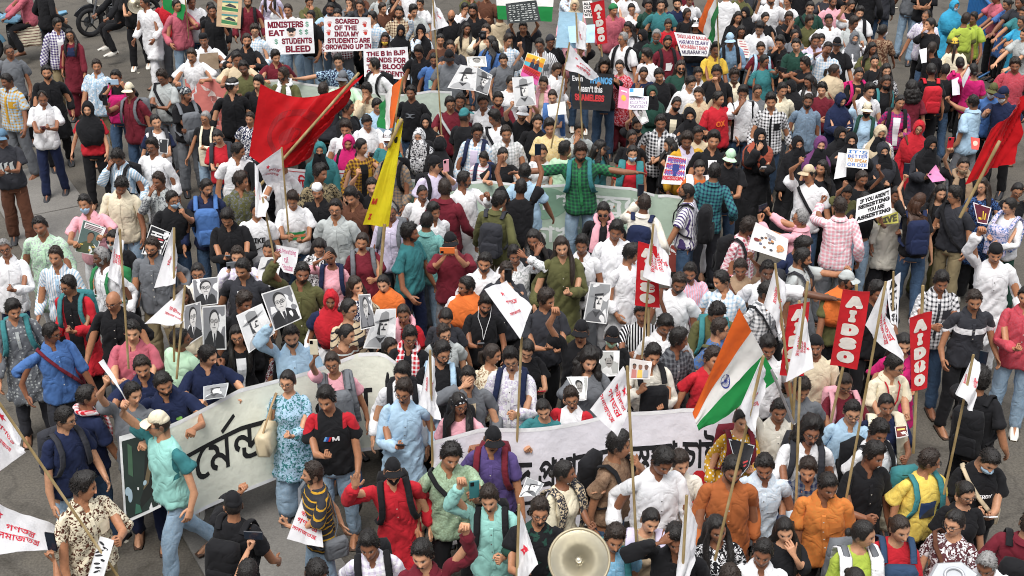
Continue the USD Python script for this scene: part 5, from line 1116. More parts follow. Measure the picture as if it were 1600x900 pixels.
# ---------------------------------------------------------------- what stands where
PEOPLE_TEXT = '''
motorcycle rider in pinkish purple shirt on the blue motorbike|M|-9.312|24.363|1.008|-60|0|0|s||ls:rs|bk|seat|seat|ride:1|4
motorcycle rider in black beside the loudspeaker carrier|M|-7.533|24.375|1.017|-60|0|0|s||ls:bk|bk|seat|seat|ride:2|4
man in black clothes standing behind the blue motorbike|M|-8.763|23.763|0.984|150|0|0|s||ls:bk|bk|dn|dn||2
man in purple checked shirt open over a white tee|M|-7.722|21.266|1.002|25|15|8|s||ls:pr:c:wh|kh|dn|dn|inner:wh|3
woman with glasses in maroon kurta with dark embroidered yoke|F|-7.411|21.002|0.926|5|0|0|L|K|ku:mr|mr|dn|dn|yoke:nv|3
man with shaved head and glasses in plain grey tee|M|-7.929|19.585|1.018|15|25|0|z|KS|te:gy|bk|dn|dn||4
man in light blue and yellow checked shirt|M|-7.466|18.246|0.998|-15|-25|10|s|S|sh:lb:c:mu|gy|dn|dn||4
bearded man in knee-length black kurta walking on the road|M|-7.033|18.696|0.987|20|-5|0|s|B|ku:bk|bk|dn|dn||3
balding man in white shirt reading a dark red phone|M|-6.761|17.525|0.985|10|5|18|r|S|sh:wh|nv|ph|ph|fn:mr;tri|4
man in light blue leaf-print short sleeve shirt|M|-6.376|18.912|1|0|10|0|s|S|sh:lb:f:wh|kh|dn|dn||3
man in black tee wearing a pink backpack on his chest|M|-5.932|18.455|1.003|0|5|5|s||te:bk|dd|fc|fc|fn:lb;bf:mg|3
man in maroon shirt and cream cap taking a picture|M|-5.468|17.663|1.018|-10|0|0|cap:cr|S:)|rs:mr|dd|fw|dn|bp:gy;fnl:bk|4
woman in long black hijab over a red tee|F|-5.984|17.196|0.942|5|0|0|hj:bk||te:rd|bk|dn|dn||2
man in light grey tee holding a camera on a black strap|M|-5.237|18.555|0.983|-20|-5|12|c|K|te:lg|gy|ph|ph|cam:bk;sl:bk|4
bearded man with patterned bandana and grey front bag|M|-4.747|17.696|0.98|20|50|0|bd:ch|B|te:bk|gy|cr|cr|bf:gy|4
man in white kurta and white trousers crossing the road|M|-6.555|22.839|0.981|-30|-20|0|s||ku:wh|wh|dn|dn|walk;sandal|4
man in black tee carrying a small loudspeaker horn|M|-7.107|23.774|0.972|5|0|0|s||te:bk|bk|ph|dn|horn|2
man in white shirt holding the red and white banner|M|-4.993|19.602|0.998|-5|0|10|s|M|sh:wh|gy|bn|bn||3
man with black flat cap above a brown cardboard sheet|M|-4.98|20.222|1.025|10|5|0|top:bk||ls:wh|bk|bn|bn||4
man in white polo with dark shoulder lines holding a flag pole|M|-5.729|22.74|0.997|30|0|5|s||te:wh|dd|po|dn||4
man in pink shirt and jeans behind the green flag|M|-5.902|22.419|1.004|40|0|0|s||ls:rs|dn|dn|po||3
man in red tee and grey trousers behind the flag|M|-6.281|23.12|0.963|10|0|0|s||te:rd|gy|dn|dn||3
man in black shirt beside the cardboard picture sheet|M|-5.335|22.386|0.982|-10|0|0|s|B|ls:bk|bk|dn|dn||4
woman in white tee with navy sleeves and white bands|F|-4.951|16.786|0.928|20|10|0|t||te:wh:r:nv|dd|dn|ph|bp:ch|2
grey-haired woman with glasses and cream tote straps|F|-4.301|17.01|0.907|-15|0|0|G|K|te:bk|dn|dn|ph|tote:cr|3
smiling man in dark grey tee with pale print and brown trousers|M|-6.709|15.927|0.979|15|-10|5|cap:gb|:)|te:ch|br|ph|ph|bear|4
man with round glasses in long white shirt|M|-4.654|15.555|0.986|-5|0|0|u|KM|ku:wh|bk|dn|dn||4
man in pale blue striped shirt looking down|M|-5.005|15.263|1.001|-10|-5|28|c||ls:lb:s:wh|bk|mo|dn|bp:bk|4
curly-haired man in cream linen shirt looking down|M|-4.737|14.263|1.021|5|0|28|c||rs:cr|dn|dn|dn||4
man in grey printed shirt with his hand to his mouth|M|-4.243|14.287|1.015|-10|-15|5|s||ls:lg:f:gy|gy|mo|dn||4
man in black tee touching his blue mask|M|-4.067|13.933|0.975|20|20|5|s|Kk:lb|te:bk|dd|dn|fc||3
man in pink polo and blue face mask|M|-4.919|13.696|1|5|0|0|s|k:lb|po:pk|wh|bn|bn||3
man in pale green patterned kurta|M|-5.252|13.043|1.022|0|0|0|s|S|ku:mt:f:lg|wh|dn|dn||4
young man in white shirt with faint blue stripes|M|-4.856|12.297|1.006|0|0|0|s|S|ls:wh:s:lb|bk|dn|dn||3
old man with glasses in white shirt at the picture edge|M|-5.529|12.547|0.974|0|20|0|g|K|ls:wh|nv|dn|ph||4
man in black with dark glasses behind the white flag|M|-4.388|12.766|0.989|0|-10|0|s|Kk:lg|te:bk|bk|dn|dn||3
grey-haired dark man in white shirt with green backpack straps|M|-4.341|12.305|0.979|-20|-40|0|g|B|ls:wh|bk|dn|dn|bp:gn|5
bearded man with glasses in slate grey shirt and khaki trousers|M|-3.877|12.445|1.029|0|-5|0|s|KB|ls:gy|kh|dn|dn||3
man in dark blue shirt with bright blue bag on his chest|M|-3.67|14.098|1.017|15|25|5|s|B|ls:nv|dd|dn|dn|bf:bl|3
woman with glasses in off-white top shouting above the portraits|F|-3.336|12.075|0.945|5|5|0|t|Ko|te:ow|dd|dn|dn||3
man with glasses in red kurta with dark central panel|M|-4.507|11.703|0.979|-10|-10|5|s|KS|ku:rd:v:bk|bk|dn|ph|bp:tl|3
bald man with black glasses in black shirt|M|-3.995|11.349|0.994|5|-15|5|b|KS|rs:bk|dd|dn|dn||3
man in grey dotted shirt with aqua backpack straps|M|-4.931|11.178|0.976|15|20|8|u|M|ku:gy:p:lg|ch|dn|dn|bp:tl|3
man in bright blue shirt with dark red shoulder strap|M|-4.404|10.676|0.983|30|45|5|s|K|rs:bl|ch|pk|dn|sl:mr|4
man in dusty rose polo holding a bamboo flag pole|M|-3.631|10.583|1.01|0|10|0|s|S|po:rs|bk|po|ph||2
moustached man in navy polo, nearest the rose polo|M|-3.366|9.984|1.018|10|10|8|s|M|po:nv|bk|bn|bn|logo|3
bearded man in navy polo gripping the end of the long banner|M|-3.076|9.726|1.014|15|10|8|s|B|po:nv|bk|bn|bn|logo|3
man in navy polo holding a paper over the banner|M|-2.834|10.124|1.021|25|40|10|s|S|po:nv|bk|bn|bn|logo|2
man in mint tee with black neckline holding two poles|M|-3.132|10.38|1.027|150|-60|0|s|S|te:mt|gy|po|po||4
woman with phone before her face above the portraits|F|-3.355|11.589|0.939|0|10|0|L||te:cr|dd|fc|dn|fnl:bk|4
man in navy seen from behind with red checked scarf|M|-3.778|9.475|0.979|150|-40|0|s||te:nv|dd|dn|dn|sc:rd:c|3
man in grey tee raising a rolled white newspaper|M|-3.323|9.436|1.026|10|40|0|s||te:gy|nv|ov|bn|shoe:wh|2
man in navy tee with dark backpack and light jeans|M|-3.832|9.09|1.003|40|45|10|s|K|te:nv|dn|dn|dn|bp:ch|2
striding man in cream cap, pale aqua tee and jeans|M|-2.92|8.981|1.023|-50|-20|0|cap:cr|KS|te:aq:r:tl|dn|ov|dn|walk;sandal|2
man in cream printed shirt carrying the sloping flag pole|M|-3.362|8.121|1.008|40|60|5|u||rs:cr:f:br|kh|dn|po||3
man in black cap and black tee seen from behind|M|-2.173|7.913|0.993|170|20|0|cap:bk||te:bk|bk|dn|fc|bp:bk|3
person at the bottom edge filming with a phone held level|F|-1.888|7.214|0.93|175|0|0|u||te:ch|bk|dn|fw|fnr:ch|2
person below the white flag raising a black phone|M|-3.453|6.862|0.972|170|0|0|s||te:ch|bk|ov|dn|fnl:bk|3
man in black shirt lifting the two-picture cardboard sheet|M|-5.209|21.98|1.023|-5|20|0|s|S|ls:bk|bk|dn|ov||4
man in crimson shirt with dark backpack strap and jeans|M|-4.751|22.786|0.989|10|0|0|s|B|ls:mr|dn|dn|dn|bp:bk|3
woman in pale blue dress with long dark hair|F|-4.549|24.053|0.908|0|0|0|L||ku:lv|lb|dn|dn||3
smiling man in white tee behind the ministers placard|M|-3.912|22.28|0.972|0|0|0|s|:)|te:wh|dn|ov|pl||3
man in black tee and jeans holding the ministers placard edge|M|-3.516|21.926|0.977|-20|0|0|s||te:bk|dn|pl|dn||3
bearded man in light blue shirt behind the handprint placard|M|-3.191|22.189|1.005|-5|0|5|s|B|sh:lb|dn|pl|pl||4
man in red checked shirt hidden by the handprint placard|M|-2.979|21.849|1|0|0|10|s||ls:mr:c:wh|gy|dn|dn||2
man in black kurta with dark shawl|M|-2.663|22.362|1.022|-10|-10|0|s|S|ku:bk|bk|dn|dn|sc:ch|3
man in pale blue checked shirt beside the handprint placard|M|-2.412|21.692|0.991|-20|-20|0|s||sh:lb:c:wh|gy|pl|dn||2
bearded man in beige and brown checked shirt|M|-1.963|21.888|1.011|0|-5|0|s|B|ls:bg:c:br|gy|dn|dn||3
woman with yellow face mask above the stands-for placard|F|-2.096|20.756|0.927|0|0|0|L|k:yl|te:ch|dd|pl|pl||4
bearded man in black shirt behind the pink banner|M|-4.321|20.179|1.016|0|10|0|s|B|ls:bk|bk|bn|bn||3
man in beige tee at the pink banner top|M|-4.257|19.163|1.025|10|10|5|s|S|te:bg|bk|bn|bn||4
dark-skinned man in brown olive kurta|M|-4.02|18.701|1.026|5|5|5|s||ku:ol|bk|bn|bn||5
man in wine shirt beneath the ministers placard|M|-3.733|19.615|0.97|10|20|8|u|S|ls:mr|bk|bn|dn||2
man in olive tee with white towel round his neck|M|-3.387|18.435|1.015|-10|-35|0|s|B:)|te:ol|bk|dn|dn|sc:wh|4
smiling man in navy printed tee stretching one arm out|M|-2.684|19.272|0.995|-10|5|5|u|:)|te:nv:f:lb|dd|ou|dn||2
older man in grey cap and light green tee|M|-2.478|18.183|1.019|0|0|0|cap:gy|K|te:mt|gy|bn|bn||4
man in white tee with black straps before the stands-for placard|M|-2.07|18.957|1.008|-40|-50|0|s|S|te:wh|bk|dn|dn|bp:bk|2
dark head just above the red flag|M|-2.669|17.7|1.018|170|0|0|s||te:ch|bk|dn|dn||4
man in beige shirt with hand to his chin|M|-2.079|17.682|1.014|-5|-15|8|c||ls:bg|bk|mo|dn||3
man in black shirt with white headband|M|-4.12|17.991|0.996|20|60|0|u|S|ls:bk|bk|dn|dn|band:wh|2
moustached man in black shirt beside the red flag corner|M|-3.793|18.219|0.98|0|-5|0|u|M|ls:bk|bk|dn|dn||2
boy in navy and white swirl print tee|B|-3.74|17.225|0.843|0|0|0|s||te:nv:f:wh|bk|dn|dn||3
woman with glasses in red top looking at her phone|F|-3.898|16.101|0.96|0|10|15|t|K|te:rd|dd|ph|ph|bp:ch;fn:bk|2
man in black turned away behind the tip of the red flag|M|-2.29|16.947|1.004|60|20|0|s||te:bk|bk|dn|dn||4
man in light blue bending behind the small tricolour flag|M|-1.913|17.271|0.986|10|10|15|s||te:lb|dd|dn|dn||3
young man in white shirt above the pink veil|M|-2.216|16.212|1.007|-5|0|5|u||ls:wh|bk|dn|dn||3
man in white kurta looking down at a phone|M|-1.986|16.526|1.009|5|0|20|s|S|ku:wh|wh|ph|ph|fn:bk|3
man in black tee with grey chest emblem|M|-1.443|17.669|1.001|0|-10|0|s|S|te:bk|dd|dn|dn|ua|4
young man in white polo with dark lettering|M|-3.575|15.377|1.008|30|50|5|s||po:wh|bk|dn|dn|txt:BALI;id:w1|3
man in olive speckled shirt with quiff|M|-3.334|14.333|1.003|40|45|5|u|S|sh:ol:f:gy|bk|dn|dn||3
man in black shirt looking down at his phone|M|-3.185|13.242|1.036|0|0|25|u|S|ls:bk|bk|ph|ph|fn:gy|3
man in white tee with black tick mark hidden by the flag|M|-2.983|13.571|0.983|20|0|0|s||te:wh|bk|dn|dn|txt:NIKE;swoosh|3
man in black seen from behind under the red flag|M|-3.179|15.227|1.037|170|-60|0|s||te:bk|bk|dn|dn||3
man in white gripping the red flag pole|M|-2.848|14.989|0.978|-30|0|0|s||ls:wh|bk|po|dn||3
woman in teal headscarf and black face veil|F|-2.47|15.597|0.947|0|0|0|nq:tl:bk||ab:tl|bk|dn|dn||3
woman in red with bright pink veil on her head|F|-2.166|15.858|0.949|5|5|0|hj:mg||ku:rd|rd|dn|dn|bp:bk|3
woman in brown plaid overshirt over black|F|-1.972|15.54|0.99|15|35|5|t||ls:br:c:mu|bk|dn|bn|inner:bk|2
person in white hat and pale mask behind the yellow flag|F|-1.679|16.027|0.945|0|0|0|cap:wh|k:lb|te:tl|bk|dn|dn||2
man in taupe checked shirt holding the yellow flag pole|M|-1.519|15.32|1.008|-20|0|0|s||ls:tn:c:gy|gy|po|dn|bp:bk|4
man in camouflage tee before the red lettered banner|M|-2.38|14.525|1.02|20|50|0|u|S|te:kh:f:bk|bk|dn|dn||4
man with white skullcap in black shirt|M|-2.29|14.176|0.97|0|0|5|top:wh|M|ls:bk|bk|dn|dn||3
young man in white tee with green and orange chest bands|M|-2.59|13.917|0.993|0|-5|15|u||te:wh|dd|po|ph|tri3|3
elderly man with glasses and moustache in pale grey shirt|M|-2.014|13.489|1.025|0|0|0|s|KM|sh:lg|gy|dn|dn||3
man in dark brown shirt beside the elderly man|M|-1.868|13.864|1.02|-10|-10|10|u|S|ls:br|bk|dn|dn||3
man in black half hidden beside the yellow flag|M|-1.663|14.217|1.006|0|0|0|s||te:bk|bk|ov|dn||2
man in lilac checked shirt photographing|M|-2.945|12.301|0.999|10|0|5|s||ls:lv:c:wh|dd|fc|fc|fn:gy|2
young man in dark jacket next to the helmeted portrait|M|-2.808|11.951|1.01|0|0|5|s|S|jk:ch|bk|dn|dn|inner:wh|3
long-haired woman in black and white print looking down|F|-2.169|12.817|0.924|5|5|22|L||te:wh:f:bk|bk|dn|dn||2
woman in pale pink kurta pressing a fist to her brow|F|-1.971|12.476|0.933|0|5|0|t|o|ks:pk|wh|hd|dn|bp:nv|4
woman in maroon tee with grey straps holding a thin pole|F|-1.633|12.82|0.942|0|0|0|t|o|te:mr|bk|dn|po|bp:gy|3
man in pale lilac shirt behind the yellow flag|M|-1.401|13.53|0.981|0|0|0|g|K|ls:lv|gy|dn|dn|bp:gy|4
curly bearded man in teal tee turned aside|M|-1.157|12.899|0.982|60|20|0|c|B|te:tl|nv|dn|dn||4
person hidden behind the pink-lettered white placard|F|-2.652|12.647|0.95|0|0|0|t||te:ch|bk|dn|dn||3
man in black jacket between two portraits|M|-2.698|11.239|1.019|20|25|12|u|S|jk:bk|bk|dn|dn|inner:ch|4
woman with white sleeves lifting a hat portrait|F|-2.67|10.793|0.913|10|10|0|L|K|jk:bk|bk|dn|ov|inner:wh|3
man in brown olive shirt lifting the suited portrait|M|-2.196|11.802|1.025|10|0|0|s|B|ls:ol|bk|ov|dn||4
girl in bright red hijab over white school blouse|F|-1.859|11.466|0.944|0|5|0|hj:rd||ls:wh|nv|dn|dn|vest:nv|4
woman with dark hair shouting beside the red hijab|F|-1.632|11.763|0.936|20|35|0|L|o|te:nv:f:wh|bk|dn|dn||2
woman with glasses in striped top lifting a portrait|F|-1.593|11.176|0.954|30|45|0|t|K|ls:bg:h:ch|bk|dn|ov||2
woman in brown striped top facing the portraits|F|-1.678|10.83|0.912|40|40|5|t||ls:br:h:lg|bk|dn|dn||2
woman draped in orange shawl over black|F|-1.303|11.989|0.887|0|5|0|t|o|te:bk|bk|dn|dn|sc:or|2
woman in red top beside the hat portrait|F|-1.071|11.304|0.91|0|-5|5|t||te:rd|bk|pl|dn|sc:pk|4
woman in maroon and white print with black straps|F|-2.197|10.759|0.857|15|15|15|t||ls:mr:f:wh|bk|dn|bn|bp:bk|3
bearded man under the suited portrait|M|-2.038|10.436|1.045|10|10|5|s|B|ls:lb|bk|ov|dn||2
older woman with glasses in blue and white kurta with handbag|F|-1.998|9.849|0.945|-5|0|0|t|K|ku:lb:f:tl|dn|dn|ph|bag:cr;palazzo|2
woman with glasses raising a gold phone high|F|-1.615|10.17|0.971|0|0|0|t|K|te:pk|bl|ov|dn|fnl:cr;sc:gy;bf:gy|3
young man in black tee with red shoulders and M badge|M|-1.579|9.395|1.026|0|0|5|u|S|te:bk:y:rd|dn|ph|dn|mlogo|3
woman in off-white tee shouting over the banner|F|-1.171|10.781|0.832|20|30|0|L|o|te:ow|dd|dn|dn||3
man with glasses and red checked scarf|M|-1.003|10.637|0.957|10|10|5|u|K|jk:bk|bk|dn|dn|sc:rd:c|4
shouting man with glasses in pale blue kurta holding phone|M|-0.978|9.555|1.011|0|-5|5|u|KSo|ku:lb|bg|ph|dn|fnl:bk|3
man in white with black strap behind the pale blue kurta|M|-0.98|9.902|1|0|0|10|u||ls:wh|bk|dn|dn|bp:bk|2
bald bearded man in black shirt|M|-1.058|22.032|0.968|0|0|5|b|KB|sh:bk|dd|dn|dn||3
bearded man in black shirt near the chalkboard sign|M|-0.641|21.927|1.032|0|-5|0|u|B|sh:bk|bk|dn|dn||4
man in cream shirt photographing with a camera|M|-0.408|20.764|1.021|-10|-10|0|s|S|sh:cr|gy|fc|fc|cam:bk;bp:bk|2
long-haired man in blue denim shirt|M|-0.359|20.179|0.99|-30|-40|0|L|S|sh:bl|gy|dn|dn||2
man in charcoal tee lifting the chalkboard sign|M|0.162|21.092|0.989|0|0|0|s|S|te:ch|nv|ov|ov|sc:bk|3
man with glasses in white and grey striped shirt|M|0.469|20.031|1.018|-5|-5|5|s|K|sh:wh:s:gy|gy|dn|dn||4
man with glasses and dark headscarf in black|M|0.637|20.372|0.989|10|10|5|bd:ch|K|te:bk|bk|dn|dn||4
man in black shirt with head bowed near the white flag|M|-1.444|19.8|0.994|0|-5|20|u||sh:bk|bk|dn|dn||4
young man in bright blue tee with pale print|M|-1.232|19.468|0.974|0|0|5|s|S|te:bl|bk|dn|dn|print2|4
man in black and cream cap and grey tee|M|-0.956|19.195|1.051|0|0|15|cap:bk:cr||te:gy|bk|dn|dn||4
man with glasses behind the two-tone cap|M|-0.95|20.088|0.982|0|-5|0|s|K|te:ch|bk|pl|dn||3
small figure in brown behind the white flag|F|-1.202|20.622|0.943|10|10|0|t||te:br|bk|dn|dn||3
man with glasses in dark red tee with pale bag strap|M|-0.86|17.088|1.019|0|5|5|s|KS|te:mr|bk|po|dn|sl:lg|3
smiling man behind the dark red tee|M|-0.724|17.422|0.992|0|10|5|s|:)|te:bk|bk|dn|dn||4
man in teal cap and black seen from behind|M|-0.635|16.512|1.019|150|-30|0|cap:tl||te:bk|bk|dn|dn||4
man with glasses in white and blue checked shirt|M|-0.502|16.068|0.99|0|-5|5|u|KS|ls:wh:c:lb|gy|dn|dn|bp:nv;inner:lv|4
bearded man in maroon tee near the hat portraits|M|-0.212|17.451|0.993|5|5|8|s|B|te:mr|gy|dn|dn|bp:gy|3
man in white kurta with dark strap in profile|M|-0.18|16.493|1.024|-25|-35|8|u|S|ku:wh|wh|dn|dn|sl:bk|4
man in white faintly checked shirt behind the black tee woman|M|-0.068|16.142|0.98|0|0|5|s|S|ls:wh:c:lg|gy|dn|dn||3
bearded man in white cap lifting the framed hat portrait|M|0.14|16.842|1.005|0|0|0|cap:wh|B|te:bk|bk|ov|ov||2
man in plain black tee below the framed hat portrait|M|0.31|16.525|0.987|0|0|5|s|S|te:bk|bk|dn|dn||2
man in pale yellow tee beside a bamboo pole|M|0.509|16.092|1.035|0|-5|5|u|S|te:cr:t:yl|gy|dn|po||3
woman in white with blue scarf reading a paper|F|0.619|17.901|0.928|-5|-5|8|t||ks:wh|wh|ph|ph|sc:bl|2
man in pale grey shirt under the black placard|M|0.856|16.295|0.973|5|0|12|s|S|ls:lg|gy|mo|dn||3
shouting curly-haired woman above the black placard|F|1.433|19.084|0.966|0|0|0|C|o|te:bk|dd|pl|pl||3
woman with ponytail behind the framed hat portrait|F|-0.051|18.547|0.928|15|20|5|t||te:wh|dd|dn|dn||2
woman with beige scarf below the rainbow poster|F|0.466|18.575|0.914|-10|-10|10|t||ks:bg|bg|dn|dn|sc:pk|2
man in white shirt beneath the curled hat portrait|M|-0.379|17.111|1.044|0|0|8|s|S|ls:wh|gy|dn|dn||4
woman with peach scarf over her head|F|1.122|22.93|0.928|0|-5|5|hj:bg||ku:pk|pk|dn|dn||2
man with green and yellow headband in pale pink shirt|M|1.762|22.208|1.002|5|15|0|bd:gn|S|ls:rs|gy|dn|dn||3
person in black lifting the pale blue boards|F|1.116|20.322|0.921|0|0|10|t||te:bk|dd|ov|ov||2
man in beige seen from behind under the chalkboard|M|-0.172|21.757|0.997|170|0|0|s||ls:bg|gy|dn|dn||3
woman in black hijab behind the printed face scarf|F|-1.206|16.857|0.912|0|0|0|hj:bk||ab:bk|bk|dn|dn||2
woman with white printed scarf wrapped round her face|F|-1.218|16.174|0.939|0|0|0|nq:wh:wh||ab:ch|bk|dn|dn|bp:bk|3
woman in black burqa turned away|F|-1.004|15.843|0.924|160|0|0|hj:bk||ab:bk|bk|dn|dn||2
man in black cap and lilac tee holding a pink phone|M|-1.006|14.811|1.016|30|40|0|cap:bk|S|te:lv|gy|dn|fc|fnr:pk;bp:bk|2
man in white tee with pink stripes and navy straps|M|-0.365|15.657|0.875|-5|0|20|s||te:wh:h:pk|dd|dn|dn|bp:nv|3
woman with glasses in black tee behind the green banner|F|-0.119|15.638|0.909|0|5|5|t|K|te:bk|dd|bn|bn||2
young woman in white with straight dark hair beside a raised phone|F|0.374|15.76|0.908|0|0|5|t||te:wh|dd|dn|ph||3
man in light blue shirt seen from behind at the green banner|M|0.185|14.658|0.986|175|0|0|s||sh:lb|bg|dn|dn||4
man in black tee seen from behind with both arms raised|M|0.096|14.133|0.988|178|0|0|s||te:bk|bk|up|up|fnl:bk|4
man in mint tee with brown trousers turned from us|M|0.667|15.586|0.95|160|-40|0|u|S|te:mt|br|dn|dn|short|4
man in green checked shirt with arms spread wide|M|0.879|15.03|1.078|5|-5|5|u|B|rs:dg:c:gn|dn|ou|ou|bp:tl;tall|4
woman in black headscarf and teal bag behind the green banner|F|1.108|15.688|0.947|40|30|5|cap:bk||te:tl|dd|dn|dn||2
crop-haired moustached man in white shirt|M|-1.112|14.195|0.952|10|15|5|z|M|ls:wh|bk|dn|dn||4
bearded man in white kurta pushing a hand forward|M|-0.564|14.331|1.017|40|50|5|s|B|ku:wh|wh|dn|fw||4
man in dark maroon shirt seen from behind|M|-0.792|13.95|1.044|165|0|0|s||ls:mr|bk|dn|dn||4
man in white shirt beside the maroon shirt back|M|-0.939|13.595|0.976|30|20|5|u|S|ls:wh|gy|dn|dn||4
man in pale teal shirt seen from behind|M|-0.993|13.23|0.982|170|-20|0|s||rs:tl:t:aq|dn|dn|dn||3
man in olive shirt with large dark backpack seen from behind|M|-0.211|13.689|1.015|165|-60|10|u|S|ls:ol|kh|dn|dn|bp:ch|3
man in maroon tee filming with an orange phone|M|-0.663|12.666|0.981|0|0|0|cap:bk:rd||te:mr|gy|fc|fc|fn:or|3
stout bearded man in white shirt above the orange scarf|M|-0.288|12.222|0.986|0|-5|8|s|B|ls:wh|gy|dn|dn||3
man in white patterned shirt with hand at his neck|M|0.034|12.459|0.963|0|5|5|u|S|ls:wh:f:lg|gy|dn|hd||4
man with shoulder-length hair in black embroidered kurta|M|0.251|12.812|0.97|0|-5|5|L|S|ku:bk|bk|mo|dn||4
smiling young man in long olive kurta|M|0.546|12.309|1.069|0|0|0|L|:)|ku:ol|wh|dn|ph||2
young man in open white shirt beside the olive kurta|M|0.773|12.622|1.001|0|-10|5|u|S|ls:wh|gy|dn|dn|inner:bk|4
man with dark glasses and pink stole over black|M|1.031|13.475|1.009|-10|0|10|s|K|ls:bk|bk|dn|dn|sc:pk|3
young man in loose white kurta near the pink stole|M|1.137|12.812|1.038|-5|-5|10|u|S|ku:wh|wh|dn|dn||4
man filming straight ahead with a dark phone|M|-0.078|11.91|0.997|0|5|5|s||ls:ch|bk|dn|fc|fnr:bk|2
man in white tee with orange sash looking aside|M|-0.466|11.751|0.946|-15|-45|0|s|B|te:wh|bk|dn|ph|sc:or|4
bearded man in black tee with white earphones|M|-0.307|11.428|0.921|5|5|8|u|B|te:bk|bk|ph|dn|fnl:gy;ear|4
woman in dark grey looking down|F|-0.653|11.219|0.927|0|0|22|t||te:ch|bk|dn|dn||3
man in charcoal tee with hands folded|M|0.324|11.256|1.013|20|30|5|u|S|te:ch|bk|ph|ph||3
man with glasses in black tee and cap raising a fist|M|0.65|10.621|1.025|0|0|0|cap:bk|KSo|te:bk|bk|up|dn||3
woman in black cap and mint mask|F|0.984|10.845|0.901|0|0|0|cap:bk|k:mt|te:bk|bk|pl|dn||3
long curly-haired woman in grey top shouting|F|0.717|10.215|0.954|0|5|0|C|o|te:gy|bk|pl|dn|neck|2
man with glasses in pale grey green tee|M|-0.686|10.872|0.903|10|15|5|s|KSo|te:lg|gy|dn|dn|sl:bk|2
man with glasses in black tee with light blue straps|M|-0.686|10.188|1.003|5|20|5|u|KB|te:bk|bk|dn|dn|bp:lb|3
shouting man with glasses and hand on his brow|M|-0.404|9.837|0.993|0|0|0|s|Ko|jk:gy|bk|hd|dn|inner:bg|2
woman in dotted bandana and pink tee shouting|F|-0.452|9.499|0.953|5|20|0|bd:bk|Ko|te:pk|bk|dn|bn|bp:bk|4
smiling woman in cream lace top|F|-0.208|10.334|0.944|20|40|0|t|:)|te:cr:f:tn|bk|dn|dn||3
man with glasses in white floral shirt with navy straps|M|-0.024|10.01|1.036|0|5|5|u|KSo|ls:wh:f:lv|bk|dn|po|bp:nv|2
woman in black looking down at a red phone|F|0.123|10.559|0.929|10|0|22|t||te:bk|bk|dn|ph|fnr:rd|2
woman peering just above the lower white banner|F|0.26|9.642|0.88|0|0|10|t||te:tl|dd|bn|dn||2
man with glasses in white sports top with coloured shoulders|M|0.523|9.702|0.916|0|5|0|u|KSo|te:wh:y:rd|bk|dn|dn||3
man in dark olive tee with bright picture print|M|2.471|22.633|0.977|0|-5|5|s|S|te:dg|bk|dn|dn|pic|4
man in teal tee beside the picture print tee|M|2.667|22.321|1.029|0|5|0|s|S|te:tl|bk|dn|dn||2
bearded man in navy behind the woman in black|M|2.919|22.726|0.981|0|0|0|u|B|te:nv|bk|dn|dn||2
woman in black with hair tied near the white cap|F|3.113|22.31|0.939|5|15|0|t||te:bk|dd|dn|dn||4
woman in white cap behind the red-lettered placard|F|3.169|21.57|0.949|0|0|5|cap:wh||te:ch|dd|dn|dn||3
smiling long-haired woman in black near the tricolour|F|3.917|22.114|0.918|0|0|5|L|:)|jk:bk|bk|dn|dn||3
woman with glasses holding a small white sheet|F|3.864|21.319|0.904|0|0|5|L|K|te:ch|bk|pl|dn||4
man in white kurta at the top edge behind the tricolour|M|3.906|23.081|1.016|160|0|0|s||ku:wh|wh|dn|dn||2
man in white shirt bowing his head|M|4.136|21.048|1.014|-5|0|25|u||ls:wh|gy|dn|dn||2
woman in black beside the bowed man|F|4.457|22.166|0.909|0|0|5|t||te:bk|bk|dn|dn||2
broad man in white shirt at the top edge|M|4.666|23.076|0.989|0|0|0|s|B|sh:wh|gy|dn|dn||3
man in black tee with both hands at his mouth|M|4.749|21.705|0.997|0|0|10|s|K|te:bk|bk|mo|mo||4
man in dark green polo|M|5.21|22.154|1.03|-5|5|5|s|M|po:dg|bk|dn|dn|sl:bk|2
grey-haired man in white polo with black straps|M|1.827|20.231|1.023|-30|-30|0|g|K|po:wh|gy|dn|dn|bp:bk|3
grey-bearded man behind the maroon tee|M|2.393|20.652|0.981|0|0|5|g|B|te:dg|bk|dn|dn||4
woman in red looking down beneath the picture tee|F|2.707|21.683|0.929|0|0|15|t||te:rd|bk|dn|dn||3
bearded man with glasses in dark red printed tee|M|2.535|20.319|0.981|0|0|5|s|KB|te:mr|bk|dn|dn|bp:bk;print3|3
man in yellow polo clapping|M|3.203|19.915|0.972|5|5|0|u|M:)|po:yl|bk|ph|dn||4
man in blue and white cap and denim shirt|M|3.604|20.528|0.977|0|0|10|cap:lb:wh|K|rs:dn|bk|dn|ph|bp:bk|3
person in maroon with light blue straps|F|4.061|20.298|0.917|0|0|5|s||te:mr|dd|dn|dn|bp:lb|3
woman in teal tee reaching out with a phone|F|3.984|19.5|0.934|15|25|5|t|K|te:tl|gy|dn|fw|fnr:bk|4
smiling man in dark green shirt|M|4.606|20.031|1.001|-5|-5|5|s|:)|sh:dg|dd|dn|dn||2
man in black tee holding a phone out toward the teal tee|M|4.562|19.211|0.966|-50|-30|5|c||te:bk|dn|fw|fw|fn:bk|4
smiling man in pale lilac shirt|M|4.925|20.281|1.006|0|0|5|s|:)|sh:lv|gy|dn|dn||4
smiling woman in red floral kurta|F|1.721|19.351|0.913|-10|-25|0|t|K:)|ks:rd:f:pk|mr|dn|dn||2
woman with glasses in navy|F|2.041|18.918|0.942|0|0|8|t|K|te:nv|bk|dn|dn||3
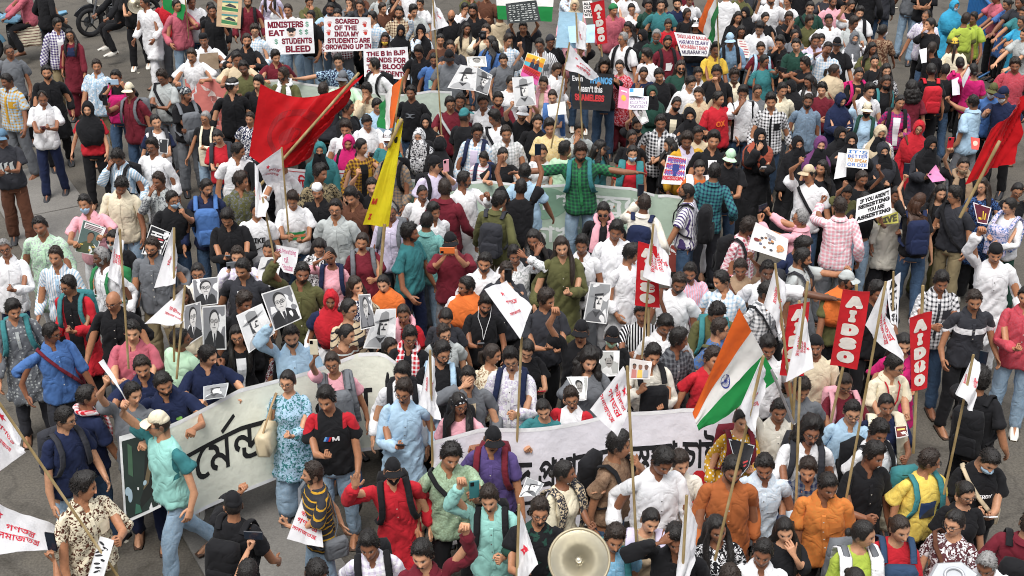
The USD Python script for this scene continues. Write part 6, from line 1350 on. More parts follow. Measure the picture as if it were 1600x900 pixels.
man in black tee beside the woman in navy|M|2.223|18.541|1.002|0|-5|10|s|S|te:bk|bk|dn|dn||3
man with sunglasses and longish hair|M|2.542|18.945|0.977|0|5|0|L|KB:)|te:dg|bk|dn|dn||3
smiling man in white kurta looking down|M|2.64|18.245|0.998|5|0|15|s|:)|ku:wh|wh|dn|dn||2
man in white behind the smiling white kurta|M|2.777|18.645|0.989|0|0|10|s||ls:wh|bk|dn|dn||3
man in black shirt beside the flag staff|M|3.053|18.378|1.05|0|0|10|s||ls:bk|bk|dn|dn||4
dark-skinned smiling man in cream shirt|M|3.37|18.629|0.96|5|0|5|c|:)|ls:cr|gy|dn|dn||5
young man in white polo with black side panels|M|3.333|17.613|1.028|0|-5|10|u||te:wh:q:bk|dd|mo|dn||4
man in cream shirt behind the checked shirt|M|3.882|17.856|1|5|10|10|s|M|ls:cr|gy|dn|dn||3
man in black and white checked shirt|M|3.682|17.314|1|0|-5|5|u|S|ls:wh:c:bk|dd|dn|dn||3
bearded man in grey denim shirt|M|4.203|17.406|0.972|0|-10|5|s|B|ls:gy:t:dn|gy|dn|dn||4
young man in bright red lettered tee|M|2.949|17.436|0.989|10|30|0|s|S|te:rd|bk|dn|dn|txt:OX|3
woman in dark green veil raising her palm|F|2.065|18.058|0.911|0|0|0|nq:dg:bk||ab:dg|bk|wv|dn||3
woman in black mask beside the dark green veil|F|2.322|17.611|0.92|0|0|0|t|k:bk|te:bk|bk|dn|dn|inner:cr|4
woman in black niqab beside the red lettered tee|F|2.481|16.926|0.956|0|0|0|nq:bk:bk||ab:bk|bk|pl|pl||3
man in dark checked shirt behind the resign sign|M|2.012|16.398|1.016|0|0|5|s|S|ls:ch:c:wh|bk|dn|dn||4
smiling woman with glasses in black near the green banner|F|1.572|16.1|0.95|0|0|0|t|K:)|te:bk|dd|dn|dn||4
masked woman in black behind the picture card|F|1.708|16.653|0.943|0|0|5|t|k:ch|te:bk|bk|ov|pl||2
man in yellow shirt with blue check|M|2.307|15.745|1.019|0|-5|10|u||ls:mu:v:lv|dd|dn|dn||4
man in black jacket open over a white tee|M|2.568|15.46|1.058|-5|-5|0|u|S|jk:bk|bk|dn|dn|inner:wh|3
woman in black niqab with rust coloured shawl|F|3.324|16.241|0.916|0|0|0|nq:bk:bk||ab:bk|bk|mo|ph|sc:rust;fnr:wh|2
woman in black niqab between the rust shawl and the purple veil|F|3.779|15.951|0.919|0|0|0|nq:bk:bk||ab:bk|bk|dn|dn||3
woman in purple topped black niqab|F|3.958|15.633|0.988|0|0|0|nq:plum:bk||ab:bk|bk|dn|dn||2
man half hidden behind the yellow checked shirt|M|2.516|16.236|0.958|0|0|10|s||te:bg|bk|dn|dn||4
woman in pale blue mask with red and teal clothes|F|1.537|15.529|0.943|5|0|8|t|k:lb|te:rd|bk|dn|dn|sc:tl|2
woman with long straight hair holding the resign sign|F|2.121|16.063|0.871|-40|-50|5|L||te:bk|bk|pl|pl||2
bearded man in pale mint cap and black tee using a phone|M|2.708|15.133|1.011|-5|-5|12|cap:mt|B|te:bk|dd|ph|ph|fn:bk|3
woman with tricolour scarf looking down|F|2.332|14.956|0.972|0|0|15|t||te:or|wh|dn|dn|sc:wh|2
man in teal checked shirt seen from behind|M|2.422|14.56|1.018|175|0|0|s||ls:tl:c:nv|ch|dn|dn||3
man in purple striped tee with big black backpack|M|2.117|14.088|0.987|-110|0|0|z|KB|te:wh:s:pr|dd|dn|dn|bp:bk|3
man in cream shirt filming over the banner seen from behind|M|1.477|13.595|1.009|175|0|0|s||ls:ow|bk|dn|fc|bp:nv;fnr:bk|4
man in beige cap and white tee with black sling|M|3.617|14.446|1.027|-20|-30|0|cap:bg||te:wh|dd|ov|dn|sl:bk|3
woman with dark tied hair in black beside the beige cap|F|3.906|15.068|0.93|-10|-20|0|L||te:bk|bk|dn|dn||3
grey-haired man in pink shirt filming with both arms out|M|3.3|13.215|1.012|-140|40|0|g|K|ls:pk|gy|fw|fw|fn:bk|3
man in rose checked shirt with black straps|M|2.582|13.045|0.99|40|50|15|c||ls:rs:c:wh|bk|dn|fc|bp:bk|4
man in navy looking down under the cartoon poster|M|3.08|12.569|1.01|30|30|15|u|S|te:nv|bk|dn|dn||3
bearded man in pale grey shirt pointing ahead|M|3.062|12.206|1.003|60|10|5|s|B|sh:lg|gy|dn|fw|bp:ch|3
dark-skinned man in white laughing below the cartoon poster|M|2.662|11.841|1.036|0|0|0|s|:)|te:wh|bk|dn|ou||5
man in tan tee lifting the cartoon poster|M|2.443|12.143|0.954|-10|-10|10|s||te:tn|bk|dn|ov|sl:br|4
smiling man in pale pink striped tee|M|1.873|12.031|0.971|5|0|10|s|B:)|te:pk:s:lv|bk|dn|ph||4
man in white kurta beside the red vertical sign|M|1.242|12.323|0.998|40|45|10|u|S|ku:wh|wh|dn|dn||3
man in white behind the white kurta|M|1.194|13.154|0.933|20|20|10|u||ku:wh|wh|dn|dn||3
bearded man in white tee with brown strap|M|1.668|11.689|1.001|-20|20|10|s|B|te:wh|gy|dn|dn|sl:br|4
man in black with thin stripes behind the red vertical sign|M|1.322|11.231|0.923|0|0|0|s||te:bk:s:wh|bk|po|dn||4
man in white checked shirt in profile|M|2.155|11.694|1|-20|-45|5|s||ls:wh:c:lb|gy|dn|dn||3
curly-haired man in olive bowing his head|M|2.014|11.112|0.998|0|10|25|c||ls:ol|bk|dn|dn|bp:tl|3
man with glasses in blue printed shirt shouting|M|1.921|10.766|0.968|40|45|5|s|KSo|te:bl:f:gy|bk|dn|dn|sl:ol|2
man in white behind the black checked shirt|M|1.495|10.906|0.971|0|10|15|u||ls:wh|bk|dn|dn||4
young man in black and grey checked shirt in profile|M|1.504|10.558|0.974|30|60|0|u||sh:ch:c:gy|bk|dn|dn||4
young man in off-white with black bag on his chest|M|1.28|10.249|0.991|5|5|5|u||ls:ow|bk|pl|ph|bf:bk|3
boy in red tee at the edge of the lower white banner|B|1.844|10.341|0.924|10|10|0|u||te:rd|dd|dn|bn||3
bearded man in white windowpane checked shirt|M|2.506|11.482|0.986|30|35|5|s|B|ls:wh:c:gy|bk|dn|ph|sl:bk|4
man in white with tousled hair beside the tricolour|M|2.369|10.339|0.997|0|10|10|u||te:wh|bk|dn|dn||4
man in black beanie and cream tee with one arm raised|M|2.843|10.328|1.012|0|-5|0|bd:bk|M|te:cr:t:bg|gy|up|dn||4
man in grey behind the flag poles|M|2.55|9.649|0.995|0|0|20|u||te:gy|bk|dn|dn||3
smiling man in white shirt near the top|M|5.422|21.495|0.998|0|0|5|s|:)|sh:wh|gy|dn|dn||4
bearded man in white tee with black straps waving|M|6.035|21.964|1.007|0|0|5|u|B|te:wh|gy|wv|dn|bp:bk|2
man in pink tee behind the white shirts|M|5.749|22.656|1.011|0|0|0|s|B|te:pk|gy|dn|dn||4
woman with grey scarf wrapped round her face|F|5.713|20.788|0.93|5|0|5|hj:gy|k:gy|ku:wh|bk|dn|fc|tote:wh|2
smiling man at the edge of the white shirts|M|5.024|20.632|0.95|0|0|5|s|:)|te:lv|bk|dn|dn||3
moustached man in pale checked shirt shading his eyes|M|4.951|19.736|1.023|-5|0|0|s|M|sh:wh:c:lb|gy|hd|dn||4
man in black cap and black printed tee|M|5.235|20.028|1.01|-5|-10|0|cap:bk|S|te:bk|bk|dn|dn|print4|3
woman with glasses in beige sari|F|4.936|19.023|0.946|20|45|5|t|K|ks:bk|bg|ph|dn|sc:bg;saree|4
woman in black tee with bright pink straps|F|5.273|18.806|0.948|0|0|5|t||te:bk|bk|cr|cr|bp:mg|3
woman in brown floral dress seen from behind|F|6.229|21.094|0.953|170|-60|0|t|k:wh|ks:br:f:tn|bk|dn|dn||4
long-haired woman behind the black mask|F|5.729|18.938|0.954|0|0|5|L||te:ch:f:wh|bk|dn|dn||2
woman in black mask with teal strap|F|5.552|18.398|0.951|5|5|10|L|k:bk|te:bk|bk|dn|dn|bp:tl|4
woman in purple plaid shirt|F|5.527|17.524|0.947|0|5|5|t||ls:plum:c:mg|bk|dn|ph|inner:wh;bp:bk|3
woman in cream cap and black mask raising an arm|F|5.022|17.345|0.909|-15|0|5|cap:cr|k:bk|te:lb|dd|up|dn|bp:dg|3
woman with glasses in red hijab and red kurta|F|5.498|16.47|0.955|0|0|5|hj:rd|K|ku:rd|bk|dn|dn|sl:br|2
woman in beige headscarf with black and white print|F|4.976|16.283|0.939|0|0|5|nq:bg:bk||ab:wh:f:bk|bk|dn|dn||3
woman in black niqab behind the better to speak sign|F|4.404|16.232|0.929|0|0|0|nq:bk:bk||ab:bk|bk|dn|dn||3
woman in black niqab holding the better to speak sign|F|4.471|15.887|0.96|0|0|0|nq:bk:bk||ab:bk|bk|pl|pl||2
woman in dark grey abaya and black niqab using a phone|F|5.494|15.935|0.931|5|10|5|nq:bk:bk||ab:ch|bk|ph|dn|fnl:bk|3
woman in navy abaya looking at a phone|F|4.768|17.769|0.917|10|10|12|hj:nv||ab:nv|bk|ph|ph|fn:wh|2
woman with big curly hair seen from behind|F|5.941|18.148|0.923|170|0|0|C||te:mr|bk|dn|dn||2
woman seen from behind with red backpack|F|6.4|18.846|0.965|175|0|0|t||te:bk|bk|dn|dn|bp:rd|3
person in black with cropped hair seen from behind|F|6.679|19.11|0.912|175|0|0|s||te:bk|dd|dn|dn||4
woman in black seen from behind with a white sheet|F|6.816|20.171|0.932|170|-30|0|t||te:bk|bk|dn|ph||4
woman in black with hair in a bun facing away from the railing|F|7.151|21.373|0.966|-60|-20|5|t||te:bk|dd|mo|dn||2
man in lilac floral shirt near the railing|M|7.168|21.748|0.999|-40|0|0|r||sh:lv:f:wh|bk|dn|dn||3
woman in bright turquoise with pale mask|F|7.941|22.929|0.928|0|0|0|hj:cy|k:lb|ku:cy|bk|dn|dn||4
man in olive and lime seen from behind at the railing|M|7.729|21.471|1.002|175|-30|0|u||te:ol|dn|dn|dn|vest:lime|3
man in lime green beside the railing end|M|7.973|21.785|0.984|-40|0|5|s||te:lime|bk|dn|dn||4
woman in magenta seen from behind|F|7.009|19.368|0.927|170|0|0|t||te:mg|bk|dn|dn|bp:mg|2
woman in magenta and teal seen from behind raising papers|F|7.078|18.932|0.956|175|0|0|t||te:mg|bk|dn|fc||2
person in yellow patterned cap seen from behind|F|7.276|20.394|0.925|165|0|0|cap:yl||te:cr|bk|dn|dn||3
balding man in light blue shirt seen from behind|M|6.544|17.327|0.982|-150|20|0|r|K|sh:lb|gy|fw|dn||3
man in navy cap and white mask|M|7.08|17.508|1.027|-30|-25|10|cap:nv|k:wh|te:nv|bk|fw|dn||3
man in olive cap and white mask|M|7.017|17.879|0.988|-20|-20|10|cap:ol|k:wh|te:bl|bk|dn|dn||4
curly-haired man in rose red tee by the railing|M|7.717|19.004|0.998|-5|-10|5|c||te:rs:t:rd|bk|dn|dn||4
onlooker in pink leaning over the railing|M|8.931|23.219|0.965|-70|0|10|s||te:rs|bk|rl|rl||4
onlooker in blue with tied hair leaning on the railing|F|9.011|22.875|0.947|-70|0|10|t||ks:bl|bk|rl|rl||3
onlooker in teal leaning on the railing|M|8.961|22.135|0.978|-60|0|10|s||te:tl|bk|rl|rl||3
onlooker in turquoise leaning on the railing|F|8.838|21.79|0.928|-60|0|5|t||ks:cy|bk|rl|rl||3
onlooker in charcoal behind the railing|M|9.03|22.494|1.028|-60|0|5|s||te:ch|bk|rl|rl||4
onlooker in pale grey at the near railing end|M|8.555|20.837|0.973|-60|0|5|s||te:lg|bk|rl|rl||2
man in jeans standing by the railing at the top edge|M|7.686|24.477|1.019|160|0|0|s||te:gy|dn|dn|dn||4
man in black tee with folded arms at the top edge|M|7.837|24.112|0.997|-20|0|0|s||te:bk|dn|cr|cr||3
man in black at the top edge above the white tees|M|6.715|24.02|1.011|170|0|0|s||ls:bk|bk|dn|dn||2
man in dark clothes and blue jeans at the top edge|M|7.122|24.443|0.985|170|0|0|s||ls:ch|dd|dn|dn||3
woman in olive looking down beneath the better to speak sign|F|4.085|14.388|0.921|0|0|20|t||te:ol|bk|ov|dn||3
woman in black raising a hand to the better to speak sign|F|4.319|14.699|0.928|10|10|5|t||te:bk|bk|dn|ov||4
woman in dark grey topped niqab with arms folded|F|4.852|15.712|0.934|0|0|5|nq:ch:bk||ab:bk|bk|ph|dn||2
woman in off-white kurta beside the assisting placard|F|4.621|14.241|0.933|0|5|5|t||ku:ow|bk|dn|ph||4
woman in black crop top and jeans holding the assisting placard|F|4.187|14.048|0.945|0|0|15|t||te:bk|dn|pl|pl|crop|3
brown-haired woman seen from behind with dark blue bag|F|4.806|13.841|0.961|165|-60|0|D||te:bk|dd|dn|ov|bp:nv;fnr:bk|2
long-haired woman in black top and olive trousers|F|5.155|14.301|0.917|0|0|5|L||te:bk|ol|ph|dn||2
man with glasses in charcoal tee and khaki trousers|M|5.288|13.965|0.993|-40|-40|8|u|K|te:ch|kh|dn|dn|sl:bk|3
woman with printed face scarf raising a red phone|F|5.746|15.122|0.931|0|0|0|t|k:tn|te:bk|bk|up|dn|fnl:rd;sc:tn|2
woman with glasses in blue printed kurta|F|5.745|14.333|0.969|-20|-20|0|L|K|ku:nv:f:bl|bk|dn|dn||2
woman with glasses resting a hand on her head|F|6.138|14.494|0.899|-5|-5|10|t|K|te:bk|bk|dn|hd||3
woman in white with floral bag on her chest|F|5.929|13.962|0.915|-50|-30|5|t||ls:wh|dg|ph|ph|bf:lv|2
man in black cap and white kurta raising the red flag|M|5.19|12.344|1.016|-5|-5|10|top:bk|S|ku:wh|wh|up|dn||3
man in pale pink checked shirt seen from behind|M|3.811|13.558|0.999|175|20|0|s||ls:pk:c:wh|gy|dn|fw||4
bearded man in pale grey cap draped in a tricolour|M|3.401|11.726|0.989|10|45|5|cap:lg|B|te:ol|bk|dn|dn|sc:or|4
man in black behind the red vertical sign and white flag|M|3.666|11.444|1.027|10|10|5|u|S|te:bk|bk|dn|po||4
man in white shirt with thin dark checks and jeans|M|4.384|11.72|1.015|0|-15|10|u|S|ls:wh:c:ch|dd|po|ph||4
man in dark grey polo with white chest band|M|4.628|11.36|0.991|5|-15|5|s|M|po:ch:b:wh|bk|dn|dn|sandal|3
person in coral red shirt at the picture edge|M|5.163|11.325|0.996|-20|0|0|s||ls:rd:t:rs|dn|ph|dn|shoe:wh|3
woman in magenta kurta with glasses pushed up|F|3.719|10.622|0.934|5|0|10|L||ks:mg|bg|dn|ph||2
man in cream polo with red lanyard|M|3.415|10.072|0.996|20|30|10|s|K|po:cr|gy|po|ph|lan|2
woman with glasses in maroon with pink straps|F|3.02|9.84|0.943|0|0|10|t|K|te:mr|bk|po|dn|bp:pk|3
man with glasses in light blue shirt holding a pole|M|2.891|9.291|0.978|0|5|5|s|K|ls:lb|gy|dn|po||2
woman in navy with cream stole holding a pole|F|3.333|9.589|0.917|0|0|0|t||ks:nv|cr|dn|po|sc:cr|4
curly-haired man in black seen from behind filming|M|4.158|9.634|1.028|150|20|0|c||te:bk|bk|dn|fc|bp:bk;fnr:bk|3
bearded man in dark striped tee wearing a white flag cloth|M|-1.583|8.414|0.972|-60|-15|0|s|B|te:ch:h:mu|dn|bh|ph|sl:gy|2
man in red kurta, black cap and black mask waving|M|-0.933|8.478|0.98|5|0|0|cap:bk|k:bk|ku:rd|rd|wv|dn|bp:bk|2
young man in white checked shirt with black straps|M|-1.01|7.517|0.998|0|-15|10|u||sh:wh:c:lv|bk|dn|dn|bp:bk|4
laughing man in maroon shirt raising a fist|M|-0.644|7.337|0.997|0|-15|5|u|M:)|ls:mr|bk|dn|up||2
shouting man in aqua shirt raising a fist|M|-0.151|8.08|0.98|5|-5|5|u|So|ls:aq|gy|up|po|bp:bk|2
curly-haired man in olive shirt holding a blue phone|M|-0.483|8.572|1.018|15|20|5|c||rs:ol:t:mt|bk|dn|fw|fnr:tl;sl:bk|3
man in black cap and purple polo shouting|M|-0.155|8.888|0.981|5|5|5|cap:bk|o|po:pr|bk|dn|dn|bp:mr|3
man with glasses at the bottom edge|M|-1.392|7.199|0.994|15|15|15|s|K|te:pr:h:lb|bk|dn|dn||4
bearded man with glasses in green shirt and black vest|M|0.181|7.846|0.995|5|5|0|u|KBo|te:dg|bk|po|dn|vest:bk|3
woman in cream with dark patterned stole and hair bun|F|0.386|8.497|0.916|50|30|0|t||ks:cr|br|dn|ph|sc:ch|4
man in brown tee with big black backpack in profile|M|0.82|8.705|1.021|50|35|5|u||te:tn:t:br|dd|dn|mo|bp:bk|3
young man in white kurta beneath the white flag|M|1.159|8.401|1.062|10|20|15|u||ku:wh|wh|dn|dn||4
young man in off-white kurta with arm round his friend|M|1.341|8.714|0.925|-5|5|5|u|S|ku:ow|wh|ou|dn||2
man in burnt orange kurta|M|1.71|8.25|1.075|5|0|10|s|B|ku:rust2|bk|dn|dn||4
woman in mustard dotted kurta|F|1.922|9.207|0.949|5|5|0|t||ku:mu:p:wh|bk|dn|ph|bp:mr|2
man in very pale blue shirt with sunglasses at the neck|M|2.003|8.512|0.995|0|-5|10|s|M|ls:lb:t:wh|bk|dn|dn||4
moustached man in sky blue shirt beside the horn|M|0.72|7.596|0.977|0|5|5|u|M|sh:cy:t:lb|bk|dn|dn|bp:tl|3
woman shouting in beige kurta and mauve stole|F|1.017|7.927|0.909|0|5|5|t|o|ks:tn:t:bg|bg|dn|dn|sc:lv|2
young man in black raising his forearm to his brow|M|1.227|7.531|1.032|-10|20|10|u||ls:bk|bk|hd|dn||4
shouting woman in black and white leaf print|F|1.574|7.742|0.951|-5|20|0|L|o|ls:bk:f:wh|wh|po|dn||4
dark head at the bottom edge below the shouting woman|M|1.539|7.074|1.015|0|0|15|s||te:bk|bk|dn|dn||4
man in plain white shirt at the bottom|M|1.801|7.349|1.003|-5|-20|8|s|S|ls:wh|bk|dn|dn||4
curly-haired man with glasses in white shirt shouting|M|2.441|8.986|0.996|0|5|0|C|KBo|ls:wh|bk|po|dn|bp:ch|4
man in white with hand to his face behind the pole|M|2.314|9.352|0.966|5|0|5|s|S|ls:ow|gy|up|dn||4
man in navy checked shirt shouting|M|2.411|8.637|0.903|0|-5|0|u|So|ls:nv:c:gy|bk|po|dn||3
moustached man in amber orange shirt|M|2.493|8.205|1.024|0|0|8|s|M|sh:or:t:amber|bk|dn|dn||4
man in black polo holding a bamboo pole|M|2.876|8.596|1.007|10|20|5|u|So|po:bk|bk|po|dn||4
man in white printed tee with dark backpack strap|M|3.032|8.924|1.003|25|-20|10|u|S|te:wh|bk|dn|dn|bp:bk|4
boy with glasses in yellow tee with teal straps|M|3.321|8.523|0.978|30|50|5|s|K|te:yl:t:lemon|bk|dn|dn|bp:tl;up|3
man in black tee with lowered mask looking down|M|3.857|8.692|0.978|5|0|28|s|k:lb|te:bk|bk|ph|ph|fn:wh;sl:bg;txt:SYNERGY|2
woman with glasses in black tee shouting|F|3.562|8.229|0.929|5|5|5|t|Ko|te:bk|bk|dn|dn||2
woman with glasses in brown embroidered kurta|F|3.398|7.855|0.932|-20|-25|0|t|K|ks:brd:f:wh|br|dn|dn|sl:br|2
woman in red with denim bag on her chest|F|2.911|7.825|0.94|0|5|0|t|:)|ks:rd|bk|ph|ph|bf:dd;fn:bk|2
woman in lime kurta with white stole and grey straps|F|2.569|7.597|0.976|20|40|0|t||ks:lime|bk|dn|dn|bp:gy;sc:wh|2
long-haired woman in black shouting with raised hand|F|2.041|7.743|0.945|0|0|5|L|o|te:bk|bk|dn|mo||2
grey-haired man in white shirt looking down|M|3.483|7.321|0.994|-15|-10|25|g|S|ls:wh|bk|dn|dn||4
person in maroon with black backpack at the corner|M|3.867|7.776|0.97|150|0|0|s||ls:mr|bk|dn|dn|bp:bk|2
dark-haired woman at the bottom edge beside the lime kurta|F|2.457|7.264|0.921|0|0|15|t||te:ch|bk|dn|dn||3
marcher 0|F|-1.685|23.398|0.868|-8|-22|6|t||te:wh|gy|mo|dn||3
marcher 1|F|5.087|23.185|0.927|-27|-12|9|t||ls:wh|bk|ph|dn||3
marcher 2|M|2.744|17.773|0.963|-25|0|5|s||sh:bg|gy|ph|up||2
marcher 3|F|-3.34|23.662|0.893|15|20|1|hj:bk||ls:bk|gy|dn|dn||2
marcher 4|F|5.889|23.879|0.883|-16|-27|5|t||te:ch|dn|ph|up||3
marcher 5|M|2.166|19.596|0.961|-53|-21|11|u||te:wh|bk|dn|dn||3
marcher 6|F|4.208|22.675|0.881|-28|-8|7|hj:bk||te:wh|dd|dn|up||2
marcher 7|M|2.194|23.897|0.9|-14|8|6|u|M|te:wh|gy|cr|dn||2
marcher 8|F|4.563|24.156|0.876|-30|-7|7|L||te:ch|bk|dn|dn||2
marcher 9|M|6.324|24.083|0.927|30|-34|2|s||te:bk|bk|mo|dn||4
marcher 10|F|-2.95|23.212|0.919|-4|-20|5|L||te:gy|bk|mo|dn||2
marcher 11|F|5.816|20.29|0.917|-4|23|4|L||te:ol|bk|ph|dn||4
marcher 12|M|5.16|17.937|0.97|18|3|2|u|M|ls:wh|dd|dn|dn||2
marcher 13|M|2.73|24.047|0.951|9|8|7|s|S|te:bk|dd|mo|dn||2
marcher 14|M|5.8|21.524|0.963|-3|41|9|u|S|sh:lg|gy|cr|dn||4
marcher 15|F|-2.19|23.637|0.871|23|-40|1|hj:bk||ls:wh|dn|ph|dn||4
marcher 16|M|2.14|22.788|0.91|24|-32|6|s|KS|ls:wh|gy|mo|dn||2
marcher 17|F|2.194|21.097|0.902|-26|-14|10|hj:bk|K|te:ch|dn|ph|dn||3
marcher 18|M|-0.855|23.722|0.926|39|12|2|s||te:ol|dn|mo|dn||4
marcher 19|F|-2.497|23.835|0.898|2|-20|1|t|K|sh:lg|gy|dn|up||2
marcher 20|M|4.609|18.259|0.901|-21|-3|3|c||te:mr|gy|cr|dn||2
marcher 21|M|4.212|23.55|0.947|-14|11|12|s||te:ol|dd|ph|dn||3
marcher 22|M|-0.501|23.442|0.96|-15|28|2|s||te:br|dd|cr|dn||3
marcher 23|F|5.757|19.663|0.896|9|-6|0|t||ls:bk|bk|dn|dn||2
marcher 24|M|-1.769|22.364|0.973|4|30|11|u|S|sh:lg|dn|dn|dn||2
marcher 25|M|-0.887|22.69|0.937|3|9|13|s|S|ls:wh|bk|mo|dn||3
marcher 26|M|-4.367|21.207|0.937|-21|24|2|c|KS|ls:wh:c:lb|dd|dn|dn||2
marcher 27|F|-1.929|21.512|0.887|7|-5|9|hj:bk|K|ls:wh:c:lb|bk|dn|up||3
marcher 28|M|-3.689|23.116|0.944|19|1|13|s|M|te:ol|bk|mo|dn||3
marcher 29|M|3.202|23.134|0.968|9|4|7|u||te:wh|bk|cr|dn||4
marcher 30|F|6.199|23.27|0.865|-7|22|12|t||te:bk|gy|ph|dn||3
marcher 31|F|-2.874|24.086|0.876|-16|6|4|t||te:br|gy|dn|dn||2
marcher 32|F|3.668|18.216|0.9|-10|17|5|t|K|te:gy|bk|ph|dn||3
marcher 33|F|4.203|18.34|0.912|-22|-19|9|hj:bk||sh:bg|dn|dn|dn||2
marcher 34|M|0.673|19.235|0.9|44|-15|13|c||ls:wh|bk|dn|dn||3
marcher 35|M|3.255|24.321|0.912|30|11|13|s||te:mr|bk|cr|dn||3
marcher 36|F|2.017|21.547|0.914|13|-54|11|L||ls:wh|dd|mo|dn||4
marcher 37|M|1.007|23.865|0.92|46|-32|6|u||ls:wh:c:lb|dn|mo|dn||3
marcher 38|M|-2.334|22.642|0.948|33|9|9|s|S|te:br|gy|cr|up||2
marcher 39|M|-1.955|23.962|0.959|-9|-25|7|s||te:wh|gy|ph|up||4
marcher 40|F|2.018|24.367|0.855|36|40|2|t|K|ls:wh|bk|mo|dn||3
marcher 41|M|5.518|24.329|0.931|-45|-10|6|s|M|te:bk|dd|mo|dn||4
marcher 42|F|-1.576|21.374|0.911|-0|-1|4|hj:bk||ls:wh:c:lb|dn|mo|dn||3
marcher 43|F|-0.797|21.525|0.899|-1|32|3|L||sh:bg|dd|dn|dn||4
marcher 44|M|4.427|20.427|0.959|-35|5|11|c|M|ls:bk|dn|mo|dn||3
marcher 45|M|4.964|24.328|0.931|-3|-64|12|c||te:wh|bk|cr|dn||4
marcher 46|M|5.116|21.748|0.953|-6|16|10|u|M|te:ol|dd|cr|dn||3
marcher 47|F|4.804|21.302|0.867|15|0|3|t|K|te:gy|dd|dn|dn||3
marcher 48|M|-0.144|19.706|0.922|12|-9|13|s|S|te:gy|gy|dn|up||2
marcher 49|F|4.557|18.619|0.907|-31|-25|10|L||te:wh|dn|dn|dn||4
marcher 50|M|-0.065|20.605|0.937|-3|33|6|u||ls:wh:c:lb|dd|dn|dn||3'''
PEOPLE = [(f[0], f[1], *map(float, f[2:8]), *f[8:15], int(f[15]), 0.0) for f in (r.split('|') for r in PEOPLE_TEXT.strip().split('\n'))]
FAR = set([18, 19, 22, 39, 49, 57, 60, 63, 64, 65, 66, 68, 70, 71, 75, 80, 83, 84, 85, 94, 97, 98, 112, 122, 133, 141, 142, 144, 147, 154, 156, 157, 158, 159, 163, 165, 169, 188, 207, 208, 209, 210, 211, 212, 213, 215, 221, 225, 229, 231, 235, 236, 248, 250, 254, 286, 288, 290, 296, 301, 307, 309, 314, 315, 317, 324, 325, 331, 332, 342, 377, 394, 395, 396, 397, 398, 399, 400, 401, 402, 403, 404, 405, 406, 407, 408, 409, 410, 411, 412, 413, 414, 415, 416, 417, 418, 419, 420, 421, 422, 423, 424, 425, 426, 427, 428, 429, 430, 431, 432, 433, 434, 435, 436, 437, 438, 439, 440, 441, 442, 443, 444, 445])
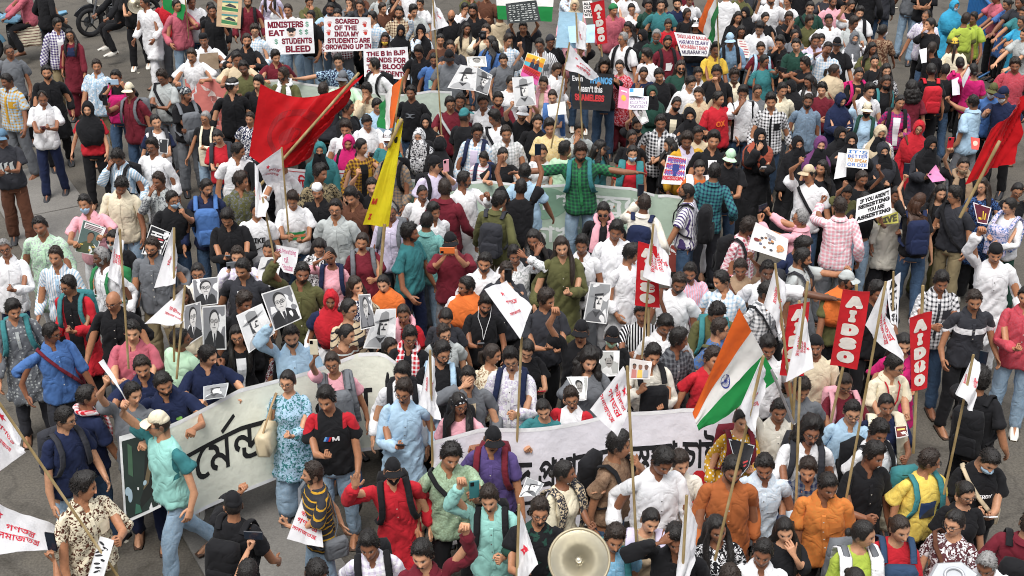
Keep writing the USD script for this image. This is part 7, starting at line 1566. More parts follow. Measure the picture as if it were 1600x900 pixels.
ITEMS = [
('white_flag', 'white flag hanging point down above the man in dark red tee', [[-1.058, 16.948, 3.157], [-0.99, 17.048, 3.01], [-0.884, 16.858, 2.766], [-1.07, 16.658, 2.77]], [[[-1.043, 16.718, 3.233], [-0.974, 16.718, 1.29]]], 'small', -60, 0.06),
('white_flag', 'small white flag above the black placard, on the taller pole', [[0.818, 16.155, 3.131], [0.893, 16.255, 2.969], [0.962, 16.015, 2.685], [0.811, 15.815, 2.796]], [[[0.806, 15.925, 3.209], [0.93, 15.925, 1.523]]], 'small', -70, 0.06),
('white_flag', 'white flag stretched across the corner of the black placard', [[0.729, 15.802, 2.841], [1.127, 16.102, 2.316], [1.031, 15.762, 2.383], [0.663, 15.462, 2.622]], [[[0.717, 15.572, 2.933], [0.506, 15.572, 1.524]]], 'two', 0, 0.06),
('white_flag', 'large white flag drooping beside the green and orange chest bands', [[-2.649, 13.777, 2.215], [-2.665, 13.877, 1.762], [-2.836, 13.737, 1.764], [-2.917, 13.637, 2.059]], [[[-2.596, 13.547, 2.319], [-2.604, 13.547, 1.14]]], 'two', 60, 0.06),
('white_flag', 'long white flag hanging straight down, tallest of the pair by the tick mark tee', [[-2.693, 12.507, 2.54], [-2.639, 12.507, 2.323], [-2.582, 12.167, 2.069], [-2.668, 12.167, 2.084]], [[[-2.598, 12.277, 2.253], [-2.516, 12.277, 1.328]]], 'small', -80, 0.06),
('white_flag', 'white flag furled on the pole over the bald man', [[-3.539, 10.443, 2.741], [-3.52, 10.443, 2.589], [-3.463, 10.103, 2.297], [-3.575, 10.103, 2.425]], [[[-3.44, 10.213, 2.834], [-3.557, 10.213, 1.412]]], 'full', -85, 0.04),
('white_flag', 'tall white flag beside the bearded man in slate grey shirt', [[-2.98, 10.24, 2.84], [-3.004, 10.34, 2.511], [-2.924, 9.9, 2.458], [-3.176, 10.1, 2.311]], [[[-2.903, 10.01, 2.939], [-3.064, 10.01, 1.607]]], 'small', 80, 0.06),
('white_flag', 'white flag flaring to a point in front of the suited portraits', [[-2.885, 10.04, 2.355], [-2.92, 10.04, 2.15], [-2.859, 9.7, 2.156], [-3.276, 10.0, 2.003]], [[[-2.817, 9.81, 2.486], [-3.002, 9.81, 1.546]]], 'small', 0, 0.06),
('white_flag', 'white flag at the upper corner of the sloping bamboo pole', [[-3.888, 7.981, 2.752], [-3.648, 7.981, 2.158], [-3.534, 7.741, 2.185], [-3.925, 7.941, 1.826]], [[[-3.783, 7.751, 2.9], [-3.035, 7.751, 1.013]]], 'two', -35, 0.06),
('white_flag', 'white flag with red letters nearest the lower left edge', [[-4.046, 7.82, 1.79], [-3.582, 8.12, 1.186], [-3.473, 7.78, 1.262], [-3.99, 7.48, 1.421]], [[[-3.924, 7.59, 1.976], [-4.105, 7.59, 0.911]]], 'two', -12, 0.06),
('white_flag', 'white flag folded down its pole beside the dotted bandana', [[-0.692, 9.359, 2.092], [-0.659, 9.359, 1.91], [-0.595, 9.019, 1.614], [-0.777, 9.019, 1.779]], [[[-0.674, 9.129, 2.237], [-0.688, 9.129, 1.001]]], 'small', -80, 0.06),
('white_flag', 'white flag spreading like a heart above the floral shirt', [[-0.232, 9.57, 2.573], [-0.043, 9.67, 2.612], [0.157, 9.53, 2.405], [0.069, 9.23, 2.283]], [[[0.08, 9.34, 2.239], [0.017, 9.34, 0.429]]], 'two', -25, 0.06),
('white_flag', 'white flag draped over the red vertical sign', [[1.339, 10.991, 2.517], [1.439, 10.991, 2.229], [1.499, 10.651, 2.014], [1.217, 10.651, 2.148]], [[[1.304, 10.761, 2.635], [1.265, 10.761, 1.199]]], 'full', -75, 0.06),
('white_flag', 'white flag folded in front of the windowpane checked shirt', [[2.161, 9.409, 2.88], [2.273, 9.409, 2.65], [2.194, 9.069, 2.422], [2.023, 9.069, 2.698]], [[[2.102, 9.179, 3.005], [2.378, 9.179, 1.625]]], 'small', -85, 0.06),
('white_flag', 'white flag with big lettering beside the man in beanie', [[2.181, 8.497, 2.987], [2.254, 8.497, 2.755], [2.265, 8.257, 2.587], [2.066, 8.257, 2.463]], [[[2.143, 8.267, 3.309], [2.141, 8.267, 2.747]], [[2.171, 8.267, 2.497], [2.268, 8.267, 1.212]]], 'big', -85, 0.03),
('white_flag', 'white flag with red star crossing the black lettered flag', [[2.761, 8.456, 3.181], [2.892, 8.556, 2.833], [2.914, 8.316, 2.596], [2.622, 8.316, 2.921]], [[[2.696, 8.226, 3.33], [2.64, 8.226, 1.4]]], 'two', -40, 0.06),
('white_flag', 'white flag with black capitals running down it', [[3.705, 11.304, 1.755], [3.832, 11.304, 1.847], [3.78, 10.964, 1.429], [3.704, 10.964, 1.479]], [[[3.688, 11.074, 1.99], [3.809, 11.074, 1.015]]], 'aidso', 0, 0.06),
('white_flag', 'white flag on the pole in front of the curly-haired black shirt', [[3.566, 8.552, 2.52], [3.608, 8.552, 2.416], [3.509, 8.212, 2.235], [3.344, 8.212, 2.389]], [[[3.469, 8.322, 2.665], [3.446, 8.322, 1.379]]], 'small', -80, 0.06),
('white_flag', 'white flag hanging against the large tricolour', [[1.698, 7.502, 3.123], [1.739, 7.502, 2.91], [1.629, 7.162, 2.697], [1.507, 7.162, 2.936]], [[[1.653, 7.272, 3.268], [1.457, 7.272, 1.572]]], 'small', 60, 0.06),
('white_flag', 'white flag hanging over the lower white banner, tip pointing down', [[0.805, 7.961, 2.78], [0.86, 7.961, 2.574], [0.762, 7.721, 2.332], [0.564, 7.821, 2.498]], [[[0.808, 7.731, 2.917], [0.948, 7.731, 1.29]]], 'full', -20, 0.06),
('white_flag', 'white flag with a large red emblem beside the loudspeaker horn', [[0.052, 7.706, 1.716], [0.125, 7.706, 1.455], [0.186, 7.366, 1.466], [0.038, 7.366, 1.167]], [[[0.051, 7.476, 1.912], [0.029, 7.476, 0.886]]], 'star', -60, 0.06),
('white_flag', 'white flag rising beside the woman shouting in leaf print', [[1.235, 7.391, 2.043], [1.34, 7.391, 1.692], [1.246, 7.051, 1.497], [1.146, 7.051, 1.497]], [[[1.2, 7.161, 2.225], [1.217, 7.161, 1.285]]], 'none', 0, 0.06),
('white_flag', 'white cloth with red lettering worn by the man in striped tee', [[-1.692, 8.394, 1.287], [-1.545, 8.444, 1.193], [-1.513, 8.104, 1.008], [-1.774, 8.054, 1.143]], [], 'full', -12, 0.03),
('tricolour', 'tricolour whose green end hangs near the crossing man in white', [[-5.664, 22.68, 2.069], [-6.18, 22.83, 2.033], [-6.171, 22.43, 1.517], [-5.803, 22.23, 1.365]], [[[-5.736, 22.37, 2.199], [-5.788, 22.37, 0.79]]], 'v', False, False, 0.06),
('tricolour', 'tricolour stretched behind the chalkboard sign', [[-0.302, 21.532, 2.281], [0.731, 21.482, 2.293], [0.664, 21.082, 1.662], [-0.235, 21.082, 1.705]], [], 'v', False, False, 0.05),
('tricolour', 'tricolour drooping from a bamboo staff above the yellow polo', [[3.169, 19.855, 2.669], [2.975, 20.005, 1.857], [3.112, 19.605, 1.725], [3.174, 19.405, 2.267]], [[[3.118, 19.545, 2.764], [3.311, 19.545, 0.971]]], 'v', False, False, 0.06),
('tricolour', 'small tricolour folded beside the yellow flag', [[-1.349, 15.21, 2.596], [-1.72, 15.41, 2.154], [-1.614, 14.96, 2.013], [-1.459, 14.76, 2.103]], [[[-1.313, 14.9, 2.713], [-1.515, 14.9, 1.8]]], 'u', False, False, 0.06),
('tricolour', 'large tricolour with blue wheel over the lower white banner', [[1.817, 9.026, 2.687], [2.164, 8.976, 2.066], [1.53, 8.776, 1.674], [1.483, 8.876, 1.789]], [[[2.054, 8.716, 2.295], [2.282, 8.716, 1.788]]], 'u', True, True, 0.1),
('plain_flag', 'red_flag', 'big red flag with a dark oval print streaming from a pole', [[-3.07, 15.029, 2.574], [-1.799, 14.529, 2.848], [-2.493, 14.529, 1.81], [-3.277, 14.929, 1.678]], [[[-1.795, 14.509, 2.878], [-3.194, 14.509, 1.33]]], 'flagred', 'oval', 0.16),
('plain_flag', 'red_flag', 'plain red flag on the pole raised by the man in white', [[4.782, 12.084, 3.058], [5.172, 12.284, 3.377], [5.104, 12.184, 2.704], [4.582, 11.984, 2.519]], [[[4.842, 11.964, 2.994], [4.581, 11.964, 2.16]]], 'flagred', '', 0.1),
('plain_flag', 'yellow_flag', 'tall narrow yellow flag hanging from a staff', [[-1.168, 12.46, 3.044], [-1.117, 12.46, 3.016], [-1.32, 12.46, 1.833], [-1.593, 12.46, 1.856]], [[[-1.127, 12.44, 3.051], [-1.278, 12.44, 2.744]], [[-1.358, 12.44, 1.873], [-1.435, 12.44, 1.246]]], 'flagyellow', 'yellow', 0.04),
('red_sign', 'red vertical sign behind the pale blue boards', [[1.251, 20.312, 2.178], [1.474, 20.312, 2.229], [1.55, 20.312, 1.527], [1.384, 20.312, 1.495]], [[[1.434, 20.332, 1.595], [1.476, 20.332, 1.274]]], 'AIDSO'),
('red_sign', 'red vertical sign half covered by a white flag', [[1.183, 10.871, 2.407], [1.359, 10.871, 2.354], [1.424, 10.871, 1.699], [1.182, 10.871, 1.727]], [[[1.318, 10.891, 1.765], [1.337, 10.891, 1.123]]], 'AIDSO'),
('red_sign', 'red vertical sign partly hidden behind the big lettered flag', [[2.279, 9.289, 2.564], [2.443, 9.289, 2.605], [2.471, 9.289, 1.888], [2.264, 9.289, 1.901]], [[[2.364, 9.309, 2.601], [2.44, 9.309, 1.212]]], 'AIDSO'),
('red_sign', 'red vertical sign in front of the draped tricolour shoulders', [[2.759, 9.48, 2.619], [2.992, 9.48, 2.589], [2.972, 9.48, 1.843], [2.735, 9.48, 1.888]], [[[2.872, 9.5, 2.651], [2.89, 9.5, 2.5]], [[2.857, 9.5, 1.876], [2.814, 9.5, 1.286]]], 'AIDSO'),
('red_sign', 'red vertical sign nearest the grey polo man', [[3.264, 9.229, 2.483], [3.438, 9.229, 2.549], [3.504, 9.229, 1.818], [3.381, 9.229, 1.773]], [[[3.337, 9.249, 2.774], [3.373, 9.249, 2.454]], [[3.425, 9.249, 1.805], [3.495, 9.249, 1.133]]], 'AIDSO'),
('card', 'placard', 'white placard about ministers and students with a sketched face', [[-4.255, 21.656, 1.536], [-3.418, 21.656, 1.558], [-3.406, 21.516, 0.99], [-4.238, 21.516, 0.956]], 'wh', ('ministers',), 'placard', None),
('card', 'placard', 'white placard with two red handprints', [[-3.194, 21.422, 1.655], [-2.401, 21.422, 1.644], [-2.393, 21.282, 1.106], [-3.203, 21.282, 1.084]], 'wh', ('scared',), 'placard', None),
('card', 'placard', 'white placard below the yellow mask, its words partly hidden', [[-2.439, 20.486, 1.368], [-1.712, 20.486, 1.411], [-1.69, 20.346, 0.889], [-2.437, 20.346, 0.944]], 'wh', ('lines', ['THE B in BJP', 'STANDS FOR', 'THE BLOOD', 'OF STUDENTS'], '7a1f33', {'bold': 4, 'jit': 2}), 'placard', None),
('card', 'placard', 'brown cardboard sheet with two green pictures', [[-5.031, 21.71, 1.898], [-4.617, 21.71, 1.876], [-4.659, 21.57, 1.403], [-5.071, 21.57, 1.448]], 'c7a989', ('portrait', 'twopics', 0), 'placard', None),
('card', 'placard', 'plain brown cardboard held under the flat black cap', [[-5.005, 19.952, 1.455], [-4.705, 19.952, 1.476], [-4.691, 19.812, 1.244], [-5.019, 19.812, 1.244]], '7d6a55', ('none',), 'placard', None),
('card', 'chalkboard', 'dark chalkboard sign covered in chalk writing', [[-0.105, 20.822, 2.033], [0.399, 20.822, 2.097], [0.473, 20.682, 1.783], [-0.074, 20.682, 1.741]], '34393a', ('portrait', 'scribble', 0), 'chalkboard', None),
('card', 'board', 'tall pale blue board held upright', [[0.756, 20.172, 2.08], [1.134, 20.172, 2.06], [1.079, 20.032, 1.515], [0.699, 20.032, 1.536]], 'a9d0e6', ('none',), 'board', None),
('card', 'board', 'wide pale blue board held sideways over the face', [[0.886, 20.002, 1.889], [1.322, 20.002, 1.92], [1.312, 19.862, 1.66], [0.915, 19.862, 1.66]], 'b9dcee', ('none',), 'board', None),
('card', 'poster', 'rainbow coloured poster with two figures', [[0.227, 18.405, 1.944], [0.502, 18.405, 1.847], [0.371, 18.265, 1.469], [0.114, 18.265, 1.636]], 'fff3d0', ('portrait', 'figures', 0), 'poster', None),
('card', 'portrait_placard', 'framed hat portrait held over the white cap', [[0.0, 16.572, 2.155], [0.283, 16.572, 2.173], [0.327, 16.432, 1.817], [0.034, 16.432, 1.789]], 'e9e9e9', ('portrait', 'hat', 0), 'portrait', None),
('card', 'portrait_placard', 'curled white sheet with a hat portrait, larger of the curled pair', [[-0.699, 16.941, 2.217], [-0.455, 16.941, 2.172], [-0.508, 16.801, 1.89], [-0.883, 16.801, 1.936]], 'efefef', ('portrait', 'hat', 2), 'portrait', None),
('card', 'portrait_placard', 'curled white sheet with a hat portrait, narrower of the curled pair', [[-0.478, 16.841, 2.221], [-0.271, 16.841, 2.095], [-0.331, 16.701, 1.86], [-0.505, 16.701, 1.924]], 'efefef', ('portrait', 'hat', 1), 'portrait', None),
('card', 'portrait_placard', 'small photo card of a dark-haired man above the curled portraits', [[-0.625, 17.091, 2.279], [-0.361, 17.091, 2.288], [-0.341, 16.951, 2.187], [-0.604, 16.951, 2.178]], 'e8e4df', ('portrait', 'photo', 0), 'portrait', None),
('card', 'placard', 'black placard with white, blue and red words', [[0.866, 18.814, 1.52], [1.559, 18.814, 1.48], [1.501, 18.674, 0.935], [0.931, 18.674, 0.977]], '26282c', ('thanos',), 'placard', None),
('card', 'paper', 'white paper held by the woman with blue scarf', [[0.508, 17.631, 1.4], [0.766, 17.631, 1.458], [0.782, 17.491, 1.304], [0.524, 17.491, 1.285]], 'e9e9e6', ('none',), 'paper', None),
('card', 'placard', 'white placard with red and black handwriting below the white cap', [[2.748, 21.3, 1.424], [3.394, 21.3, 1.358], [3.332, 21.16, 1.043], [2.885, 21.16, 1.054]], 'wh', ('lines', ['INQULAB KI MAUJAM', 'HAR MOD IZLAM K', 'MOHABBAT BAND', 'MUBARAK HO'], ['b3202c', '4a2c6a', 'b3202c', '3a2f4f'], {'bold': 2, 'jit': 1}), 'placard', None),
('card', 'placard', 'small white sheet with red writing behind the yellow polo', [[3.788, 21.049, 1.376], [4.016, 21.049, 1.354], [3.994, 20.909, 1.086], [3.82, 20.909, 1.108]], 'e6e2dc', ('redscrawl',), 'placard', None),
('card', 'card', 'pink card in the cluster beside the green veil', [[1.44, 16.483, 2.068], [1.571, 16.483, 2.024], [1.561, 16.343, 1.784], [1.414, 16.343, 1.811]], 'e58fae', ('pinkcard',), 'card', None),
('card', 'card', 'white handwritten card in the cluster beside the green veil', [[1.57, 16.433, 1.951], [1.837, 16.433, 1.933], [1.813, 16.293, 1.793], [1.556, 16.293, 1.802]], 'ece9ee', ('lines', ["DON'T DESTROY", 'EDUCATION &', 'DEMOCRACY'], '6a4a78', {'bold': 1}), 'card', None),
('card', 'card', 'blue and white card at the top of the cluster', [[1.575, 16.533, 2.016], [1.774, 16.533, 2.007], [1.755, 16.393, 1.947], [1.567, 16.393, 1.956]], 'cfe0ee', ('bluecard',), 'card', None),
('card', 'portrait_placard', 'tilted photograph card below the handwritten card', [[1.603, 16.333, 1.797], [1.763, 16.333, 1.842], [1.827, 16.193, 1.667], [1.735, 16.193, 1.622]], 'cfc6cc', ('portrait', 'photo', 0), 'portrait', None),
('card', 'placard', 'white sheet repeating a red word around a blue fist', [[2.008, 15.475, 1.473], [2.266, 15.475, 1.438], [2.228, 15.335, 1.112], [1.929, 15.335, 1.13]], 'wh', ('resign',), 'placard', None),
('card', 'poster', 'white poster of cartoon faces held at a slant', [[2.479, 11.873, 2.151], [2.824, 11.873, 1.957], [2.788, 11.733, 1.785], [2.391, 11.733, 1.922]], 'eeecea', ('portrait', 'cartoon', 0), 'poster', None),
('card', 'placard', 'white placard with blue and orange words held overhead', [[3.94, 14.118, 2.084], [4.198, 14.118, 2.068], [4.172, 13.978, 1.882], [3.907, 13.978, 1.906]], 'eceae4', ('lines', ["IT'S", 'BETTER', 'TO SPEAK', 'OR DIE'], ['3b6fae', '3f5fa8', 'c08a3a', '6a86c0'], {'bold': 2, 'jit': 3}), 'placard', None),
('card', 'paper', 'blank white sheet beside the better to speak sign', [[3.868, 14.218, 1.997], [3.976, 14.218, 1.981], [3.957, 14.078, 1.744], [3.816, 14.078, 1.711]], 'e9eaec', ('none',), 'paper', None),
('card', 'placard', 'white placard with tall black capitals about resisting', [[4.033, 13.778, 1.585], [4.403, 13.778, 1.731], [4.416, 13.638, 1.467], [4.009, 13.638, 1.329]], 'wh', ('lines', ["IF YOU AREN'T", 'RESISTING', 'YOU ARE', 'ASSISTING'], '17171a', {'bold': 5, 'widths': [(0.1, 0.97), (0.06, 0.97), (0.33, 0.82), (0.03, 0.98)]}), 'placard', None),
('card', 'placard', 'yellow green card under the resisting placard', [[4.365, 13.971, 1.253], [4.6, 13.971, 1.328], [4.579, 13.831, 1.257], [4.341, 13.831, 1.224]], 'a8a24a', ('lines', ['RIVE'], '3d3a22', {'bold': 5}), 'placard', None),
('card', 'paper', 'pink paper sheet held at an angle', [[5.436, 15.565, 1.152], [5.522, 15.565, 1.304], [5.639, 15.425, 1.138], [5.469, 15.425, 1.111]], 'e48fc0', ('none',), 'paper', None),
('card', 'poster', 'maroon poster with yellow print beside the charcoal tee', [[5.428, 13.863, 1.507], [5.659, 13.863, 1.434], [5.586, 13.723, 1.282], [5.469, 13.723, 1.306]], '5a1a2a', ('yellowprint',), 'poster', None),
('card', 'poster', 'soldier poster with a white heading on the pink polo', [[-4.925, 13.426, 1.481], [-4.675, 13.426, 1.376], [-4.81, 13.286, 1.092], [-5.031, 13.286, 1.141]], 'd8dad8', ('portrait', 'soldier', 0), 'poster', None),
('card', 'poster', 'black poster with white lettering held by the blue mask', [[-4.227, 13.663, 1.309], [-4.0, 13.663, 1.202], [-4.107, 13.523, 0.977], [-4.345, 13.523, 0.994]], 'e6e6e6', ('portrait', 'poster_black', 0), 'poster', None),
('card', 'portrait_placard', 'suited portrait below the shouting woman in off-white top', [[-3.309, 11.805, 1.529], [-3.034, 11.805, 1.566], [-3.032, 11.665, 1.319], [-3.279, 11.665, 1.289]], 'e2e2e2', ('portrait', 'suit', 0), 'portrait', None),
('card', 'portrait_placard', 'suited portrait partly hidden by the flaring white flag', [[-3.268, 11.219, 1.534], [-3.09, 11.219, 1.585], [-3.063, 11.079, 1.278], [-3.256, 11.079, 1.146]], 'e2e2e2', ('portrait', 'suit', 0), 'portrait', None),
('card', 'portrait_placard', 'suited portrait standing straight beside the navy polo men', [[-2.982, 10.869, 1.714], [-2.752, 10.869, 1.735], [-2.76, 10.729, 1.318], [-2.99, 10.729, 1.311]], 'e2e2e2', ('portrait', 'suit', 0), 'portrait', None),
('card', 'portrait_placard', 'largest suited portrait, tilted, raised among the hat portraits', [[-2.247, 10.166, 2.219], [-1.976, 10.166, 2.31], [-1.879, 10.026, 2.041], [-2.129, 10.026, 1.917]], 'e2e2e2', ('portrait', 'suit', 0), 'portrait', None),
('card', 'portrait_placard', 'tilted hat portrait on white beside the suited portrait', [[-2.58, 10.523, 1.804], [-2.329, 10.523, 1.932], [-2.201, 10.383, 1.697], [-2.466, 10.383, 1.477]], 'efefef', ('portrait', 'hat', 0), 'portrait', None),
('card', 'portrait_placard', 'hat portrait just under the pink lettered placard', [[-2.674, 12.277, 1.557], [-2.442, 12.277, 1.565], [-2.509, 12.137, 1.307], [-2.791, 12.137, 1.2]], 'e8e8e8', ('portrait', 'hat', 2), 'portrait', None),
('card', 'portrait_placard', 'narrow suited portrait under clear film', [[-1.463, 10.806, 1.879], [-1.347, 10.806, 1.886], [-1.298, 10.666, 1.608], [-1.441, 10.666, 1.567]], 'e2e2e2', ('portrait', 'suit', 0), 'portrait', None),
('card', 'portrait_placard', 'hat portrait on white beside the woman in red', [[-1.327, 11.034, 1.597], [-1.133, 11.034, 1.604], [-1.15, 10.894, 1.23], [-1.463, 10.894, 1.238]], 'efefef', ('portrait', 'hat', 0), 'portrait', None),
('card', 'placard', 'white placard with pink handwriting', [[-2.677, 12.647, 1.549], [-2.332, 12.647, 1.479], [-2.372, 12.507, 1.236], [-2.496, 12.507, 1.267]], 'wh', ('lines', ['Cancel Privatizing', 'of', 'Education'], 'c25a86', {'bold': 1, 'widths': [(0.08, 0.92), (0.4, 0.6), (0.2, 0.8)]}), 'placard', None),
('card', 'portrait_placard', 'grey hat portrait with white border in front of the white kurtas', [[0.812, 11.853, 1.475], [1.038, 11.853, 1.46], [0.983, 11.713, 1.059], [0.741, 11.713, 1.089]], 'ececec', ('portrait', 'hat', 3), 'portrait', None),
('card', 'portrait_placard', 'photo of a moustached man held by the mint mask', [[0.824, 10.575, 1.393], [1.025, 10.575, 1.393], [1.016, 10.435, 1.2], [0.834, 10.435, 1.186]], 'ececec', ('portrait', 'photo', 0), 'portrait', None),
('card', 'portrait_placard', 'white sheet with a round dark portrait below the curly-haired woman', [[0.493, 9.945, 1.484], [0.69, 9.945, 1.491], [0.67, 9.805, 1.326], [0.607, 9.805, 1.319]], 'ececec', ('portrait', 'photo', 0), 'portrait', None),
('card', 'photo', 'colour photo card of three people', [[1.058, 9.929, 1.688], [1.261, 9.929, 1.655], [1.229, 9.789, 1.552], [1.046, 9.789, 1.558]], 'd9d4d2', ('portrait', 'people', 0), 'photo', None),
('card', 'poster', 'black and white poster carried by the man in cream print', [[-3.14, 7.801, 1.368], [-3.033, 7.801, 1.332], [-3.112, 7.661, 1.089], [-3.234, 7.661, 1.089]], 'e6e6e8', ('portrait', 'strokes', 0), 'poster', None),
('card', 'portrait_placard', 'curved helmet portrait above the black vest', [[0.112, 8.027, 1.758], [0.245, 8.027, 1.686], [0.184, 7.887, 1.688], [0.053, 7.887, 1.67]], 'dfe0e0', ('portrait', 'hat', 3), 'portrait', None),
('card', 'folder', 'black printed folder held by the woman in mustard kurta', [[1.803, 8.937, 1.503], [2.04, 8.937, 1.426], [1.974, 8.797, 1.303], [1.908, 8.797, 1.186]], '1c1c20', ('folder',), 'folder', None),
('card', 'poster', 'large dark art print with white border', [[-3.404, 9.266, 1.294], [-3.047, 9.266, 1.4], [-3.086, 9.126, 0.647], [-3.433, 9.126, 0.458]], 'e4e6e6', ('portrait', 'art', 0), 'poster', None),
('card', 'newspaper', 'rolled white newspaper raised in one hand', [[-3.434, 9.166, 2.099], [-3.398, 9.166, 2.124], [-3.191, 9.026, 1.774], [-3.233, 9.026, 1.899]], 'e6eaec', ('none',), 'newspaper', None),
('card', 'portrait_placard', 'curled grey print held over the long banner', [[-2.783, 9.854, 1.438], [-2.553, 9.854, 1.478], [-2.566, 9.714, 1.417], [-2.759, 9.714, 1.377]], 'cfd2d4', ('portrait', 'hat', 3), 'portrait', None),
('card', 'tablet', 'black tablet with white edge held by the raglan tee', [[-4.838, 16.516, 1.301], [-4.707, 16.516, 1.301], [-4.702, 16.376, 1.14], [-4.813, 16.376, 1.159]], 'dcdcdc', ('tablet',), 'tablet', None),
('card', 'badge', 'square printed badge on the cream stole', [[3.356, 9.419, 1.293], [3.461, 9.419, 1.306], [3.438, 9.279, 1.279], [3.339, 9.279, 1.266]], 'e6e2e0', ('badge',), 'badge', None),
('card', 'paper', 'white sheet held by the woman in black at the railing', [[6.497, 19.901, 1.533], [6.615, 19.901, 1.564], [6.603, 19.761, 1.376], [6.525, 19.761, 1.355]], 'ebebee', ('none',), 'paper', None),
('card', 'paper', 'folded white sheet raised by the woman in magenta and teal', [[6.846, 18.762, 1.406], [6.909, 18.762, 1.617], [6.9, 18.622, 1.581], [6.834, 18.622, 1.33]], 'ebebee', ('none',), 'paper', None),
('card', 'paper', 'white sheet on the woman in magenta', [[6.793, 19.048, 1.312], [6.893, 19.048, 1.364], [6.908, 18.908, 1.122], [6.791, 18.908, 1.112]], 'e4e0ea', ('none',), 'paper', None),
('card', 'paper', 'red booklet raised by the woman with printed face scarf', [[5.628, 14.802, 1.971], [5.741, 14.802, 1.954], [5.689, 14.662, 1.849], [5.609, 14.662, 1.866]], 'd8524a', ('booklet',), 'booklet', None),
('card', 'board', 'white board with black capitals beside the red sign', [[1.14, 20.552, 2.146], [1.295, 20.552, 2.156], [1.336, 20.412, 1.911], [1.17, 20.412, 1.911]], 'e9e6e2', ('lines', ['ALL', 'OUT', 'UNI', 'NTA'], '2a2a2e', {'bold': 4}), 'board', None),
]
BANNERS = [
('banner', 'pale grey green banner with black lettering across the march', [[-3.05, 9.352, 1.37], [-2.808, 9.619, 1.37], [-2.5, 9.909, 1.37], [-2.191, 10.155, 1.37], [-1.808, 10.387, 1.37], [-1.49, 10.567, 1.37], [-1.24, 10.64, 1.37], [-0.96, 10.329, 1.37]], 0.98, 'eceee0', 'left', 1, (0, -0.22)),
('banner', 'white banner with bold black and red lettering at the front', [[-0.681, 9.183, 1.35], [-0.25, 9.322, 1.35], [0.167, 9.382, 1.35], [0.699, 9.504, 1.35], [1.53, 9.714, 1.35], [1.999, 9.671, 1.35]], 1.02, 'e6e3ea', 'lower', 2, (0, -0.24)),
('banner', 'green tinted banner with white lettering behind the spread arms', [[-1.572, 15.526, 1.15], [-0.916, 15.46, 1.15], [-0.083, 15.395, 1.15], [0.58, 15.352, 1.15], [1.552, 15.287, 1.15], [1.856, 14.951, 1.15], [2.202, 14.931, 1.15]], 1.0, 'b7cab8', 'middle', 3, (0, -0.2)),
('banner', 'white banner with red and black lettering behind the skullcap', [[-2.989, 15.754, 1.22], [-2.449, 15.686, 1.22], [-1.846, 15.464, 1.22]], 0.95, 'e8e8ee', 'red', 4, (0, -0.06)),
('banner', 'long banner with a pink and red end and pale green end', [[-5.22, 19.53, 1.25], [-4.52, 19.368, 1.25], [-3.847, 19.368, 1.25], [-2.993, 19.145, 1.25], [-2.252, 18.803, 1.25], [-1.617, 18.681, 1.25], [-0.921, 18.803, 1.25]], 0.95, 'cfdccf', 'far', 5, (0, -0.06)),
]
MISC = {'horn': ([0.436, 6.573, 2.15], [0.469, 6.796, 1.2]), 'hornR': 0.20397363359022655, 'plate': [3.092, 7.041, 1.62], 'strip': ([-1.931, 8.719], [-7.938, 19.023]), 'bike1': [-9.549, 24.396], 'bike2': [-8.2, 26.373], 'bar': [[[9.065, 23.502, -0.0], [9.187, 21.394, 0.0]], [[9.093, 23.66, 0.0], [9.284, 25.715, 0.0]]], 'smallhorn': [-6.929, 23.374, 1.336], 'barc': 1}
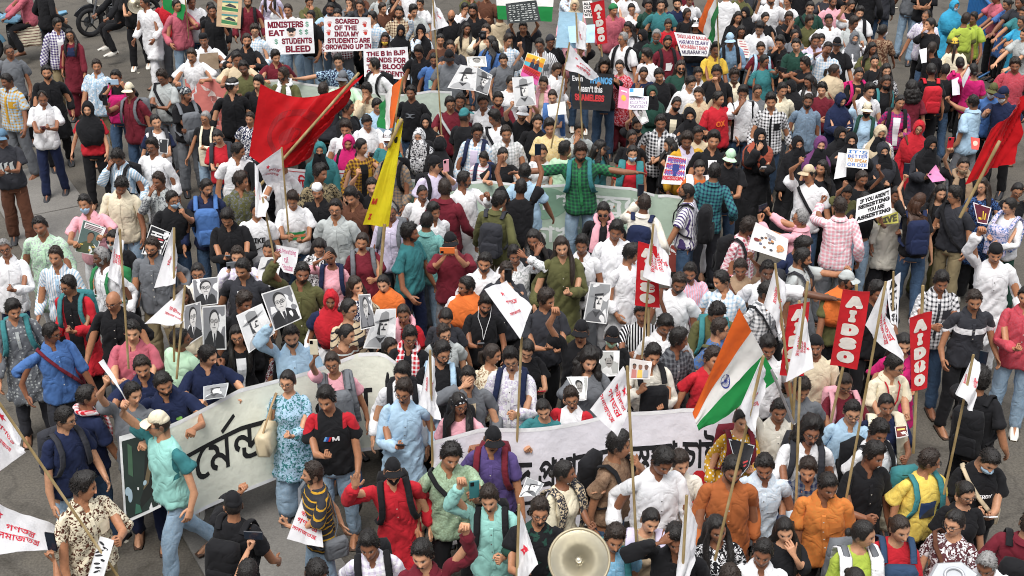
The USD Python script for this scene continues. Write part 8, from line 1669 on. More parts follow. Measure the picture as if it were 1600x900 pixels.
BENGALI = {'dharmendra': (1260, '570,22 580,17 577,59 584,92 549,72 513,43 494,55 494,72 491,75 476,88 460,95 443,95 435,86 436,75 448,64 437,44 416,60 409,82 412,96 419,107 436,116 456,117 475,112 495,98 494,135 376,135 376,0 353,0 353,26 327,56 308,66 291,65 282,55 284,41 303,29 296,7 268,23 257,45 259,66 272,81 294,89 290,102 282,111 250,121 253,135 237,135 214,122 195,98 188,74 190,46 200,28 220,20 240,26 250,7 235,0 208,-1 190,7 175,21 166,40 163,65 166,90 176,111 199,135 129,135 128,0 105,0 92,18 65,41 42,51 18,58 7,83 41,102 29,115 26,134 36,151 52,157 74,156 72,136 56,135 50,129 52,118 62,111 105,127 105,156 631,156 631,135 518,135 518,75 549,98 595,120 613,103 604,80 601,55 602,23 609,-9 586,-15 580,-4 563,4 505,-1 477,4 464,15 458,26 458,58 481,55 481,33 492,22 511,20 553,26|296,129 313,111 318,85 336,75 353,58 353,135 283,135|105,104 37,74 73,60 90,48 105,31;1194,70 1168,83 1148,80 1143,72 1144,59 1162,46 1151,26 1126,43 1117,68 1120,83 1128,94 1151,105 1181,101 1214,78 1214,135 1084,135 1084,0 1061,0 1060,115 1047,132 1015,135 1015,0 991,0 978,18 951,41 929,51 904,58 894,83 928,102 916,115 912,134 922,151 939,157 960,156 958,136 942,135 936,129 938,118 948,111 991,127 991,156 1043,155 1055,149 1061,141 1061,172 1078,172 1084,156 1263,156 1263,135 1237,135 1237,0 1214,0 1214,50|991,104 923,74 959,60 976,48 992,31;831,3 817,8 760,4 728,10 717,16 708,27 703,52 705,72 729,69 727,46 731,36 738,30 761,25 815,29 831,24 840,17 840,90 827,106 762,46 745,62 757,78 757,89 754,94 744,98 729,93 708,113 744,148 760,155 777,157 794,155 809,149 840,119 840,172 857,172 863,156 889,156 889,135 863,135 863,-11 840,-11|737,113 765,113 774,103 777,89 812,122 795,133 772,136 755,129;415,229 426,212 344,161 332,180'), 'resign': (2701, '581,28 603,19 601,53 605,78 571,60 544,41 517,59 517,65 510,71 480,85 466,85 460,79 463,68 474,62 459,34 434,52 425,77 428,92 436,103 453,113 476,114 498,109 517,97 517,128 397,128 397,0 364,0 363,25 339,51 321,59 308,58 302,52 303,41 319,31 310,2 292,9 279,19 267,43 270,65 283,80 303,88 300,99 293,106 262,114 266,128 245,128 224,113 208,92 202,73 204,49 213,33 231,27 249,32 262,7 246,0 217,-1 196,6 181,20 171,40 168,65 171,87 179,107 198,128 136,128 136,0 103,0 71,30 40,45 16,51 4,80 38,98 24,116 23,132 32,150 51,157 75,156 73,131 59,130 54,125 57,115 65,110 102,122 103,156 661,156 661,128 551,128 551,80 578,97 622,115 645,96 638,75 635,52 636,24 642,-7 610,-15 604,-7 590,-1 533,-5 503,0 487,10 481,22 478,38 481,58 512,53 512,33 524,25|337,82 364,63 363,128 312,128 325,119 332,108|102,92 47,70 75,59 103,38;1201,128 1139,128 1139,0 1106,0 1106,111 1093,126 1063,128 1063,0 1030,0 998,30 967,45 944,51 931,80 966,98 954,111 949,127 953,141 964,153 978,157 1002,156 1000,131 986,130 982,125 984,115 993,110 1030,122 1030,156 1091,155 1101,150 1107,141 1106,172 1133,172 1139,156 1579,156 1579,128 1555,128 1555,0 1521,0 1490,30 1459,45 1435,51 1423,80 1473,105 1522,123 1522,128 1398,128 1397,0 1364,0 1364,46 1346,63 1328,74 1313,75 1302,68 1304,58 1319,47 1304,20 1284,31 1268,56 1268,74 1274,87 1284,97 1297,103 1310,104 1332,101 1364,81 1364,128 1249,128 1227,113 1214,98 1207,80 1206,56 1209,42 1221,31 1237,27 1253,32 1265,7 1238,-1 1209,2 1184,20 1172,52 1172,76 1177,97 1188,115|1030,92 974,70 1002,59 1030,38|1466,70 1494,59 1522,38 1521,92;858,2 790,-1 757,5 745,12 736,23 731,53 734,72 765,68 764,45 767,36 774,31 794,27 848,31 859,28 873,18 873,87 863,99 799,41 777,62 788,77 788,89 778,93 764,89 739,112 769,143 784,152 801,157 834,153 854,141 873,124 873,172 900,172 906,156 930,156 930,128 906,128 906,-11 873,-11 867,-3|796,114 807,108 812,92 842,118 822,128 805,129 788,123 776,113;429,229 443,206 357,161 343,186;1448,2 1443,16 1448,29 1461,35 1475,29 1480,16 1475,2 1461,-3;1861,83 1844,68 1821,67 1802,77 1788,96 1811,110 1823,97 1835,97 1844,109 1846,128 1700,128 1706,121 1743,115 1763,97 1769,75 1763,52 1756,44 1736,33 1787,6 1769,-18 1717,11 1652,29 1658,55 1686,51 1717,54 1731,62 1735,75 1729,90 1709,95 1693,92 1690,86 1691,78 1660,73 1657,97 1663,107 1674,115 1659,128 1638,128 1638,156 1729,156 1729,160 1722,168 1675,171 1653,180 1641,197 1640,228 1672,226 1673,207 1683,199 1730,197 1746,191 1758,175 1761,156 2195,156 2206,153 2214,141 2214,172 2241,172 2247,156 2271,156 2271,128 2247,128 2247,0 2214,0 2213,111 2205,123 2196,127 2021,128 2057,105 2061,83 2021,64 2054,53 2081,34 2081,121 2114,121 2140,116 2162,104 2178,89 2185,65 2178,44 2163,34 2140,32 2128,33 2129,61 2149,64 2151,76 2135,88 2114,93 2114,0 2081,0 2066,15 2048,26 2027,35 1990,43 1979,71 2025,97 2003,107 1977,114 1983,128 1950,128 1957,108 1956,92 1946,76 1927,67 1943,60 1956,41 1958,17 1953,2 1941,-11 1922,-19 1895,-21 1867,-18 1843,-7 1822,10 1798,53 1829,63 1845,32 1866,13 1896,7 1919,12 1925,21 1925,30 1922,38 1914,42 1897,40 1895,27 1864,23 1861,40 1864,52 1876,64 1893,70 1875,81 1866,92|1892,101 1906,95 1920,98 1922,114 1915,128 1879,128;2405,110 2447,105 2461,99 2470,86 2471,64 2462,39 2444,20 2419,7 2385,6 2366,14 2357,28 2354,44 2353,128 2331,128 2331,156 2484,156 2495,153 2504,141 2503,172 2530,172 2536,156 2646,156 2644,164 2639,168 2592,171 2576,176 2564,185 2556,202 2557,228 2588,226 2589,209 2595,201 2658,194 2673,180 2677,156 2703,156 2703,128 2617,128 2622,121 2660,115 2680,97 2686,75 2680,52 2673,44 2652,33 2704,6 2686,-18 2633,11 2569,29 2574,55 2603,51 2634,54 2648,62 2652,75 2645,90 2626,95 2610,92 2607,86 2608,78 2577,73 2574,97 2579,107 2590,115 2575,128 2536,128 2536,0 2503,0 2503,111 2494,123 2480,128 2387,128 2392,120|2387,93 2390,38 2402,33 2419,38 2436,55 2438,73 2407,80'), 'line2': (1854, '590,-65 573,-58 565,-48 562,-35 567,-19 581,-9 591,-6 624,-7 624,0 591,26 532,43 520,71 566,97 518,114 524,128 510,128 510,156 838,156 838,128 815,128 814,0 781,0 749,30 718,45 695,51 682,80 733,105 782,123 782,128 657,128 657,-17 701,-47 684,-68 650,-42 638,-56 623,-64|599,-29 594,-39 604,-45 614,-42 622,-30|563,128 599,105 602,82 562,64 593,54 624,34 624,128|781,92 725,70 754,59 781,38;407,122 421,111 426,96 426,0 393,0 386,9 372,14 302,12 285,19 275,28 267,51 270,84 302,80 300,57 310,42 326,38 371,42 385,37 393,29 392,90 389,97 372,97 356,86 356,79 370,78 374,55 371,54 344,53 331,58 323,69 323,83 331,100 353,118 376,125;122,92 114,70 92,54 60,48 33,53 25,61 19,77 18,128 -3,128 -3,156 186,156 197,153 205,141 205,172 232,172 238,156 450,156 450,128 238,128 238,0 205,0 204,111 196,123 182,128 50,128 68,119 132,117 154,107 168,88 170,64 160,42 137,24 183,12 174,-14 112,3 38,11 41,39 90,37 112,41 126,48 136,65 136,79|50,102 51,79 58,74 76,76 89,87 86,94 68,95;998,128 983,125 959,103 947,80 946,56 950,42 961,31 977,27 993,32 1005,7 978,-1 950,2 931,12 919,29 912,52 912,75 916,94 929,120 949,141 973,156 1345,156 1355,153 1364,141 1363,172 1391,172 1396,156 1578,156 1578,128 1554,128 1554,0 1521,0 1489,30 1458,45 1434,51 1422,80 1472,105 1521,123 1521,128 1397,128 1397,0 1363,0 1363,111 1351,126 1138,128 1138,0 1104,0 1104,46 1080,67 1063,75 1053,75 1044,71 1044,58 1059,47 1044,20 1017,38 1007,65 1010,81 1018,93 1044,104 1072,101 1104,81 1104,128|1520,92 1465,70 1493,59 1521,38;1447,2 1442,16 1447,29 1461,35 1474,29 1479,16 1474,2 1461,-3;1223,17 1210,25 1188,48 1163,107 1194,116 1212,71 1226,52 1242,41 1263,37 1279,39 1294,47 1300,62 1299,77 1289,89 1275,92 1265,84 1267,69 1235,65 1231,84 1237,105 1254,116 1275,119 1298,116 1322,100 1331,83 1333,54 1327,36 1314,21 1294,11 1267,8;1843,49 1837,40 1825,34 1791,33 1792,61 1811,64 1813,76 1803,86 1776,95 1776,0 1743,0 1711,30 1680,45 1657,51 1644,80 1695,105 1743,123 1743,128 1638,128 1638,156 1857,156 1857,128 1776,128 1776,123 1809,113 1837,93 1846,75|1743,92 1687,70 1715,59 1743,38'), 'desh': (1356, '741,32 719,-30 692,-30 704,35 739,35;640,115 660,97 666,75 660,52 653,44 632,33 684,6 666,-18 614,11 549,29 555,55 583,51 614,54 628,62 632,75 625,90 606,95 590,92 588,78 557,73 554,97 559,107 571,115 555,128 526,128 515,121 496,103 484,80 483,56 490,37 507,28 530,32 543,7 521,-1 497,-1 477,6 461,20 452,40 449,65 451,87 460,107 479,128 417,128 417,0 383,0 383,106 366,125 351,129 339,126 334,114 341,101 363,96 360,66 331,73 317,87 302,72 273,66 270,96 291,101 299,111 297,123 289,128 152,128 152,72 182,94 223,115 246,96 236,56 244,4 211,-3 202,41 205,75 146,29 118,47 118,128 88,128 72,117 54,98 45,73 47,49 52,37 69,28 92,32 105,7 72,-1 39,6 18,29 11,52 13,85 23,112 41,135 72,156 280,157 301,153 316,139 328,153 346,157 365,154 384,138 383,172 411,172 416,156 684,156 684,128 597,128 602,121;982,-64 963,-49 961,-27 970,-13 978,-9 1000,-5 1021,-7 1013,41 1019,86 978,98 952,122 944,118 925,102 923,89 936,85 955,95 992,84 996,64 993,42 978,20 959,11 932,7 898,12 869,28 852,47 838,73 826,107 857,116 877,68 892,50 910,40 930,37 949,39 960,48 962,67 934,57 913,58 902,63 891,77 889,97 899,116 914,128 819,128 819,156 1359,156 1359,128 1272,128 1274,88 1285,89 1301,106 1330,111 1345,78 1346,50 1340,32 1317,12 1293,6 1258,7 1228,19 1202,45 1187,72 1175,107 1206,116 1225,68 1249,42 1277,34 1304,42 1313,55 1312,76 1298,65 1279,59 1262,60 1247,68 1239,86 1239,128 1159,128 1129,103 1116,73 1120,42 1127,33 1140,28 1163,32 1176,7 1143,-1 1120,2 1102,12 1085,40 1082,65 1085,87 1093,107 1112,128 986,128 1007,115 1042,113 1057,89 1050,70 1047,49 1055,4 1054,-17 1099,-47 1081,-68 1047,-42 1035,-56 1020,-64 999,-67|994,-30 992,-41 1002,-45 1012,-42 1019,-30;1251,-39 1245,-25 1251,-12 1264,-7 1277,-12 1282,-26 1277,-39 1264,-45'), 'shakha': (1980, '499,156 510,153 519,141 518,172 545,172 551,156 575,156 575,128 552,128 551,0 518,0 518,111 510,123 501,127 422,128 422,105 457,101 482,84 489,66 488,49 479,35 467,28 436,27 437,55 452,56 456,67 443,76 422,78 421,0 388,0 370,25 352,35 339,31 341,15 309,11 304,36 310,49 322,59 317,77 309,83 301,83 296,78 298,65 266,61 262,85 267,98 280,107 277,119 271,128 233,128 233,0 200,0 200,106 196,112 175,128 159,128 151,119 151,109 158,101 180,96 176,66 147,73 134,87 119,72 90,66 86,96 108,101 115,114 110,126 95,129 55,128 55,0 21,0 21,128 -3,128 -3,156 21,156 5,176 13,189 38,215 55,225 75,229 101,229 123,224 191,187 174,165 121,195 105,200 81,201 62,194 42,172 53,156 104,157 118,153 132,139 145,153 163,157 181,154 200,138 200,172 227,172 233,156|372,128 378,110 389,106 389,128|371,56 389,41 388,78 370,82 355,91 345,105 342,128 308,128 313,111 332,104 345,93 352,78 354,62;1104,49 1097,40 1086,34 1051,33 1052,61 1072,64 1074,76 1064,86 1037,95 1037,0 1004,0 972,30 941,45 917,51 905,80 955,105 1004,123 1004,128 898,128 898,156 1661,156 1661,128 1573,128 1594,115 1629,113 1644,89 1637,70 1634,49 1642,4 1610,-3 1600,41 1606,86 1565,98 1539,122 1515,106 1510,91 1514,86 1523,85 1542,95 1579,84 1582,51 1577,35 1565,20 1546,11 1507,8 1475,16 1447,37 1425,73 1413,107 1444,116 1464,68 1487,44 1517,37 1536,39 1547,48 1549,67 1529,58 1506,57 1489,63 1481,71 1476,83 1478,104 1486,116 1501,128 1388,128 1388,0 1354,0 1354,74 1344,81 1334,81 1329,76 1327,58 1299,56 1294,70 1285,80 1271,83 1261,80 1257,72 1260,60 1281,48 1271,20 1238,36 1225,55 1222,71 1225,87 1233,99 1245,107 1277,111 1292,107 1309,95 1318,106 1328,110 1344,109 1355,103 1354,128 1203,128 1173,103 1160,73 1162,49 1168,37 1184,28 1207,32 1220,7 1187,-1 1164,2 1146,12 1129,40 1126,65 1129,87 1137,107 1156,128 1037,128 1037,123 1070,113 1097,93 1106,75|1003,92 948,70 976,59 1004,38;739,0 705,0 667,33 614,50 606,79 649,94 657,102 658,117 629,106 601,109 588,119 585,127 584,144 589,157 619,150 618,137 626,133 640,138 651,151 675,156 690,131 691,107 680,83 654,67 679,57 706,37 705,172 733,172 738,156 770,154 782,141 781,172 809,172 814,156 839,156 839,128 815,128 815,0 781,0 781,111 769,126 739,128;1852,2 1847,16 1852,29 1866,35 1879,29 1884,16 1879,2 1866,-3;1811,128 1785,108 1774,92 1768,73 1768,56 1772,42 1783,31 1800,27 1815,32 1828,7 1806,-1 1783,-1 1762,6 1747,20 1735,52 1734,75 1742,103 1752,120 1771,141 1796,156 1983,156 1983,128 1959,128 1959,0 1926,0 1894,30 1863,45 1839,51 1827,80 1877,105 1926,123 1926,128|1925,92 1870,70 1898,59 1926,38'), 'jantar': (1797, '527,-1 519,11 520,25 532,34 546,32 554,21 553,6 542,-3;150,89 199,115 222,96 212,56 220,4 188,-3 179,41 182,75 122,29 95,47 94,128 55,128 55,0 21,0 21,128 -3,128 -3,156 21,156 5,176 21,200 38,215 55,225 93,229 131,221 191,187 174,165 113,198 89,201 74,199 58,190 42,172 53,156 654,156 654,128 630,128 630,0 597,0 565,30 534,45 510,51 498,80 548,105 597,123 597,128 473,128 473,0 439,0 439,46 421,63 403,74 388,75 377,68 379,58 394,47 379,20 359,31 344,56 343,74 349,87 372,103 407,101 439,81 439,128 324,128 298,108 284,86 281,56 285,42 296,31 309,27 328,32 340,7 319,-1 295,-1 275,6 259,20 249,40 246,65 249,87 257,107 276,128 128,128 128,72|596,92 541,70 569,59 597,38;714,128 714,156 1229,156 1229,128 1205,128 1205,0 1172,0 1140,30 1109,45 1086,51 1073,80 1124,105 1173,123 1173,128 1050,128 1057,108 1053,84 1040,71 1025,67 1039,59 1049,48 1055,25 1052,9 1037,-11 1007,-21 965,-18 938,-9 904,18 886,46 916,58 938,29 962,12 990,7 1015,12 1021,21 1021,30 1018,38 1010,42 993,40 991,27 961,23 958,40 963,57 972,65 992,70 959,89 949,91 943,84 950,72 930,52 913,73 910,87 913,100 919,110 939,119 965,115 1003,95 1017,96 1023,109 1015,128 861,128 861,0 828,0 795,26 736,43 724,71 770,97 722,114 728,128|767,128 803,105 806,82 766,64 797,54 828,34 828,128|1172,92 1116,70 1144,59 1172,38;1102,-1 1094,11 1096,25 1107,34 1121,32 1130,21 1128,6 1117,-3;1669,2 1663,16 1669,29 1682,35 1695,29 1701,16 1695,2 1682,-3;1508,-9 1474,18 1456,46 1486,58 1516,22 1532,12 1551,8 1571,8 1585,12 1591,21 1592,30 1586,40 1571,43 1561,37 1562,27 1531,23 1528,40 1533,57 1543,65 1562,70 1529,89 1519,91 1513,84 1521,72 1500,52 1483,73 1483,100 1499,116 1522,119 1541,113 1569,97 1585,95 1592,101 1593,109 1585,128 1432,128 1431,0 1398,0 1396,27 1373,51 1350,60 1340,57 1336,48 1341,38 1354,31 1344,2 1320,14 1303,37 1302,57 1308,71 1318,80 1338,88 1327,106 1297,114 1300,128 1289,128 1289,156 1799,156 1799,128 1776,128 1775,0 1742,0 1710,30 1679,45 1656,51 1643,80 1694,105 1743,123 1743,128 1620,128 1627,108 1624,84 1611,71 1595,67 1615,54 1623,41 1625,17 1614,-5 1589,-19 1563,-21 1535,-18|1372,82 1398,63 1398,128 1347,128 1360,119 1367,108|1742,92 1686,70 1715,59 1742,38'), 'jantar2': (1214, '537,-42 529,-31 531,-16 542,-7 556,-9 565,-20 563,-35 552,-44;1090,-1 1082,11 1084,25 1095,34 1109,32 1118,21 1116,6 1105,-3;940,-15 902,6 874,46 904,58 926,29 950,12 978,7 1003,12 1009,30 998,42 981,40 979,27 949,23 946,40 951,57 960,65 980,70 937,91 931,84 938,72 918,52 901,73 898,87 907,110 927,119 953,115 991,95 1005,96 1011,109 1003,128 849,128 849,0 816,0 783,26 724,43 712,71 758,97 710,114 716,128 702,128 702,156 1217,156 1217,128 1193,128 1193,0 1160,0 1128,30 1074,51 1061,80 1112,105 1161,123 1161,128 1038,128 1045,108 1041,84 1028,71 1013,67 1033,54 1041,41 1043,17 1037,2 1017,-15 995,-21|755,128 791,105 794,82 754,64 785,54 816,34 816,128|1160,92 1104,70 1132,59 1160,38;359,102 378,110 400,103 399,128 257,128 257,156 642,156 642,128 555,128 557,88 568,89 584,106 613,111 628,78 629,50 623,32 600,12 576,6 541,7 511,19 485,45 470,72 458,107 489,116 508,68 532,42 560,34 587,42 596,55 595,76 562,59 545,60 530,68 522,86 522,128 433,128 433,0 399,0 399,74 389,81 374,76 372,58 344,56 339,70 330,80 316,83 306,80 302,72 305,60 326,48 316,20 290,31 273,48 268,79 283,103 312,112 337,107 354,95;175,29 154,12 138,8 108,7 72,16 52,30 33,50 4,118 35,127 58,73 75,51 95,39 126,36 145,46 148,63 144,71 128,64 116,91 143,106 145,124 136,130 123,129 100,115 98,105 108,100 101,72 72,84 64,98 63,113 73,132 99,151 133,157 159,153 168,147 179,130 180,110 167,87 182,62 181,40'), 'f1': (892, '703,19 669,51 644,111 671,118 689,71 703,51 721,39 742,35 775,47 779,79 768,94 751,97 740,88 742,73 715,69 711,88 717,107 732,118 753,122 774,118 797,102 806,85 808,56 790,23 771,13 744,10;105,74 81,97 60,72 42,70 24,77 6,99 26,112 39,96 52,97 61,110 64,131 -3,131 -3,156 186,156 207,141 206,172 228,172 234,156 259,156 259,131 234,131 234,0 206,0 206,113 193,129 161,131 169,106 159,81 159,-7 131,-7 107,11 70,24 59,50|102,105 116,95 133,96 140,105 138,120 131,131 91,131|88,40 132,19 131,60;570,67 545,80 523,74 523,58 540,47 527,23 501,41 492,67 503,94 527,105 556,101 589,79 589,131 461,131 461,0 433,0 433,131 389,131 389,0 360,0 320,38 274,54 262,82 297,100 285,113 281,129 284,142 295,153 331,156 329,133 308,127 318,111 360,125 358,166 287,176 277,188 278,205 293,220 324,228 407,221 446,197 462,156 822,156 842,141 842,172 864,172 870,156 895,156 895,131 870,131 870,0 842,0 842,113 824,131 617,131 617,0 589,0 589,48|388,156 433,156 424,179 397,199 343,207 303,198 310,191 370,187 384,174|360,99 298,72 330,60 361,35'), 'f2': (690, '594,83 576,95 565,94 562,85 571,74 553,56 536,77 534,97 546,115 566,120 634,94 644,109 635,131 307,131 307,0 279,0 278,99 247,127 228,133 215,128 209,118 212,103 243,91 240,63 227,65 191,82 182,97 180,123 195,148 224,157 255,150 280,129 279,172 301,172 307,156 693,156 693,131 665,131 673,106 662,80 668,65 668,-29 640,-29 621,-13 553,-15 527,1 519,22 521,52 548,48 547,26 558,12 618,12 640,-1 640,59 635,69 613,67 599,53 602,46 616,46 619,24 590,23 573,37 573,59;406,14 381,27 359,51 334,111 361,118 379,71 394,51 411,39 432,35 465,47 469,79 458,94 441,97 431,88 432,73 405,69 401,88 407,107 422,118 443,122 481,109 499,76 496,46 487,30 472,17 449,10;38,118 77,117 91,95 81,63 49,39 32,63 60,80 63,95 51,100 28,94 4,113 28,143 50,155 74,157 96,150 121,130 121,172 143,172 148,156 174,156 174,131 149,131 149,0 120,0 120,98 113,107 94,124 73,133 53,130'), 'f3': (1008, '913,83 894,95 883,94 881,85 889,74 871,56 855,77 853,97 865,115 884,120 953,94 963,109 953,131 560,132 583,116 619,114 632,92 622,50 630,3 603,-3 593,43 600,90 559,101 533,126 514,115 501,98 503,86 520,85 538,97 569,87 573,52 563,29 548,18 526,11 491,13 461,25 444,41 423,77 411,111 438,118 457,69 481,44 501,37 531,39 542,48 545,71 522,61 501,60 484,66 474,79 475,106 500,132 384,131 384,0 356,0 356,113 343,129 311,131 311,0 283,0 283,26 258,54 240,63 225,62 217,54 218,41 236,30 228,5 199,21 189,38 187,58 197,77 224,88 220,101 207,112 181,117 184,131 152,131 152,0 124,0 124,77 114,85 103,82 63,31 38,29 16,44 8,58 28,70 40,55 51,54 63,67 61,74 50,104 7,117 11,131 -3,132 -3,156 336,156 356,141 356,172 378,172 383,156 1011,156 1011,131 984,131 991,106 980,80 986,65 986,-29 958,-29 939,-13 871,-15 845,1 838,22 840,52 867,48 866,26 876,12 937,12 958,-1 958,59 953,69 932,67 917,53 920,46 935,46 937,24 909,23 891,37 892,59|89,105 108,110 125,100 124,131 45,131 69,120 79,93|253,84 283,60 283,131 223,131 244,115;712,19 678,51 653,111 680,118 698,71 712,51 730,39 750,35 783,47 788,79 777,94 759,97 749,88 751,73 724,69 720,88 725,107 741,118 762,122 783,118 806,102 815,85 817,56 799,23 779,13 753,10')}
STRIP = MISC["strip"]
# ---------------------------------------------------------------- building the scene
PAL.update(flagred='d0141f', flagyellow='f8e830')
ground()
def join_crowd():
    """the far and mostly hidden people past the first few hundred, as one mass with one mesh for each material"""
    global CROWD
    got, CROWD = CROWD, None; by = {}
    for v, f, m, rest, tint in got: by.setdefault((str(m.GetPath()) if hasattr(m, 'GetPath') else m, rest is None, tint is None), []).append((v, f, rest, tint))
    r = thing('crowd', 'people half hidden between the marchers and along the far edge', 'crowd', kind='stuff')
    for (m, nr, nt), L_ in by.items():
        v, f = cat_mesh([(a, b) for a, b, _, _ in L_])
        obj('bodies' if not nt else 'clothes', (v, f), m, r, rest=None if nr else np.vstack([c for _, _, c, _ in L_]), tint=None if nt else np.vstack([c for _, _, _, c in L_]))
for i, d in enumerate(PEOPLE):
    if i not in FAR: person(i, d)
CROWD = []
for i in sorted(FAR): person(i, PEOPLE[i])
if CROWD: join_crowd()
CROWD = None

def marks_of(m):
    if m[0] == 'lines': return lines(m[1], m[2], **m[3])
    if m[0] == 'portrait': return portrait(m[1], m[2])
    k = m[0]
    def f(w, h):
        T_ = lambda t, x0, y0, x1, y1, b=4: fit(text_poly(t, b), w * x0, h * y0, w * x1, h * y1, False)
        if k == 'ministers':
            c = '7a1f33'; o = [('lettering', T_('MINISTERS', .06, .76, .80, .94), c), ('lettering', T_('EAT', .07, .53, .40, .70), c), ('lettering', T_('STUDENTS', .33, .29, .96, .46), c), ('lettering', T_('BLEED', .40, .05, .92, .24), c)]
            o += [('money_sign', T_('$', x, y, x + .07, y + .17, 1), '5f9a80') for x, y in ((.84, .76), (.70, .54), (.82, .54), (.18, .29))] + [('bomb_sketch', disc(w * .1, h * .14, w * .035, h * .05).difference(disc(w * .1, h * .14, w * .022, h * .035)), '5a6f86')]
            o += [('sketched_face', disc(w * .54, h * .61, w * .085, h * .12), 'dcb9a6'), ('sketched_cap', disc(w * .54, h * .70, w * .10, h * .065), '1b1b1f'), ('sketched_features', unary_union([disc(w * q, h * .63, w * .018, h * .02) for q in (.51, .57)] + [disc(w * .54, h * .55, w * .05, h * .02)]), '1b1b1f')]; return o
        if k == 'scared':
            c = '7a1f33'; o = [('lettering', T_(t, a, y, b, y + .15), c) for t, a, b, y in (('SCARED', .24, .75, .80), ('OF THE', .22, .70, .61), ('INDIA MY', .22, .74, .43), ('STUDENTS ARE', .07, .97, .24), ('GROWING UP IN', .02, .99, .06))]
            return o + [('hand_print', hand_print(w, h, w * x, h * y, h * .10), 'c0392f') for x, y in ((.12, .76), (.10, .52), (.87, .76), (.88, .52))]
        if k == 'thanos': return [('lettering', fit(text_poly('Even', 2), w * .06, h * .76, w * .30, h * .90, False), 'e6e6e6'), ('lettering', fit(text_poly('THANOS', 4), w * .44, h * .72, w * .97, h * .90, False), '5b9fd0'), ('lettering', fit(text_poly("wasn't this", 2), w * .18, h * .48, w * .76, h * .66, False), 'e6e6e6'), ('lettering', fit(text_poly('SHAMELESS', 4), w * .08, h * .24, w * .82, h * .42, False), 'c8383c')]
        if k == 'resign':
            o = [('lettering', T_('RESIGN', .06 - .02 * q, .80 - q * .22, .94, .95 - q * .22, 5), 'c8404a') for q in range(4)] + [('lettering', affinity.translate(T_('RESIGN', .06, .80 - q * .22, .94, .95 - q * .22, 3), w * .02, -h * .05), '6a5fb0') for q in range(3)]
            return o + [('fist_emblem', unary_union([disc(w * .52, h * .55, w * .17, h * .13)] + [disc(w * (.40 + q * .08), h * .66, w * .045, h * .07) for q in range(4)] + [sbox(w * .44, h * .3, w * .6, h * .5)]), '2f3f86')]
        if k == 'redscrawl': return [('lettering', sbox(w * (.1 + .04 * (q % 3)), h * (.86 - q * .14), w * (.9 - .07 * (q % 2)), h * (.91 - q * .14)), 'b5545a') for q in range(6)]
        if k == 'pinkcard': return [('print', disc(w * .5, h * .5, w * .25, h * .14), 'e8c34a'), ('lettering', sbox(w * .2, h * .78, w * .8, h * .84), 'f4e4ec')]
        if k == 'bluecard': return [('print', sbox(w * .05, h * .5, w * .3, h * .95), '3b8fd0')]
        if k == 'yellowprint': return [('print', unary_union([sbox(w * .2, h * .2, w * .45, h * .32), sbox(w * .55, h * .25, w * .62, h * .7), sbox(w * .7, h * .25, w * .78, h * .6)]), 'd9b43a'), ('border', sbox(0, 0, w, h).difference(sbox(w * .05, h * .05, w * .95, h * .95)), 'd8d0d0')]
        if k == 'folder': return [('border', sbox(w * .02, h * .02, w * .98, h * .98).difference(sbox(w * .05, h * .05, w * .95, h * .95)), 'b9bcc0'), ('lettering', unary_union([sbox(w * .3, h * .3, w * .8, h * .36), sbox(w * .3, h * .18, w * .7, h * .24)]), 'b03a3a')]
        if k == 'tablet': return [('screen', sbox(w * .05, h * .04, w * .95, h * .96), '111217')]
        if k == 'badge': return [('print', sbox(w * .06, h * .06, w * .94, h * .94), '6a2a26'), ('lettering', T_('AIDSO', .12, .18, .88, .45, 5), 'e9e3da'), ('lettering', sbox(w * .15, h * .6, w * .85, h * .75), 'd9c06a')]
        if k == 'booklet': return [('print', disc(w * .5, h * .5, w * .3, h * .22), 'e9b0a0')]
        return []
    return f
for n, it in enumerate(ITEMS):
    k, a = it[0], it[1:]
    if k == 'white_flag': white_flag(a[0], a[1], a[2], a[3], a[4], n, a[5])
    elif k == 'tricolour': tricolour(a[0], a[1], a[2], a[3], n, a[6], a[4], a[5])
    elif k == 'plain_flag':
        mk = None
        if a[5] == 'oval': mk = lambda w, h: [('oval_print', affinity.rotate(disc(w * .48, h * .5, w * .30, h * .34, 36).difference(disc(w * .48, h * .5, w * .23, h * .25, 36)), 8), 'a3121b'), ('oval_print', affinity.rotate(disc(w * .5, h * .46, w * .15, h * .12, 20), 20), 'a3121b')]
        if a[5] == 'yellow': mk = lambda w, h: [('letter', fit(text_poly('M', 5), w * .06, h * .20, w * .30, h * .26, False), 'd2472c'), ('letter', fit(text_poly('I', 6), w * .12, h * .05, w * .24, h * .11, False), 'd2472c'), ('emblem', disc(w * .5, h * .82, w * .2, h * .03), '2b2b24')]
        plain_flag(a[0], a[1], a[2], a[3], a[4], mk, n, a[6], sag=.22 if a[5] == 'oval' else 0, crease=.75 if a[5] != 'yellow' else .2)
    elif k == 'red_sign': red_sign(a[0], a[1], a[2], a[3], n)
    elif k == 'card': card(a[0], a[1], a[2], a[3], marks_of(a[4]), a[5], n, group=a[6])

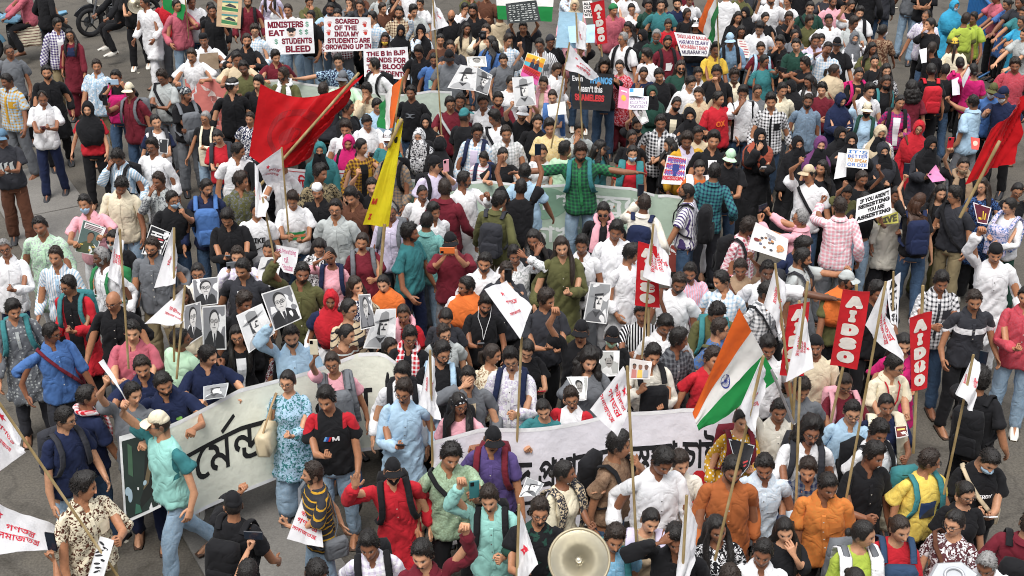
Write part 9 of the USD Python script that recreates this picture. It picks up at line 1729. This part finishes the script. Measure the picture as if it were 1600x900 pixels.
def banner_marks(k):
    def f(w, h):
        B = lambda key, x0, y0, x1, y1: fit(bengali(key), x0 * w, y0 * h, x1 * w, y1 * h, False)
        if k == 'left': return [('lettering', B('dharmendra', .02, .28, .80, .80), '17181a')]
        if k == 'lower': return [('lettering', B('resign', .12, .41, .945, .80), '1a1a1d'), ('lettering', B('line2', .12, .05, .62, .34), '1a1a1d'), ('lettering', fit(text_poly('SFI', 6), w * .86, h * .08, w * 1.0, h * .42, False), 'c4262e')]
        if k == 'middle': return [('print', unary_union([disc(w * x, h * y, w * .09, h * .22) for x, y in ((.12, .6), (.5, .75), (.72, .3))]), '7fa08a'), ('print', sbox(w * .86, 0, w, h * .35), '8a4038'), ('lettering', B('desh', .36, .58, .88, .88), 'e6e8e6'), ('lettering', B('shakha', .36, .22, .99, .52), 'e2e4e2')]
        if k == 'red': return [('star', star(w * .06, h * .78, h * .1), 'c8202c'), ('lettering', B('jantar', .13, .66, .99, .92), 'c8202c'), ('lettering', B('jantar2', .2, .42, .8, .66), '1b1b20'), ('border', sbox(w * .02, h * .955, w * .98, h * .965), 'c8202c')]
        return [('print', sbox(w * .01, h * .03, w * .19, h * .97), 'd98078'), ('print', Polygon([(w * .04, h * .1), (w * .12, h * .5), (w * .06, h * .9), (w * .17, h * .6), (w * .18, h * .2)]), 'e6d3cc'), ('print', disc(w * .145, h * .42, h * .18, h * .2), '7d9a94'), ('lettering', unary_union([sbox(w * x, h * .35, w * (x + .03), h * .7) for x in (.42, .47, .53)]), 'b0807a')]
    return f
for n, (nm, lab, pth, h_, col, mk, sd, tl) in enumerate(BANNERS): banner(nm, lab, pth, h_, col, banner_marks(mk), sd, .03, tl, 'e9e9ea')

(hx, hy, hz), rod = MISC['horn']
horn('big spun metal loudspeaker horn pointing up at the bottom edge', (hx, hy, hz), (-.03, -.72, .62), MISC['hornR'] * .96, rod)
px_, py_, pz_ = MISC['plate']
r = thing('loudspeaker', 'silver hexagonal speaker back with a round ridge', 'loudspeaker', (px_, py_, pz_)); Rr = rotm([1, 0, 0], .62)
a6 = np.arange(6) * np.pi / 3 + .1; rg = lambda R_, z: np.stack([R_ * np.cos(a6) * 1.25, R_ * np.sin(a6) * .8, np.full(6, z)], 1) @ Rr.T
obj('casing', loft([rg(.13, -.10), rg(.145, -.08), rg(.145, -.01), rg(.13, .01)]), simple('silver_paint', 'b3b6ba', .35, .4), r, smooth=False)
ar = np.linspace(0, 2 * np.pi, 25); obj('ridge', tube(np.stack([.065 * np.cos(ar), .052 * np.sin(ar), np.full(25, .016)], 1) @ Rr.T, .012, 8, cap=False), simple('silver_paint', 'b3b6ba', .35, .4), r)
obj('bracket', tube([(0, .02, -.1), (0, .05, -.5), (0, .05, -1.5)], .02, 8), simple('silver_paint', 'b3b6ba', .35, .4), r)
sx_, sy_, sz_ = MISC['smallhorn']; horn('small white rimmed loudspeaker horn carried by the man in black', (sx_, sy_, sz_), (.1, -.85, .3), .15, None, 'loudspeaker')
motorbike('blue and silver motorcycle with a striped bag on its side', (*MISC['bike1'], 0), 25, '6d9cb8', True)
motorbike('black motorcycle, only its front wheel clear in view', (*MISC['bike2'], 0), 42, '1d1e22')
for k, (a, b) in enumerate(MISC['bar']): barricade(('blue and white barred barricade with a red end post', 'blue barred barricade running into the distance')[k], a, b, k == 0)
# scraps of paper and leaves on the bare road
rl = random.Random(9); bits = []
for k in range(130):
    x, y = rl.uniform(-11, 11), rl.uniform(9, 34); q = rl.uniform(.02, .06); a = rl.uniform(0, 3.1); ca, sa = math.cos(a) * q, math.sin(a) * q; z = .006
    P4 = [(x - ca, y - sa, z), (x + sa, y - ca, z + rl.uniform(0, .02)), (x + ca, y + sa, z), (x - sa * .6, y + ca * .6, z + rl.uniform(0, .015))]
    bits.append((np.array(P4), np.array([(0, 1, 2), (0, 2, 3)])))
tag(obj('litter', cat_mesh(bits), simple('paper_scrap', 'b9b3a4', .8), smooth=False), 'small scraps of paper and leaves scattered on the road', None, None, 'stuff')
